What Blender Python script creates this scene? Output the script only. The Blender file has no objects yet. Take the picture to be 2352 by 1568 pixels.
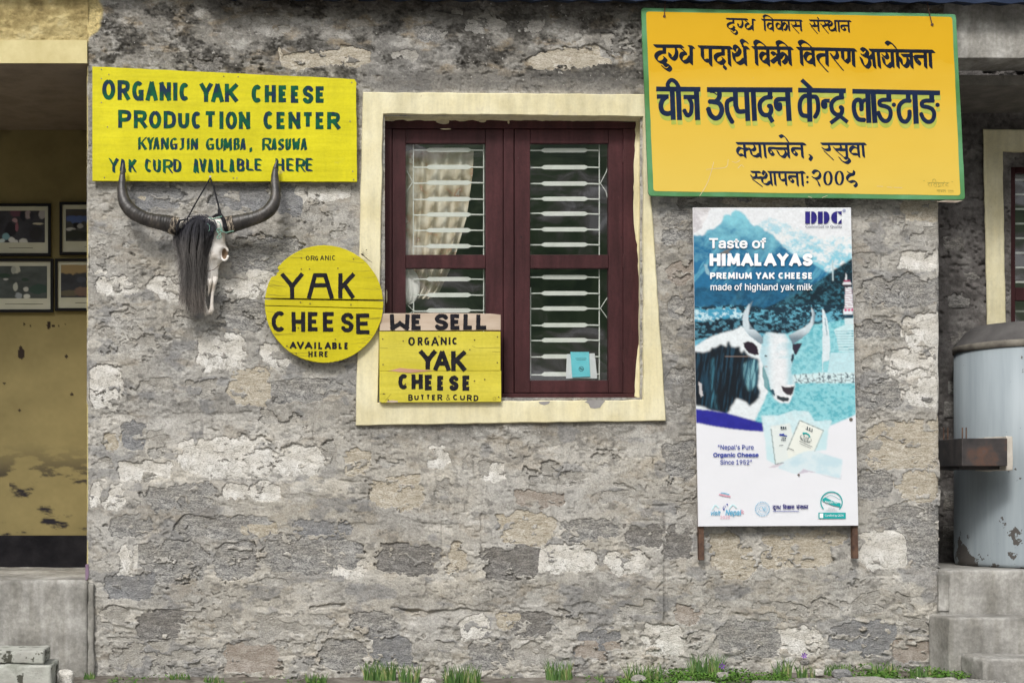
import bpy, bmesh, math, random
import numpy as np
from mathutils import Vector

# ------------------------------------------------------------------ camera, sky, sun, exposure
SC = bpy.context.scene
XC, ZC, DIST, K = -1.39, 1.10, 8.0, 400.0          # camera stands left of centre, a little over a metre up
cam_d = bpy.data.cameras.new('camera')
cam_d.sensor_width = 36.0
cam_d.lens = 36.0 * DIST / (2352 / K)
cam_d.shift_x = (1176 - 620) / 2352
cam_d.shift_y = (1128 - 784) / 2352
cam_d.clip_start = 0.1
cam_d.clip_end = 1000
cam = bpy.data.objects.new('camera', cam_d)
SC.collection.objects.link(cam)
cam.location = (XC, -DIST, ZC)
cam.rotation_euler = (math.radians(90), 0, 0)
SC.camera = cam

SUN_EL, SUN_AZ = math.radians(44), math.radians(205)   # azimuth clockwise from +Y
wd = bpy.data.worlds.new('World'); SC.world = wd; wd.use_nodes = True
nt = wd.node_tree; nt.nodes.clear()
sky = nt.nodes.new('ShaderNodeTexSky'); sky.sky_type = 'NISHITA'; sky.sun_disc = False
sky.sun_elevation = SUN_EL; sky.sun_rotation = SUN_AZ; sky.dust_density = 4.0; sky.air_density = 1.2
hs = nt.nodes.new('ShaderNodeHueSaturation'); hs.inputs['Saturation'].default_value = 0.30
bg = nt.nodes.new('ShaderNodeBackground'); bg.inputs['Strength'].default_value = 0.125
wo = nt.nodes.new('ShaderNodeOutputWorld')
nt.links.new(sky.outputs[0], hs.inputs['Color']); nt.links.new(hs.outputs[0], bg.inputs[0]); nt.links.new(bg.outputs[0], wo.inputs[0])
sun_d = bpy.data.lights.new('sun', 'SUN'); sun_d.energy = 1.5; sun_d.angle = math.radians(10); sun_d.color = (1, .965, .91)
sun = bpy.data.objects.new('sun', sun_d); SC.collection.objects.link(sun)
sv = Vector((math.sin(SUN_AZ) * math.cos(SUN_EL), math.cos(SUN_AZ) * math.cos(SUN_EL), math.sin(SUN_EL)))
sun.rotation_euler = sv.to_track_quat('Z', 'Y').to_euler()
sun.location = (0, -10, 10)
SC.view_settings.view_transform = 'Standard'; SC.view_settings.look = 'None'
SC.view_settings.exposure = 0.40; SC.view_settings.gamma = 1.0; SC.view_settings.use_curve_mapping = False
SC.render.engine = 'CYCLES'

# ------------------------------------------------------------------ helpers
RNG = np.random.RandomState(7); random.seed(7)
WL = {}
def lin(r, g=None, b=None):
    if g is None: r, g, b = r
    f = lambda v: ((v / 255 + .055) / 1.055) ** 2.4 if v > 10 else v / 255 / 12.92
    return (f(r), f(g), f(b))
def P(x, y, Y=0.0):
    s = (DIST + Y) / DIST
    return (XC + (x - 620) / K * s, Y, ZC + (1128 - y) / K * s)
def W(o): return WL[o.name] if o is not None else (0, 0, 0)
def tag(o, label=None, cat=None, group=None, kind=None):
    if label: o['label'] = label
    if cat: o['category'] = cat
    if group: o['group'] = group
    if kind: o['kind'] = kind
    return o
def empty(name, loc, label=None, cat=None, group=None, kind=None, parent=None):
    o = bpy.data.objects.new(name, None); SC.collection.objects.link(o)
    WL[o.name] = tuple(loc)
    if parent is not None:
        o.parent = parent; pl = W(parent); o.location = [loc[i] - pl[i] for i in range(3)]
    else: o.location = loc
    return tag(o, label, cat, group, kind)
def add(name, verts, faces, mat, parent=None, origin=None, smooth=False, cols=None, uv=None):
    V = np.asarray(verts, dtype=np.float64).reshape(-1, 3)
    if origin is None:
        origin = W(parent) if parent is not None else (float(V[:, 0].mean()), float(V[:, 1].mean()), float(V[:, 2].min()))
    V = V - np.array(origin)
    me = bpy.data.meshes.new(name)
    if isinstance(faces, np.ndarray) and faces.ndim == 2:
        n, k = faces.shape
        me.vertices.add(len(V)); me.vertices.foreach_set('co', V.astype(np.float32).ravel())
        me.loops.add(n * k); me.loops.foreach_set('vertex_index', faces.astype(np.int32).ravel())
        me.polygons.add(n); me.polygons.foreach_set('loop_start', np.arange(0, n * k, k, dtype=np.int32))
        me.update(calc_edges=True); me.validate()
    else:
        me.from_pydata([tuple(v) for v in V], [], [tuple(f) for f in faces]); me.update()
    if smooth: me.polygons.foreach_set('use_smooth', [True] * len(me.polygons))
    if cols is not None:
        a = me.color_attributes.new('col', 'FLOAT_COLOR', 'POINT')
        C = np.ones((len(V), 4), np.float32); C[:, :3] = cols; a.data.foreach_set('color', C.ravel())
    me.materials.append(mat)
    o = bpy.data.objects.new(name, me); SC.collection.objects.link(o)
    WL[o.name] = tuple(origin)
    if parent is not None:
        o.parent = parent; pl = W(parent); o.location = [origin[i] - pl[i] for i in range(3)]
    else: o.location = origin
    return o
class MB:
    def __init__(s): s.v = []; s.f = []
    def add(s, v, f):
        n = len(s.v); s.v += [tuple(p) for p in v]; s.f += [tuple(i + n for i in q) for q in f]; return s
    def box(s, x0, y0, z0, x1, y1, z1, bev=0.0):
        if bev <= 0:
            v = [(x, y, z) for x in (x0, x1) for y in (y0, y1) for z in (z0, z1)]
            return s.add(v, [(0, 1, 3, 2), (4, 6, 7, 5), (0, 4, 5, 1), (2, 3, 7, 6), (0, 2, 6, 4), (1, 5, 7, 3)])
        bm = bmesh.new(); r = bmesh.ops.create_cube(bm, size=1)
        for q in bm.verts: q.co = ((x0 + x1) / 2 + q.co.x * (x1 - x0), (y0 + y1) / 2 + q.co.y * (y1 - y0), (z0 + z1) / 2 + q.co.z * (z1 - z0))
        bmesh.ops.bevel(bm, geom=bm.edges[:], offset=bev, segments=2, affect='EDGES', profile=.6)
        return s.bm(bm)
    def bm(s, bm):
        bm.verts.ensure_lookup_table(); bm.verts.index_update()
        s.add([tuple(q.co) for q in bm.verts], [[q.index for q in f.verts] for f in bm.faces]); bm.free(); return s
    def prism(s, pts, y0, y1, dpx=True, bev=0.0):
        """outline pts in picture units on the plane of depth y0 (front), thickness to y1"""
        F = [P(p[0], p[1], y0) if dpx else (p[0], y0, p[1]) for p in pts]
        B = [(q[0], y1, q[2]) for q in F]
        n = len(F)
        if bev > 0:
            cx = sum(q[0] for q in F) / n; cz = sum(q[2] for q in F) / n
            I = []
            for i in range(n):
                a, b, c = Vector(F[i - 1]), Vector(F[i]), Vector(F[(i + 1) % n])
                d1 = (a - b).normalized(); d2 = (c - b).normalized(); m = d1 + d2
                if m.length < .05: m = Vector((cx, y0, cz)) - b
                m.normalize(); q = b + m * bev * 1.2; I.append((q.x, y0, q.z))
            F2 = [(q[0], y0 + bev, q[2]) for q in F]
            return s.add(I + F2 + B, [tuple(range(n)), tuple(range(3 * n - 1, 2 * n - 1, -1))] +
                         [(i, (i + 1) % n, n + (i + 1) % n, n + i) for i in range(n)] + [(n + i, n + (i + 1) % n, 2 * n + (i + 1) % n, 2 * n + i) for i in range(n)])
        return s.add(F + B, [tuple(range(n)), tuple(range(2 * n - 1, n - 1, -1))] + [(i, (i + 1) % n, n + (i + 1) % n, n + i) for i in range(n)])
    def tube(s, pts, rad, seg=8, cap=True, flat=1.0):
        pts = [Vector(p) for p in pts]; n = len(pts)
        if not hasattr(rad, '__len__'): rad = [rad] * n
        V = []; up = Vector((0, -1, 0.01))
        for i, p in enumerate(pts):
            t = (pts[min(i + 1, n - 1)] - pts[max(i - 1, 0)]).normalized()
            a = t.cross(up)
            if a.length < .05: a = t.cross(Vector((1, 0, 0)))
            a.normalize(); b = a.cross(t).normalized()
            for k in range(seg):
                th = 2 * math.pi * k / seg
                V.append(p + a * math.cos(th) * rad[i] + b * math.sin(th) * rad[i] * flat)
        F = [(i * seg + k, i * seg + (k + 1) % seg, (i + 1) * seg + (k + 1) % seg, (i + 1) * seg + k) for i in range(n - 1) for k in range(seg)]
        if cap: F += [tuple(range(seg))[::-1], tuple((n - 1) * seg + k for k in range(seg))]
        return s.add(V, F)
    def lathe(s, cx, cy, prof, seg=48, a0=0, a1=2 * math.pi):
        V = []; n = len(prof)
        for r, z in prof:
            for k in range(seg): th = 2 * math.pi * k / seg; V.append((cx + r * math.cos(th), cy + r * math.sin(th), z))
        F = [(i * seg + k, i * seg + (k + 1) % seg, (i + 1) * seg + (k + 1) % seg, (i + 1) * seg + k) for i in range(n - 1) for k in range(seg)]
        return s.add(V, F)
    def build(s, name, mat, parent=None, smooth=False, origin=None): return add(name, s.v, s.f, mat, parent, origin, smooth)

def vnoise(x, y, seed):
    r = np.random.RandomState(seed); T = r.rand(256, 256)
    xi = np.floor(x).astype(int); yi = np.floor(y).astype(int); fx = x - xi; fy = y - yi
    fx = fx * fx * fx * (fx * (fx * 6 - 15) + 10); fy = fy * fy * fy * (fy * (fy * 6 - 15) + 10)
    a = T[yi & 255, xi & 255]; b = T[yi & 255, (xi + 1) & 255]; c = T[(yi + 1) & 255, xi & 255]; d = T[(yi + 1) & 255, (xi + 1) & 255]
    return (a + (b - a) * fx) * (1 - fy) + (c + (d - c) * fx) * fy
def fbm(x, y, lx, ly, seed, octv=4, gain=.5):
    s = 0; a = 1; t = 0
    c, sn = math.cos(.6), math.sin(.6)
    for o in range(octv):
        u, v = x / lx * 2 ** o, y / ly * 2 ** o
        if o: u, v = u * c + v * sn * .35, v * c - u * sn * .35
        s = s + a * vnoise(u + 17.3 * o, v + 9.1 * o, seed + o); t += a; a *= gain
    return s / t
def sst(a, b, x):
    t = np.clip((x - a) / (b - a), 0, 1); return t * t * (3 - 2 * t)

# ------------------------------------------------------------------ materials
def _nodes(name):
    m = bpy.data.materials.new(name); m.use_nodes = True; t = m.node_tree
    return m, t, t.nodes['Principled BSDF']
def noise_node(t, scale, detail=4, rough=.55, coord='Object', stretch=None, dist=0.0):
    tc = t.nodes.new('ShaderNodeTexCoord'); n = t.nodes.new('ShaderNodeTexNoise')
    n.inputs['Scale'].default_value = scale; n.inputs['Detail'].default_value = detail; n.inputs['Roughness'].default_value = rough
    n.inputs['Distortion'].default_value = dist
    src = tc.outputs[coord]
    if stretch:
        mp = t.nodes.new('ShaderNodeMapping'); mp.inputs['Scale'].default_value = stretch; t.links.new(src, mp.inputs[0]); src = mp.outputs[0]
    t.links.new(src, n.inputs['Vector']); return n
def ramp(t, fac, stops):
    r = t.nodes.new('ShaderNodeValToRGB'); e = r.color_ramp.elements
    while len(e) > 1: e.remove(e[-1])
    e[0].position = stops[0][0]; e[0].color = (*stops[0][1], 1)
    for p, c in stops[1:]: q = e.new(p); q.color = (*c, 1)
    t.links.new(fac, r.inputs[0]); return r
def mixc(t, fac, a, b, mode='MIX'):
    m = t.nodes.new('ShaderNodeMix'); m.data_type = 'RGBA'; m.blend_type = mode
    for s, v in ((0, fac), (6, a), (7, b)):
        if hasattr(v, 'is_linked') or hasattr(v, 'links'): t.links.new(v, m.inputs[s])
        elif s == 0: m.inputs[0].default_value = v
        else: m.inputs[s].default_value = (*v, 1)
    return m.outputs[2]
def bump(t, b, h, strength=.5, dist=.01):
    n = t.nodes.new('ShaderNodeBump'); n.inputs['Strength'].default_value = strength; n.inputs['Distance'].default_value = dist
    t.links.new(h, n.inputs['Height'])
    t.links.new(n.outputs[0], b.inputs['Normal']); return n
def M(name, c1, c2=None, scale=6, rough=.8, bs=0, bd=.004, bscale=60, stretch=None, spec=.3, c3=None, metal=0, thr=(.35, .65), spots=None, attr=False, coord='Object', grime=0.0):
    m, t, b = _nodes(name)
    b.inputs['Roughness'].default_value = rough; b.inputs['Metallic'].default_value = metal; b.inputs['Specular IOR Level'].default_value = spec
    if attr:
        a = t.nodes.new('ShaderNodeVertexColor'); a.layer_name = 'col'; col = a.outputs[0]
        if c2 is not None:
            n = noise_node(t, scale, 5, .65, coord, stretch)
            r = ramp(t, n.outputs['Fac'], [(thr[0], c1), (thr[1], c2)]); col = mixc(t, 1.0, col, r.outputs[0], 'MULTIPLY')
    elif c2 is None:
        rgb = t.nodes.new('ShaderNodeRGB'); rgb.outputs[0].default_value = (*c1, 1); col = rgb.outputs[0]
    else:
        n = noise_node(t, scale, 6, .6, coord, stretch)
        st = [(thr[0], c1), (thr[1], c2)]
        if c3 is not None: st = [(thr[0], c1), ((thr[0] + thr[1]) / 2, c2), (thr[1], c3)]
        col = ramp(t, n.outputs['Fac'], st).outputs[0]
    if spots:   # (scale, threshold, colour)
        for sc_, th, cc in spots:
            n = noise_node(t, sc_, 4, .6, coord)
            r = ramp(t, n.outputs['Fac'], [(th, (0, 0, 0)), (th + .035, (1, 1, 1))]); col = mixc(t, r.outputs[0], col, cc)
    if grime:
        n = noise_node(t, 2.6, 6, .7, coord, (1.6, 1, .7)); r = ramp(t, n.outputs['Fac'], [(.34, (1 - grime,) * 3), (.62, (1.04,) * 3)]); col = mixc(t, 1.0, col, r.outputs[0], 'MULTIPLY')
        n = noise_node(t, 5.5, 5, .65, coord, (.35, 2, 5.0) if (stretch and stretch[0] < .5) else (4.0, 4, .35)); r = ramp(t, n.outputs['Fac'], [(.36, (1 - grime * .7,) * 3), (.58, (1.03,) * 3)]); col = mixc(t, 1.0, col, r.outputs[0], 'MULTIPLY')
        n = noise_node(t, 55, 5, .75, coord); r = ramp(t, n.outputs['Fac'], [(.30, (1 - grime * .6,) * 3), (.55, (1.03,) * 3)]); col = mixc(t, 1.0, col, r.outputs[0], 'MULTIPLY')
    t.links.new(col, b.inputs['Base Color'])
    if bs: n = noise_node(t, bscale, 6, .65, coord, stretch); bump(t, b, n.outputs['Fac'], bs, bd)
    return m
MATS = {}
# ------------------------------------------------------------------ lettering engine (strokes -> outlined flat paint)
def smoothpts(p, n=7):
    p = np.asarray(p, float); q = np.vstack([2 * p[0] - p[1], p, 2 * p[-1] - p[-2]]); out = []
    for i in range(1, len(q) - 2):
        a, b, c, d = q[i - 1], q[i], q[i + 1], q[i + 2]
        for t in np.arange(n) / n:
            out.append(.5 * ((2 * b) + (c - a) * t + (2 * a - 5 * b + 4 * c - d) * t * t + (3 * b - a - 3 * c + d) * t ** 3))
    out.append(q[-2]); return np.array(out)
class St:  # one brush stroke: points, half width (start,end), nib (long, short, angle), butt ends
    def __init__(s, pts, r=1, r1=None, nib=None, butt=False):
        s.p = np.asarray(pts, float); n = len(s.p); s.r = np.linspace(r, r if r1 is None else r1, n); s.nib = nib; s.butt = butt
def field_of(strokes, cell, pad=1.5, wob=0.0, seed=1):
    A = np.vstack([s.p for s in strokes]); m = max(max(s.r) if s.nib is None else s.nib[0] for s in strokes) + pad
    x0, y0 = A.min(0) - m; x1, y1 = A.max(0) + m
    nx, ny = int((x1 - x0) / cell) + 2, int((y1 - y0) / cell) + 2
    gx = x0 + np.arange(nx) * cell; gy = y0 + np.arange(ny) * cell
    f = np.full((ny, nx), -5.0)
    for s in strokes:
        if s.nib: a, b, an = s.nib; ca, sa = math.cos(an), math.sin(an)
        for i in range(len(s.p) - 1):
            p, q = s.p[i], s.p[i + 1]; ra, rb = s.r[i], s.r[i + 1]; mm = (s.nib[0] if s.nib else max(ra, rb)) + 2
            i0 = max(0, int((min(p[0], q[0]) - mm - x0) / cell)); i1 = min(nx, int((max(p[0], q[0]) + mm - x0) / cell) + 2)
            j0 = max(0, int((min(p[1], q[1]) - mm - y0) / cell)); j1 = min(ny, int((max(p[1], q[1]) + mm - y0) / cell) + 2)
            X, Y = np.meshgrid(gx[i0:i1], gy[j0:j1])
            if s.nib:
                tr = lambda x, y: ((x * ca + y * sa) / a, (-x * sa + y * ca) / b)
                U, V = tr(X, Y); pu, pv = tr(*p); qu, qv = tr(*q)
                du, dv = qu - pu, qv - pv; L = du * du + dv * dv + 1e-9
                t = np.clip(((U - pu) * du + (V - pv) * dv) / L, 0, 1); sc = ra + (rb - ra) * t
                val = (sc - np.hypot(U - pu - t * du, V - pv - t * dv)) * b
            else:
                d = q - p; L = math.hypot(*d) + 1e-9; d = d / L
                tt = (X - p[0]) * d[0] + (Y - p[1]) * d[1]; pr = np.abs(-(X - p[0]) * d[1] + (Y - p[1]) * d[0])
                t = np.clip(tt / L, 0, 1); r = ra + (rb - ra) * t
                if s.butt:
                    val = np.minimum(r - pr, np.minimum(tt, L - tt))
                    if i > 0: val = np.maximum(val, ra - np.hypot(X - p[0], Y - p[1]))
                else: val = r - np.hypot(X - p[0] - t * L * d[0], Y - p[1] - t * L * d[1])
            f[j0:j1, i0:i1] = np.maximum(f[j0:j1, i0:i1], val)
    if wob:
        X, Y = np.meshgrid(gx, gy); f = f + wob * (fbm(X, Y, 2.2, 2.2, seed, 2) - .5) * 2 + wob * .7 * (fbm(X, Y, 9, 9, seed + 5, 2) - .5)
    return f, x0, y0
def field_mesh(f, x0, y0, cell):
    """marching squares, returns verts (x,y) and faces"""
    V = []; F = []
    ny, nx = f.shape; ins = f > 0
    full = ins[:-1, :-1] & ins[1:, :-1] & ins[:-1, 1:] & ins[1:, 1:]
    part = (ins[:-1, :-1] | ins[1:, :-1] | ins[:-1, 1:] | ins[1:, 1:]) & ~full
    for j in range(ny - 1):
        row = full[j]
        if row.any():
            d = np.diff(np.concatenate([[0], row.astype(np.int8), [0]])); st = np.where(d == 1)[0]; en = np.where(d == -1)[0]
            for a, b in zip(st, en):
                n = len(V); xa, xb, ya, yb = x0 + a * cell, x0 + b * cell, y0 + j * cell, y0 + (j + 1) * cell
                V += [(xa, ya), (xa, yb), (xb, yb), (xb, ya)]; F.append((n, n + 1, n + 2, n + 3))
    for j, i in zip(*np.where(part)):
        c = [(i, j), (i, j + 1), (i + 1, j + 1), (i + 1, j)]; vals = [f[q[1], q[0]] for q in c]; poly = []
        for k in range(4):
            a, b = c[k], c[(k + 1) % 4]; va, vb = vals[k], vals[(k + 1) % 4]
            if va > 0: poly.append(a)
            if (va > 0) != (vb > 0): t = va / (va - vb); poly.append((a[0] + (b[0] - a[0]) * t, a[1] + (b[1] - a[1]) * t))
        if len(poly) > 2:
            n = len(V); V += [(x0 + p[0] * cell, y0 + p[1] * cell) for p in poly]; F.append(tuple(range(n, n + len(poly))))
    return V, F
def paint(name, strokes, Y, mat, parent, cell=.6, wob=0.0, seed=1, off=(0, 0), fn=None):
    f, x0, y0 = field_of(strokes, cell, wob=wob, seed=seed)
    V, F = field_mesh(f, x0, y0, cell)
    fn = fn or (lambda x, y: P(x, y, Y))
    return add(name, [fn(x + off[0], y + off[1]) for x, y in V], F, mat, parent)

def _ell(n=20): return [(.5 + .5 * math.sin(2 * math.pi * k / n), .5 - .5 * math.cos(2 * math.pi * k / n)) for k in range(n + 1)]
def _arc(a0, a1, n=14): return [(.5 + .5 * math.cos(math.radians(a0 + (a1 - a0) * k / n)), .5 + .5 * math.sin(math.radians(a0 + (a1 - a0) * k / n))) for k in range(n + 1)]
S_ = lambda *p: smoothpts(p, 5).tolist()
ABC = {
 'A': [[(0, 1), (.46, 0)], [(.54, 0), (1, 1)], [(.2, .68), (.8, .68)]],
 'B': [[(0, 0), (0, 1)], [(0, 0)] + S_((.5, 0), (.85, .06), (.92, .24), (.8, .43), (.5, .48)) + [(0, .48)], S_((.5, .48), (.9, .55), (1, .74), (.88, .95), (.5, 1)) + [(0, 1)]],
 'C': [_arc(-48, -312)], 'D': [[(0, 0), (0, 1)], [(0, 0)] + S_((.4, 0), (.85, .12), (1, .5), (.85, .88), (.4, 1)) + [(0, 1)]],
 'E': [[(0, 0), (0, 1)], [(0, 0), (1, 0)], [(0, .49), (.85, .49)], [(0, 1), (1, 1)]],
 'G': [_arc(-48, -330), [(.95, 1), (.95, .56)], [(1, .56), (.55, .56)]],
 'H': [[(0, 0), (0, 1)], [(1, 0), (1, 1)], [(0, .5), (1, .5)]], 'I': [[(.5, 0), (.5, 1)]],
 'J': [S_((.8, 0), (.82, .4), (.8, .8), (.5, 1), (.1, .95)), [(.3, 0), (1, 0)]],
 'K': [[(0, 0), (0, 1)], [(1, 0), (.05, .6)], [(.3, .42), (1, 1)]], 'L': [[(0, 0), (0, 1)], [(0, 1), (1, 1)]],
 'M': [[(0, 1), (.08, 0)], [(.08, 0), (.5, .8)], [(.5, .8), (.92, 0)], [(.92, 0), (1, 1)]],
 'N': [[(0, 1), (0, 0)], [(0, 0), (1, 1)], [(1, 1), (1, 0)]], 'O': [_ell()],
 'P': [[(0, 0), (0, 1)], [(0, 0)] + S_((.5, 0), (.9, .07), (1, .28), (.88, .5), (.5, .57)) + [(0, .57)]],
 'R': [[(0, 0), (0, 1)], [(0, 0)] + S_((.5, 0), (.9, .07), (.98, .27), (.85, .48), (.5, .54)) + [(0, .54)], [(.5, .54), (1, 1)]],
 'S': [S_((1, .17), (.78, .01), (.35, 0), (.05, .2), (.2, .42), (.72, .55), (.98, .76), (.72, .99), (.28, 1), (0, .85))],
 'T': [[(0, 0), (1, 0)], [(.5, 0), (.5, 1)]], 'U': [[(0, 0)] + S_((0, .6), (.12, .9), (.5, 1), (.88, .9), (1, .6)) + [(1, 0)]],
 'V': [[(0, 0), (.48, 1)], [(.52, 1), (1, 0)]], 'W': [[(0, 0), (.2, 1)], [(.2, 1), (.5, .3)], [(.5, .3), (.8, 1)], [(.8, 1), (1, 0)]],
 'w': [[(0, 0), (.05, 1)], [(.05, 1), (.5, .62)], [(.5, .62), (.95, 1)], [(.95, 1), (1, 0)]],
 'Y': [[(0, 0), (.5, .52)], [(1, 0), (.5, .52)], [(.5, .5), (.5, 1)]],
 ',': [S_((.6, 0), (.8, .3), (.2, 1))], '&': [S_((1, 1), (.3, .35), (.35, .05), (.65, .1), (.6, .35), (.05, .75), (.2, 1), (.6, .95), (.95, .6))],
}
def letters(seq, cv, hw, nib=None, butt=True, jit=0.0):
    """seq: [(char,x0,y0,x1,y1)] in zoom units; cv converts to picture units; hw half width in picture units"""
    out = []; rr = random.Random(len(seq) * 7 + int(seq[0][1]))
    for ch, x0, y0, x1, y1 in seq:
        a = cv(x0, y0); b = cv(x1, y1)
        wx = hw if nib is None else abs(nib[0] * math.cos(nib[2])) * .9; wy = hw if nib is None else abs(nib[0] * math.sin(nib[2])) * .6
        for st in ABC[ch]:
            pts = [(a[0] + wx + u * (b[0] - a[0] - 2 * wx) + rr.uniform(-jit, jit), a[1] + wy + v * (b[1] - a[1] - 2 * wy) + rr.uniform(-jit, jit) * .6) for u, v in st]
            if butt and nib is None and len(pts) == 2:
                d = np.array(pts[1]) - np.array(pts[0]); L = math.hypot(*d) + 1e-6; e = d / L * hw
                if abs(d[0]) < L * .9: pts = [tuple(np.array(pts[0]) - e * (v0 := 1.0)), tuple(np.array(pts[1]) + e)] if ch not in 'GT' or st is not ABC[ch][-1] else pts
            out.append(St(pts, hw if nib is None else 1, nib=nib, butt=butt and nib is None))
    return out
def even(text, x0, y0, x1, y1, gap=.25, wid={'I': .32, 'M': 1.25, 'W': 1.3, ' ': .45, 'L': .85, 'E': .85}):
    w = [wid.get(c, 1.0) for c in text]; tot = sum(w) + gap * (len(text) - 1); u = (x1 - x0) / tot; x = x0; out = []
    for c, ww in zip(text, w):
        if c != ' ': out.append((c, x, y0, x + ww * u, y1))
        x += (ww + gap) * u
    return out
def conv(bx, by, s): return lambda x, y: (bx + s * x, by + s * y)
ZA = conv(1469.9, 11.48, .16114); ZB = conv(1837.4, 11.48, .16114)
ZCc = conv(1469.9, 172.3, .19045); ZD = conv(1837.4, 172.3, .19045)
ZE = conv(206.7, 149.3, .17575); ZF = conv(511.0, 149.3, .17575)
ZG = conv(597.2, 551.2, .19043); ZH = conv(855.6, 706.3, .14647)
Z1 = conv(1584.8, 470.8, .16602); Z2 = conv(1584.8, 689.0, .16845); Z3 = conv(1584.8, 941.7, .22701)
Z4 = conv(252.6, 367.5, .24163); Z5 = conv(884.3, 275.6, .28561); Z6 = conv(1159.9, 562.7, .27107)
Z7 = conv(0, 447.9, .18315); Z8 = conv(2124.5, 712.0, .24165)

def font_text(name, txt, box, Y, mat, parent, bold=0.0, font=None, shear=0.0, space=1.0):
    cu = bpy.data.curves.new('text', 'FONT'); cu.body = txt; cu.size = 1; cu.shear = shear; cu.space_character = space
    if font: cu.font = font
    ob = bpy.data.objects.new('text', cu); SC.collection.objects.link(ob)
    dg = bpy.context.evaluated_depsgraph_get(); me = bpy.data.meshes.new_from_object(ob.evaluated_get(dg))
    V = np.array([v.co[:2] for v in me.vertices]); F = [tuple(p.vertices) for p in me.polygons]
    bpy.data.objects.remove(ob); bpy.data.curves.remove(cu); bpy.data.meshes.remove(me)
    if len(V) == 0: return None
    mn, mx = V.min(0), V.max(0); x0, y0, x1, y1 = box
    mb = MB(); offs = [(0, 0)] if bold <= 0 else [(0, 0), (-bold, 0), (bold, 0), (0, -bold), (0, bold), (-bold * .7, bold * .7), (bold * .7, -bold * .7), (bold * .7, bold * .7), (-bold * .7, -bold * .7)]
    for k, (ox, oy) in enumerate(offs):   # each coat of print a hair's breadth above the one below
        mb.add([P(x0 + bold + (v[0] - mn[0]) / (mx[0] - mn[0]) * (x1 - x0 - 2 * bold) + ox, y1 - bold - (v[1] - mn[1]) / (mx[1] - mn[1]) * (y1 - y0 - 2 * bold) + oy, Y - .00006 * k) for v in V], F)
    return mb.build(name, mat, parent)
def load_font(fn):
    try:
        import os
        return bpy.data.fonts.load(os.path.join(bpy.utils.system_resource('DATAFILES', path='fonts'), fn))
    except Exception: return None
# ================================================================== THE HOUSE
house = empty('house', P(1176, 1568, .3), 'grey stone and mortar house front with maroon window in pale yellow surround', 'house')

# tones: key -> (colours low, mid, high), used for the bare stones
TONE = {
 'W': [(.36, .345, .31), (.74, .725, .685), (.90, .885, .85)],
 'L': [(.27, .258, .238), (.40, .388, .362), (.58, .565, .53)],
 'G': [(.11, .11, .113), (.31, .305, .295), (.60, .59, .56)],
 'B': [(.15, .153, .162), (.27, .274, .283), (.43, .433, .437)],
 'D': [(.10, .096, .092), (.225, .218, .208), (.42, .405, .385)],
 'T': [(.33, .28, .205), (.54, .49, .40), (.74, .71, .64)],
 'R': [(.28, .24, .205), (.40, .355, .315), (.53, .49, .45)],
}
STM = {}
for k_, c_ in TONE.items():
    m, t, b = _nodes('stone_' + k_)
    str_ = (1, 1, 3.2) if k_ in 'GBDT' else (1, 1, 1.5)
    n1 = noise_node(t, 20, 8, .8, 'Object', str_, .8); n2 = noise_node(t, 85, 5, .75, 'Object', (1, 1, 2.2))
    n3 = noise_node(t, 6, 3, .5, 'Object')
    mx = mixc(t, .45, n1.outputs['Color'], n2.outputs['Color']); sp = t.nodes.new('ShaderNodeSeparateColor'); t.links.new(mx, sp.inputs[0])
    r = ramp(t, sp.outputs[0], [(.41, c_[0]), (.49, c_[1]), (.58, c_[2])])
    r3 = ramp(t, n3.outputs['Fac'], [(.35, (.88, .855, .81)), (.62, (1.08, 1.08, 1.08))])
    col = mixc(t, 1.0, r.outputs[0], r3.outputs[0], 'MULTIPLY'); t.links.new(col, b.inputs['Base Color'])
    b.inputs['Roughness'].default_value = .9; b.inputs['Specular IOR Level'].default_value = .2
    bump(t, b, sp.outputs[0], .9, .022)
    STM[k_] = m

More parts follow.
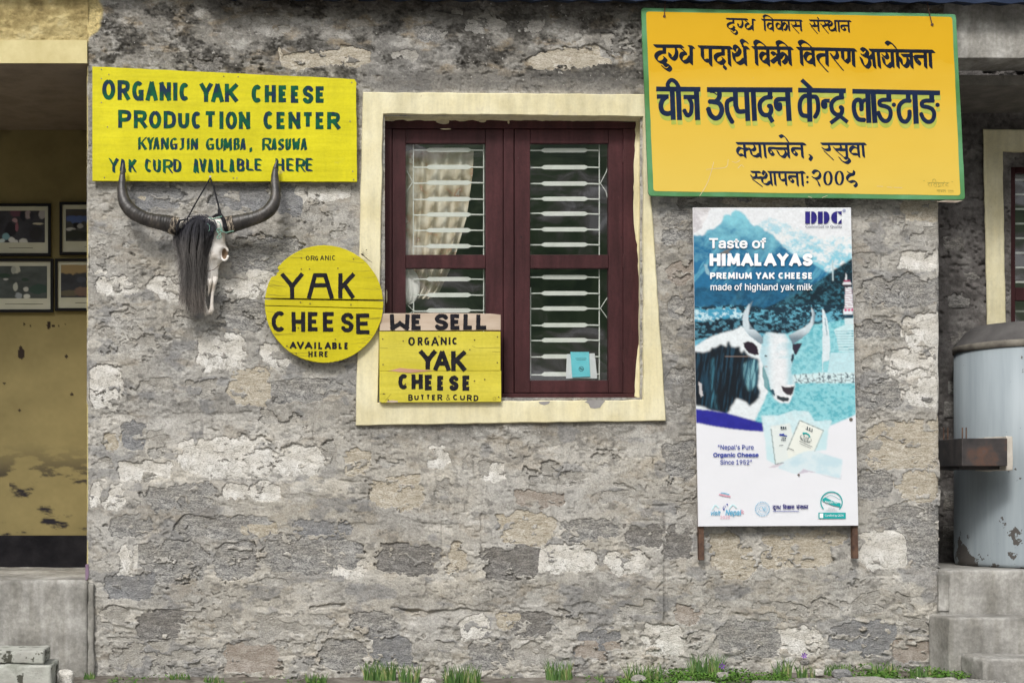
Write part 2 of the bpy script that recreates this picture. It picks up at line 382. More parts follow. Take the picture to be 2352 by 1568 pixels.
STONES = [  # x, y, w, h, tone (picture units on the wall)
 (345,452,112,54,'B'),(345,468,50,24,'T'),(598,455,190,56,'B'),(672,462,46,52,'W'),(742,444,52,30,'W'),(790,440,30,24,'W'),(728,492,66,40,'L'),(775,528,50,34,'L'),
 (612,585,150,70,'G'),(385,662,76,40,'W'),(532,660,72,38,'W'),(262,655,80,36,'W'),(600,652,44,62,'W'),(562,727,96,58,'G'),(322,790,92,84,'L'),(512,808,92,78,'W'),
 (574,886,80,72,'T'),(636,812,62,42,'W'),(700,896,158,44,'G'),(238,888,66,82,'W'),(232,592,56,60,'L'),(300,546,70,44,'L'),(300,725,80,40,'L'),(350,885,90,44,'L'),(455,890,70,46,'L'),
 (308,1000,54,54,'B'),(258,1016,30,38,'T'),(362,1020,46,62,'L'),(430,1045,34,60,'W'),(522,1052,170,78,'W'),(690,1058,96,56,'W'),(611,1130,62,40,'W'),(545,1127,56,28,'W'),(332,1078,116,42,'W'),
 (412,1141,136,52,'G'),(222,1138,24,52,'W'),(265,1140,34,54,'W'),(300,1206,84,48,'G'),(520,1211,200,44,'G'),(596,1220,70,22,'T'),(394,1290,138,82,'G'),(538,1290,84,74,'G'),(289,1284,28,58,'W'),
 (292,1347,104,50,'B'),(740,1212,112,26,'B'),(715,1276,200,70,'G'),(800,1308,66,24,'W'),(940,1281,118,54,'D'),(1050,1285,36,54,'T'),(1174,1290,118,64,'D'),(1206,1215,108,66,'T'),(1300,1282,112,58,'W'),
 (1434,1286,70,48,'W'),(1362,1216,116,44,'G'),(1484,1232,70,52,'D'),(912,1130,92,62,'T'),(1012,1124,40,50,'L'),(905,1058,60,42,'L'),(1008,1052,44,40,'W'),(820,1062,50,48,'T'),(752,1052,40,60,'L'),
 (1090,1070,60,40,'L'),(1250,1082,84,46,'L'),(1190,1030,50,30,'L'),(1310,1100,60,40,'L'),(1398,1052,60,44,'L'),(1132,1082,46,36,'W'),(1235,1146,90,26,'R'),(1420,1136,80,44,'L'),
 (1685,1285,92,64,'T'),(1822,1274,138,56,'T'),(1592,1180,62,84,'L'),(1581,1411,60,32,'R'),(1556,1246,50,70,'D'),(1560,522,54,60,'G'),(1563,620,50,46,'R'),(1565,704,50,44,'G'),(1562,862,50,36,'G'),(1558,930,52,40,'L'),(1562,1060,64,74,'G'),(1560,790,50,40,'L'),
 (2080,1021,172,92,'T'),(2095,832,124,60,'W'),(2126,902,72,58,'W'),(2012,906,100,56,'G'),(2110,1117,84,60,'T'),(2004,1112,74,58,'G'),(2096,1187,136,48,'G'),(2030,1262,96,72,'W'),(2126,1258,84,76,'G'),
 (2076,668,162,56,'G'),(2112,598,92,42,'W'),(2122,756,76,62,'W'),(2015,758,92,34,'G'),(2118,486,72,44,'T'),(2030,520,90,40,'L'),(2128,540,62,40,'L'),(1988,600,44,40,'L'),(2012,832,60,44,'L'),(1985,690,34,50,'L'),(2020,978,70,30,'L'),(1996,1045,42,54,'L'),
 (1838,1468,98,58,'W'),(1985,1464,128,62,'B'),(1722,1470,130,70,'G'),(2080,1384,22,38,'L'),(2096,1492,76,44,'R'),(2104,1440,80,40,'L'),(1462,1398,86,46,'L'),(1376,1494,92,28,'R'),(1378,1466,84,38,'B'),(1218,1432,84,44,'D'),
 (1166,1424,44,34,'T'),(1524,1470,90,60,'W'),(664,1446,200,74,'L'),(904,1496,86,58,'B'),(785,1506,96,66,'G'),(856,1430,90,54,'G'),(400,1512,222,76,'L'),(576,1516,112,74,'R'),(370,1436,104,56,'D'),(600,1440,66,72,'L'),
 (480,1440,110,46,'L'),(272,1500,80,60,'L'),(262,1420,70,50,'L'),(1000,1470,100,56,'L'),(1085,1440,70,46,'W'),(1128,1500,90,58,'G'),(1240,1500,110,50,'L'),(1300,1430,70,44,'L'),(1610,1480,60,60,'L'),(1640,1400,56,40,'L'),(1790,1400,120,40,'L'),(1900,1395,80,44,'L'),(1998,1385,76,40,'L'),
 (1312,131,166,40,'T'),(712,138,120,32,'T'),(802,132,84,34,'T'),(930,128,60,26,'L'),(480,150,70,26,'D'),(1110,52,90,34,'L'),(1210,60,80,30,'L'),(990,78,60,30,'G'),(620,60,90,40,'L'),(1420,100,60,50,'L'),
 (1760,466,170,24,'T'),(1900,466,80,20,'D'),(1590,466,60,22,'D'),(240,780,50,60,'L'),(430,730,60,40,'L'),(640,960,90,30,'L'),(240,1060,40,36,'L'),(640,1330,60,30,'L'),(1660,1238,70,26,'T'),(1780,1238,60,22,'T'),(1880,1236,100,26,'T'),(1960,1330,60,30,'L'),
]
R_ = np.random.RandomState(3)
def wall_grid(x0, x1, y0, y1, c):
    gx = np.arange(x0, x1 + c, c); gy = np.arange(y0, y1 + c, c); return np.meshgrid(gx, gy)
def grid_faces(ny, nx, keep=None):
    idx = np.arange(ny * nx).reshape(ny, nx)
    F = np.stack([idx[:-1, :-1], idx[1:, :-1], idx[1:, 1:], idx[:-1, 1:]], -1)
    return F[keep] if keep is not None else F.reshape(-1, 4)

def mortar(X, Y, seed, stones=()):
    """relief (m, towards the street) and colour of the smeared cement"""
    wx = X + 26 * (fbm(X, Y, 70, 70, seed + 90, 3) - .5); wy = Y + 22 * (fbm(X, Y, 70, 70, seed + 94, 3) - .5)
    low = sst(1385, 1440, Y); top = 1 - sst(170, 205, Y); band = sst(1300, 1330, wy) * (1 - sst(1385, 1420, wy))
    h = .010 * (fbm(X, Y, 170, 120, seed, 3) - .5)
    # smears laid over each other, torn edges
    p1 = fbm(wx, wy, 120, 62, seed + 10, 5, .50); e1 = sst(.495, .507, p1)
    p2 = fbm(wx + 300, wy, 90, 56, seed + 20, 5, .52); e2 = sst(.535, .545, p2)
    p3 = fbm(wx, wy + 500, 46, 26, seed + 30, 4, .55); e3 = sst(.55, .565, p3)
    rough = np.clip(.20 + .75 * low + .35 * top - .25 * band + 1.3 * (fbm(X, Y, 120, 80, seed + 40, 2) - .5), .12, 1.2)
    calm = sst(.56, .44, fbm(X, Y, 210, 120, seed + 45, 2)) * (1 - .7 * low)
    h += (.0042 * e1 + .0034 * e2) * (1 - .5 * calm) + .004 * e3 * rough * (1 - calm)
    h += .0048 * rough * (fbm(X, Y, 26, 17, seed + 50, 5, .62) - .5) + .0036 * (fbm(X, Y, 7, 5, seed + 60, 3, .6) - .5) * (.35 + rough) * (1 - .4 * calm)
    # trowel combing running down below the window
    dz = sst(960, 1010, Y) * (1 - sst(1160, 1215, Y)) * sst(.42, .55, fbm(X, Y, 160, 90, seed + 65, 2))
    cmb = fbm(X + 5 * fbm(X, Y, 30, 30, seed + 66, 2), Y, 9, 85, seed + 67, 3, .5)
    h += .0065 * dz * (cmb - .5)
    # raked streaks in the bottom course
    h += .005 * low * (fbm(X, Y, 60, 7, seed + 70, 3) - .5)
    # cracks
    r1 = np.abs(fbm(wx, wy, 95, 60, seed + 80, 4, .55) - .5); cm = sst(.46, .56, fbm(X, Y, 150, 110, seed + 84, 2))
    crack = (1 - sst(.001, .0045, r1)) * cm; h -= .011 * crack
    r2 = np.abs(fbm(wx + 90, wy * 1.5, 60, 46, seed + 86, 4, .6) - .5); crack2 = (1 - sst(.001, .008, r2)) * np.clip(low + .3 * top, 0, 1) * sst(.45, .6, fbm(X, Y, 60, 60, seed + 87, 2))
    h -= .020 * crack2
    # holes and air pockets
    pit = sst(.735, .79, fbm(X, Y, 15, 8, seed + 88, 2)) * np.clip(rough, 0, 1); h -= .016 * pit
    pit2 = sst(.74, .78, fbm(X, Y, 9, 7, seed + 89, 1)) * sst(.5, .6, fbm(X, Y, 70, 70, seed + 91, 2)); h -= .006 * pit2
    # buried rubble bulging through: jittered cells
    cw, ch = 96.0, 58.0
    row = np.floor(wy / ch); u = wx / cw + .5 * (row % 2) + .37 * np.sin(row * 3.1); ci = np.floor(u)
    F1 = np.full(X.shape, 9.0); F2 = np.full(X.shape, 9.0)
    T = np.random.RandomState(seed + 7).rand(64, 64, 2)
    for dj in (-1, 0, 1):
        for di in (-1, 0, 1):
            rj = row + dj; uu = wx / cw + .5 * (rj % 2) + .37 * np.sin(rj * 3.1); cc = np.floor(uu) + di
            jx = T[rj.astype(int) & 63, cc.astype(int) & 63]
            d = np.hypot((uu - cc - .5 - .5 * (jx[..., 0] - .5)) * 1.25, wy / ch - rj - .5 - .4 * (jx[..., 1] - .5))
            F2 = np.where(d < F1, F1, np.minimum(F2, d)); F1 = np.minimum(F1, d)
    lump = sst(.02, .30, F2 - F1)
    vis = np.clip(-.06 + .75 * low - .3 * band + .1 * top + .5 * (fbm(X, Y, 190, 90, seed + 43, 2) - .5), 0, 1.0)
    h += .011 * vis * (lump - .7)
    # ---- colour
    n = fbm(X, Y, 210, 150, seed + 100, 4); n2 = fbm(X, Y, 40, 26, seed + 110, 5, .62); n3 = fbm(X, Y, 6, 5, seed + 120, 3)
    n4 = fbm(X, Y, 7, 70, seed + 130, 3)
    v = .345 + .16 * (n - .5) + .17 * (n2 - .5) + .08 * (n3 - .5) + .09 * (n4 - .5) * (1 - low)
    v += .05 * e1 * (1 - e2) - .035 * e3
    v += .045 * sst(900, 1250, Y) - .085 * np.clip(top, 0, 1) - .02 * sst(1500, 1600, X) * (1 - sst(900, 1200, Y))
    warm = .5 + 1.1 * (fbm(X, Y, 130, 90, seed + 140, 3) - .5)
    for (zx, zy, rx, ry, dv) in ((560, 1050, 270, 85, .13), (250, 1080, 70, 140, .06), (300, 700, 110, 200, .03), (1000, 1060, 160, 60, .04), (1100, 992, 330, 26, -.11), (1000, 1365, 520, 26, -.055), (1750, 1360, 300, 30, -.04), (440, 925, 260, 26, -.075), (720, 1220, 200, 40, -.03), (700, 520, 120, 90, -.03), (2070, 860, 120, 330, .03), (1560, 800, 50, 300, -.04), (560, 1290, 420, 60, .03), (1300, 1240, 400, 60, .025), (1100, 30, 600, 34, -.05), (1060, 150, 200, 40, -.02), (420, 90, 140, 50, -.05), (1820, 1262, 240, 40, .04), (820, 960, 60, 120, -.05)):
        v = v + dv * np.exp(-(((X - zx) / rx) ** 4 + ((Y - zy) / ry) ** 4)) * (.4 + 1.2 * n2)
    dr = np.zeros(X.shape); rq = np.random.RandomState(seed + 3)
    for k in range(70):
        xd = rq.uniform(205, 2150); yd = rq.uniform(950, 1190) if k < 50 else rq.uniform(560, 900); ld = rq.uniform(14, 80); wd_ = rq.uniform(1.2, 3.2)
        if k < 22: xd = rq.uniform(340, 860)
        dr = np.maximum(dr, np.exp(-((X - xd - 2.5 * np.sin(Y * .05 + k)) / wd_) ** 2) * sst(yd - 4, yd + 4, Y) * (1 - sst(yd + ld * .5, yd + ld, Y)) * rq.uniform(.4, 1))
    v = v * (1 - .42 * dr); h = h - .003 * dr
    for (yl, xa, xb, A_, wv_) in ((1398, 200, 1240, .017, 13), (1408, 1180, 2160, .013, 14), (1196, 560, 2160, .010, 10), (945, 205, 640, .007, 8), (1322, 300, 2100, -.005, 9), (1470, 205, 2160, .010, 16), (1086, 205, 700, .006, 10)):
        yy_ = yl + wv_ * 2.4 * (fbm(X, X * 0 + yl, 60, 30, seed + 200 + yl, 5, .65) - .5); on = sst(xa, xa + 60, X) * (1 - sst(xb - 60, xb, X)) * sst(.36, .46, fbm(X, X * 0 + yl, 130, 30, seed + 300 + yl, 3))
        h = h - .8 * A_ * on * sst(yy_, yy_ + 4, Y) * (1 - sst(yy_ + 4, yy_ + 42, Y))
    C = np.stack([v * (1.02 + .05 * warm), v * 1.0, v * (.955 - .095 * warm)], -1)
    def stain(mask, col, k=1.0):
        m = np.clip(mask * k, 0, 1)[..., None]; C[:] = C * (1 - m) + np.array(col) * m
    stain(sst(.56, .70, fbm(X, Y, 60, 26, seed + 150, 5, .6)) * (.35 + .5 * top) * (.4 + 1.2 * n3), (.30, .235, .15), .6)            # rusty brown soil in the mix
    stain(sst(.57, .66, fbm(X + 50, Y, 46, 26, seed + 160, 6, .68)), (.52, .51, .48), .5); stain(sst(.60, .68, fbm(X + 150, Y, 18, 9, seed + 166, 4, .65)) * (.3 + .7 * low), (.60, .59, .56), .5); stain(sst(.60, .70, fbm(X + 250, Y, 24, 12, seed + 168, 4, .65)), (.13, .127, .12), .5)              # pale lime bloom
    stain(sst(.60, .66, fbm(X + 90, Y, 70, 40, seed + 165, 4, .6)) * (1 - top), (.20, .205, .215), .5)   # newer bluish cement
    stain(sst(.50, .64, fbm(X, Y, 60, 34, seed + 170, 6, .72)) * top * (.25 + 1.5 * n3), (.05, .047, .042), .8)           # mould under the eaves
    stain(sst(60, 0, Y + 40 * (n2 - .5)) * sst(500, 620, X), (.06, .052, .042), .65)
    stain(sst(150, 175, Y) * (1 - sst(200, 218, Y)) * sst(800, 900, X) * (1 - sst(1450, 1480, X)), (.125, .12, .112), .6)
    return h, C

SPAR = [(R_.uniform(-.0035, .0005), R_.uniform(-.003, .003)) for _ in STONES]
def stone_face(x, y, i):
    cx, cy, w, h_, tn = STONES[i]; b_, tl = SPAR[i]
    return b_ + tl * (y - cy) / (h_ / 2) * .7 + .011 * (fbm(x, y, 30, 20, 2000 + i, 3, .6) - .5)
X, Y = wall_grid(197, 2170, -16, 1604, 2.05)
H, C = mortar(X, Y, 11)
smask_all = np.zeros(X.shape)
for i, (cx, cy, w, h_, tn) in enumerate(STONES):
    m_ = 46; j0, j1 = np.searchsorted(Y[:, 0], [cy - h_ / 2 - m_, cy + h_ / 2 + m_]); i0, i1 = np.searchsorted(X[0], [cx - w / 2 - m_, cx + w / 2 + m_])
    x, y = X[j0:j1, i0:i1], Y[j0:j1, i0:i1]
    if x.size == 0: continue
    an = R_.uniform(-.06, .06)
    dx = (x - cx) * math.cos(an) + (y - cy) * math.sin(an) + 36 * (fbm(x, y, 44, 40, 300 + i, 4, .6) - .5) + 11 * (fbm(x, y, 9, 9, 900 + i, 3) - .5)
    dy = -(x - cx) * math.sin(an) + (y - cy) * math.cos(an) + 26 * (fbm(x, y, 40, 34, 600 + i, 4, .6) - .5) + 9 * (fbm(x, y, 9, 8, 1200 + i, 3) - .5)
    p = R_.uniform(2.2, 3.6)
    d = (np.abs(dx / (w / 2)) ** p + np.abs(dy / (h_ / 2)) ** p) ** (1 / p)
    sm = sst(-.02, .05, 1.0 - d + (.20 if tn != 'L' else .08) + .62 * (fbm(x, y, 20, 14, 3000 + i, 5, .68) - .5))
    cover = sst(.625, .64, fbm(x, y, 30, 17, 1500 + i, 5, .65))
    if tn == 'L': cover = np.maximum(cover, sst(.50, .515, fbm(x, y, 34, 20, 1700 + i, 4, .6)))
    sm = sm * (1 - np.clip(cover, 0, 1))
    far_ = np.maximum(abs(x - cx) - w / 2, abs(y - cy) - h_ / 2); near = sst(44, 36, far_); sm = sm * (far_ < 30) * (x > 206)
    Hw = H[j0:j1, i0:i1]; sf_ = stone_face(x, y, i) - .0006 * np.maximum(far_ - 4, 0); H[j0:j1, i0:i1] = Hw * (1 - near) + np.maximum(Hw, sf_ + .0020) * near
    smask_all[j0:j1, i0:i1] = np.maximum(smask_all[j0:j1, i0:i1], sm)
H = np.where(smask_all > .5, -.030, H)
# named features: deep holes, ledges, board joint line
def gouge(x0, y0, x1, y1, w, depth):
    global H
    d = np.array([x1 - x0, y1 - y0], float); L = math.hypot(*d); t = np.clip(((X - x0) * d[0] + (Y - y0) * d[1]) / L / L, 0, 1)
    r = np.hypot(X - x0 - t * d[0], Y - y0 - t * d[1]) + 5 * (fbm(X, Y, 12, 9, 77, 2) - .5); H -= depth * sst(w, w * .3, r)
for g in [(781,1207,783,1217,6,.05),(604,928,609,934,6,.04),(1002,1496,1002,1504,5,.05),(265,1412,292,1408,8,.03),(360,1402,470,1412,6,.03),(1183,1411,1248,1408,4,.04),
          (1348,1203,1400,1206,5,.03),(2060,1362,2098,1400,6,.035),(2066,1400,2072,1420,7,.03),(468,1400,474,1425,5,.03),(515,1500,519,1526,5,.03),(230,770,236,772,4,.02),(302,582,306,586,4,.03),
          (1525,1180,1527,1568,3.2,.007),(1016,1196,1014,1300,3,.006),(1106,1180,1106,1285,3,.006),(1200,1456,1222,1454,4,.04),(2030,1178,2085,1180,4,.012),(1640,1398,1676,1396,3,.02),(715,1396,790,1388,5,.022),
          (900,1396,960,1404,4,.015),(1905,1388,1925,1400,5,.03),(2010,1500,2040,1506,5,.02),(250,1465,330,1470,4,.015),(1000,20,1060,28,7,.02),(1130,30,1150,60,5,.02),(640,110,652,150,5,.012)]: gouge(*g)
C[...] = np.where(((np.abs(X - 1525.5) < 3.5) & (Y > 1180))[..., None], C * .78, C)
# ochre paint running over the corner above the porch, thin paint line down the jamb
oc = sst(6, -6, X - 232 - 16 * (fbm(X, Y, 30, 30, 5, 3) - .5) + 30 * sst(60, 100, Y)) * sst(104, 94, Y + 8 * (fbm(X, Y, 14, 14, 6, 2) - .5))
ocol = np.array([.60, .49, .235]) * (.50 + .95 * fbm(X, Y, 26, 18, 8, 4)[..., None])
C = C * (1 - oc[..., None]) + ocol * oc[..., None]
jl = ((X < 201.5) & (Y > 100) & (fbm(X, Y, 8, 60, 9, 2) > .42))[..., None]; C = np.where(jl, np.array([.55, .47, .22]), C)
# ragged outer edges roll back round the corners
xr = 2160 + 7 * (fbm(X, Y, 90, 70, 12, 4, .6) - .5) * 2 - 5 * sst(1180, 900, Y) - 4 * sst(700, 560, Y)
H = np.where(Y > 160, H - .12 * sst(xr - 5, xr + 5, X) ** 1.5, H)
H -= .05 * sst(202, 198, X) ** 1.5
keep = ~((X > 884) & (X < 1470) & (Y > 268) & (Y < 912))
kf = (keep[:-1, :-1] & keep[1:, 1:] & keep[1:, :-1] & keep[:-1, 1:])
kf &= ~((X[:-1, :-1] > 2166) & (Y[:-1, :-1] > 160))
s_ = (DIST - H) / DIST
VX = (X - 1176) / K; VZ = (1568 - Y) / K
m_mortar, t_, b_ = _nodes('cement_mortar')
a_ = t_.nodes.new('ShaderNodeVertexColor'); a_.layer_name = 'col'
nA = noise_node(t_, 95, 8, .72); nB = noise_node(t_, 260, 4, .7)
rA = ramp(t_, nA.outputs['Fac'], [(.36, (.74, .73, .72)), (.5, (1, 1, 1)), (.66, (1.22, 1.21, 1.19))])
c_ = mixc(t_, 1.0, a_.outputs[0], rA.outputs[0], 'MULTIPLY')
nC = noise_node(t_, 34, 5, .65); rC = ramp(t_, nC.outputs['Fac'], [(.655, (0, 0, 0)), (.68, (1, 1, 1))]); c_ = mixc(t_, rC.outputs[0], c_, (.42, .405, .375))
nD = noise_node(t_, 48, 5, .7, 'Object', (1, 1, 1.8)); rD = ramp(t_, nD.outputs['Fac'], [(.66, (0, 0, 0)), (.70, (1, 1, 1))]); c_ = mixc(t_, rD.outputs[0], c_, (.11, .105, .10))
t_.links.new(c_, b_.inputs['Base Color']); b_.inputs['Roughness'].default_value = .93; b_.inputs['Specular IOR Level'].default_value = .15
ad = t_.nodes.new('ShaderNodeMath'); ad.operation = 'ADD'; t_.links.new(nA.outputs['Fac'], ad.inputs[0])
ml = t_.nodes.new('ShaderNodeMath'); ml.operation = 'MULTIPLY'; ml.inputs[1].default_value = .35; t_.links.new(nB.outputs['Fac'], ml.inputs[0]); t_.links.new(ml.outputs[0], ad.inputs[1])
bump(t_, b_, ad.outputs[0], .8, .008)
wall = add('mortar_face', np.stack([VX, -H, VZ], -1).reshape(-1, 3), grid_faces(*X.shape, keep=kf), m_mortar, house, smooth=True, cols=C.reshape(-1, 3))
del VX, VZ, s_
# solid masonry behind the face
m_core = M('rubble_core', (.16, .15, .135), (.24, .225, .20), 9, .95, .8, .02, 30)
cb = MB()
def dbox(mb, x0, x1, y0, y1, Y0, Y1):   # picture units at wall plane scale
    mb.box((x0 - 1176) / K, Y0, (1568 - y1) / K, (x1 - 1176) / K, Y1, (1568 - y0) / K)
dbox(cb, 203, 868, -16, 1640, .034, .42); dbox(cb, 1484, 2154, -16, 1640, .034, .42); dbox(cb, 868, 1484, -16, 258, .034, .42); dbox(cb, 868, 1484, 928, 1640, .034, .42)
cb.build('masonry_core', m_core, house)

# the bare stones, each one a piece of the wall
for i, (cx, cy, w, h_, tn) in enumerate(STONES):
    nx, ny = 17, 13
    u, v = np.meshgrid(np.linspace(-1, 1, nx), np.linspace(-1, 1, ny))
    xx = cx + u * (w / 2 + 33); yy = cy + v * (h_ / 2 + 33); xx = np.maximum(xx, 204)
    rr = np.maximum(np.abs(u), np.abs(v))
    dep = stone_face(xx, yy, i) - .0006 * np.maximum(np.maximum(abs(xx - cx) - w / 2, abs(yy - cy) - h_ / 2) - 4, 0)
    dep = np.where(rr > .99, -.034, dep)
    if cx + w / 2 > 2150: xx = np.minimum(xx, 2158); dep = np.where(xx > 2156, dep - .012, dep)
    V = np.stack([(xx - 1176) / K, -dep, (1568 - yy) / K], -1).reshape(-1, 3)
    o = add('stone', V, grid_faces(ny, nx), STM[tn], house, origin=((cx - 1176) / K, 0, (1568 - cy) / K), smooth=True)

# window surround (pale yellow painted plaster)
Mcream = M('cream_paint', (.66, .595, .37), (.75, .70, .49), 5, .75, .25, .004, 40, spots=[(14, .70, (.50, .43, .27)), (3.5, .68, (.62, .56, .40)), (60, .765, (.30, .26, .18))], grime=.14)
def ring(outer, inner, y0, y1, mat, name, parent, sub=26, wob=.9, seed=0):
    """four-sided frame with slightly uneven arrises, front at y0 and returns to y1"""
    mb = MB(); rnd = np.random.RandomState(seed)
    n = sub * 4; O = []; I = []
    for k in range(4):
        for j in range(sub):
            t = j / sub
            a = np.array(outer[k]) * (1 - t) + np.array(outer[(k + 1) % 4]) * t; b = np.array(inner[k]) * (1 - t) + np.array(inner[(k + 1) % 4]) * t
            O.append(a + rnd.uniform(-wob, wob, 2)); I.append(b + rnd.uniform(-wob, wob, 2))
    V = []
    def lay(L, Yv, shrink=0, out=1):
        c = np.mean(L, 0)
        for q in L:
            d = (q - c); d = d / np.linalg.norm(d); r = q - d * shrink * out; V.append(P(r[0], r[1], Yv))
    lay(O, y1); lay(O, y0 + .006); lay(O, y0, 2.2); lay(I, y0, 2.0, -1); lay(I, y0 + .006)
    # reveal goes back at constant world position
    base = len(V)
    for q in V[4 * n:5 * n]: V.append((q[0], y1 + .16, q[2]))
    F = []
    for L in range(5):
        for k in range(n): a, b = L * n + k, L * n + (k + 1) % n; F.append((a, b, b + n, a + n))
    return add(name, V, F, mat, parent)
window = empty('window', P(1176, 925, .1), parent=house)
ring([(833, 212), (1480, 217), (1530, 966), (817, 977)], [(880, 262), (1478, 268), (1478, 918), (868, 924)], -.026, .0, Mcream, 'surround', window, seed=4)
# timber frame and sashes
Mwood = M('maroon_paint', (.052, .017, .019), (.078, .026, .029), 7, .5, .4, .004, 34, stretch=(1, 1, .2), spec=.22, spots=[(75, .745, (.38, .31, .27)), (9, .70, (.030, .014, .016)), (28, .735, (.14, .085, .08))], grime=.35)
YF = .085
def bar(mb, x0, y0, x1, y1, Y0, Y1, bev=.003):
    a = P(x0, y0, Y0); b = P(x1, y1, Y0); mb.box(min(a[0], b[0]), Y0, min(a[2], b[2]), max(a[0], b[0]), Y1, max(a[2], b[2]), bev)
def one(name, parent, mat, *bars):
    mb = MB()
    for q in bars: bar(mb, *q)
    return mb.build(name, mat, parent)
one('outer_frame', window, Mwood, (860, 258, 1490, 295, YF, YF + .06), (860, 903, 1490, 930, YF, YF + .06), (860, 295.6, 900, 902.4, YF, YF + .06), (1432, 295.6, 1490, 902.4, YF, YF + .06), (1157, 295.6, 1180, 902.4, YF + .004, YF + .06))
def sash(x0, x1, gx0, gx1):
    y = YF + .010
    one('sash', window, Mwood, (x0, 297, gx0, 901.5, y, y + .04), (gx1, 297, x1, 901.5, y, y + .04), (gx0 + .8, 297, gx1 - .8, 329, y + .001, y + .038), (gx0 + .8, 585, gx1 - .8, 616, y + .001, y + .038), (gx0 + .8, 873, gx1 - .8, 901.5, y + .001, y + .038))
sash(901.5, 1155.5, 932, 1116); sash(1182, 1431, 1217.5, 1398)
mg, tg, bgp = _nodes('window_glass'); tg.nodes.remove(bgp)
gl = tg.nodes.new('ShaderNodeBsdfGlossy'); gl.inputs['Roughness'].default_value = .015; gl.inputs['Color'].default_value = (1, 1, 1, 1)
tr = tg.nodes.new('ShaderNodeBsdfTransparent'); tr.inputs[0].default_value = (.93, .955, .94, 1); lw = tg.nodes.new('ShaderNodeLayerWeight'); lw.inputs['Blend'].default_value = .5
pw = tg.nodes.new('ShaderNodeMath'); pw.operation = 'POWER'; pw.inputs[1].default_value = 4; tg.links.new(lw.outputs['Facing'], pw.inputs[0])
fr = tg.nodes.new('ShaderNodeMath'); fr.operation = 'MULTIPLY_ADD'; fr.inputs[1].default_value = .85; fr.inputs[2].default_value = .20; tg.links.new(pw.outputs[0], fr.inputs[0])
mxs = tg.nodes.new('ShaderNodeMixShader'); tg.links.new(fr.outputs[0], mxs.inputs[0]); tg.links.new(tr.outputs[0], mxs.inputs[1]); tg.links.new(gl.outputs[0], mxs.inputs[2]); tg.links.new(mxs.outputs[0], tg.nodes['Material Output'].inputs[0])
ng = noise_node(tg, 1.6, 2, .5); bn = tg.nodes.new('ShaderNodeBump'); bn.inputs['Distance'].default_value = .006; bn.inputs['Strength'].default_value = .5; tg.links.new(ng.outputs['Fac'], bn.inputs['Height']); tg.links.new(bn.outputs[0], gl.inputs['Normal'])
for (x0, y0, x1, y1) in ((931, 328, 1117, 586), (931, 615, 1117, 874), (1216, 328, 1399, 586), (1216, 615, 1399, 874)):
    a = P(x0, y1, YF + .03); b = P(x1, y0, YF + .03)
    MB().add([(a[0], a[1], a[2]), (b[0], a[1], a[2]), (b[0], a[1], b[2]), (a[0], a[1], b[2])], [(0, 1, 2, 3)]).build('pane', mg, window)
# hinges
for (x, y) in ((1431.5, 820), (1431.5, 360), (1431.5, 600)):
    MB().tube([P(x, y - 14, YF + .004), P(x, y + 14, YF + .004)], .005, 8).build('hinge', Mwood, window)
# chipped plaster crumbs on the head of the frame
Mcrumb = M('plaster_crumb', (.62, .55, .36), (.45, .40, .30), 20, .9, .5, .004, 60)
for (x, y, w, h_) in ((900, 276, 16, 6), (1018, 280, 34, 12), (1108, 277, 18, 9), (1168, 281, 5, 8), (1024, 296.5, 26, 3), (888, 681, 4, 40)):
    pts = [(x + w / 2 * math.cos(t) * random.uniform(.75, 1.1), y + h_ / 2 * math.sin(t) * random.uniform(.7, 1.1)) for t in np.linspace(0, 6.28, 13)[:-1]]
    MB().prism(pts[::-1], YF - .004, YF + .003).build('plaster_crumb', Mcrumb, window)
mchip = M('bare_plaster', (.25, .235, .23), (.31, .30, .29), 12, .9, .4, .004, 60)
for pts in ([(1343,922),(1352,927),(1356,936),(1366,938),(1378,936),(1384,927),(1390,920),(1378,918),(1352,918)], [(1237,922),(1240,927),(1250,930),(1260,927),(1264,921)]):
    MB().prism(pts[::-1], -.0275, -.0255).build('paint_loss', mchip, window)
# yellow paint slopped over the right of the frame, ragged
ed = [(1478, 268), (1478, 918)]; L_ = []
for y in np.arange(274, 920, 12): L_.append((1459 + 5 * math.sin(y * .011) + 3 * (vnoise(np.array(y * .07), np.array(3.), 4)) + (3 if 560 < y < 800 else 0), y))
MB().prism(([(1486, 274)] + [(1486, 919)] + L_[::-1])[::-1], YF - .0035, YF + .002).build('paint_edge', Mcream, window)
L_ = [(x, 274 + 3.5 * vnoise(np.array(x * .05), np.array(1.), 9) + 1.5 * vnoise(np.array(x * .2), np.array(1.), 10)) for x in np.arange(876, 1484, 10)]
MB().prism(([(1486, 256), (866, 256)] + L_)[::-1], YF - .0032, YF + .002).build('paint_edge', Mcream, window)

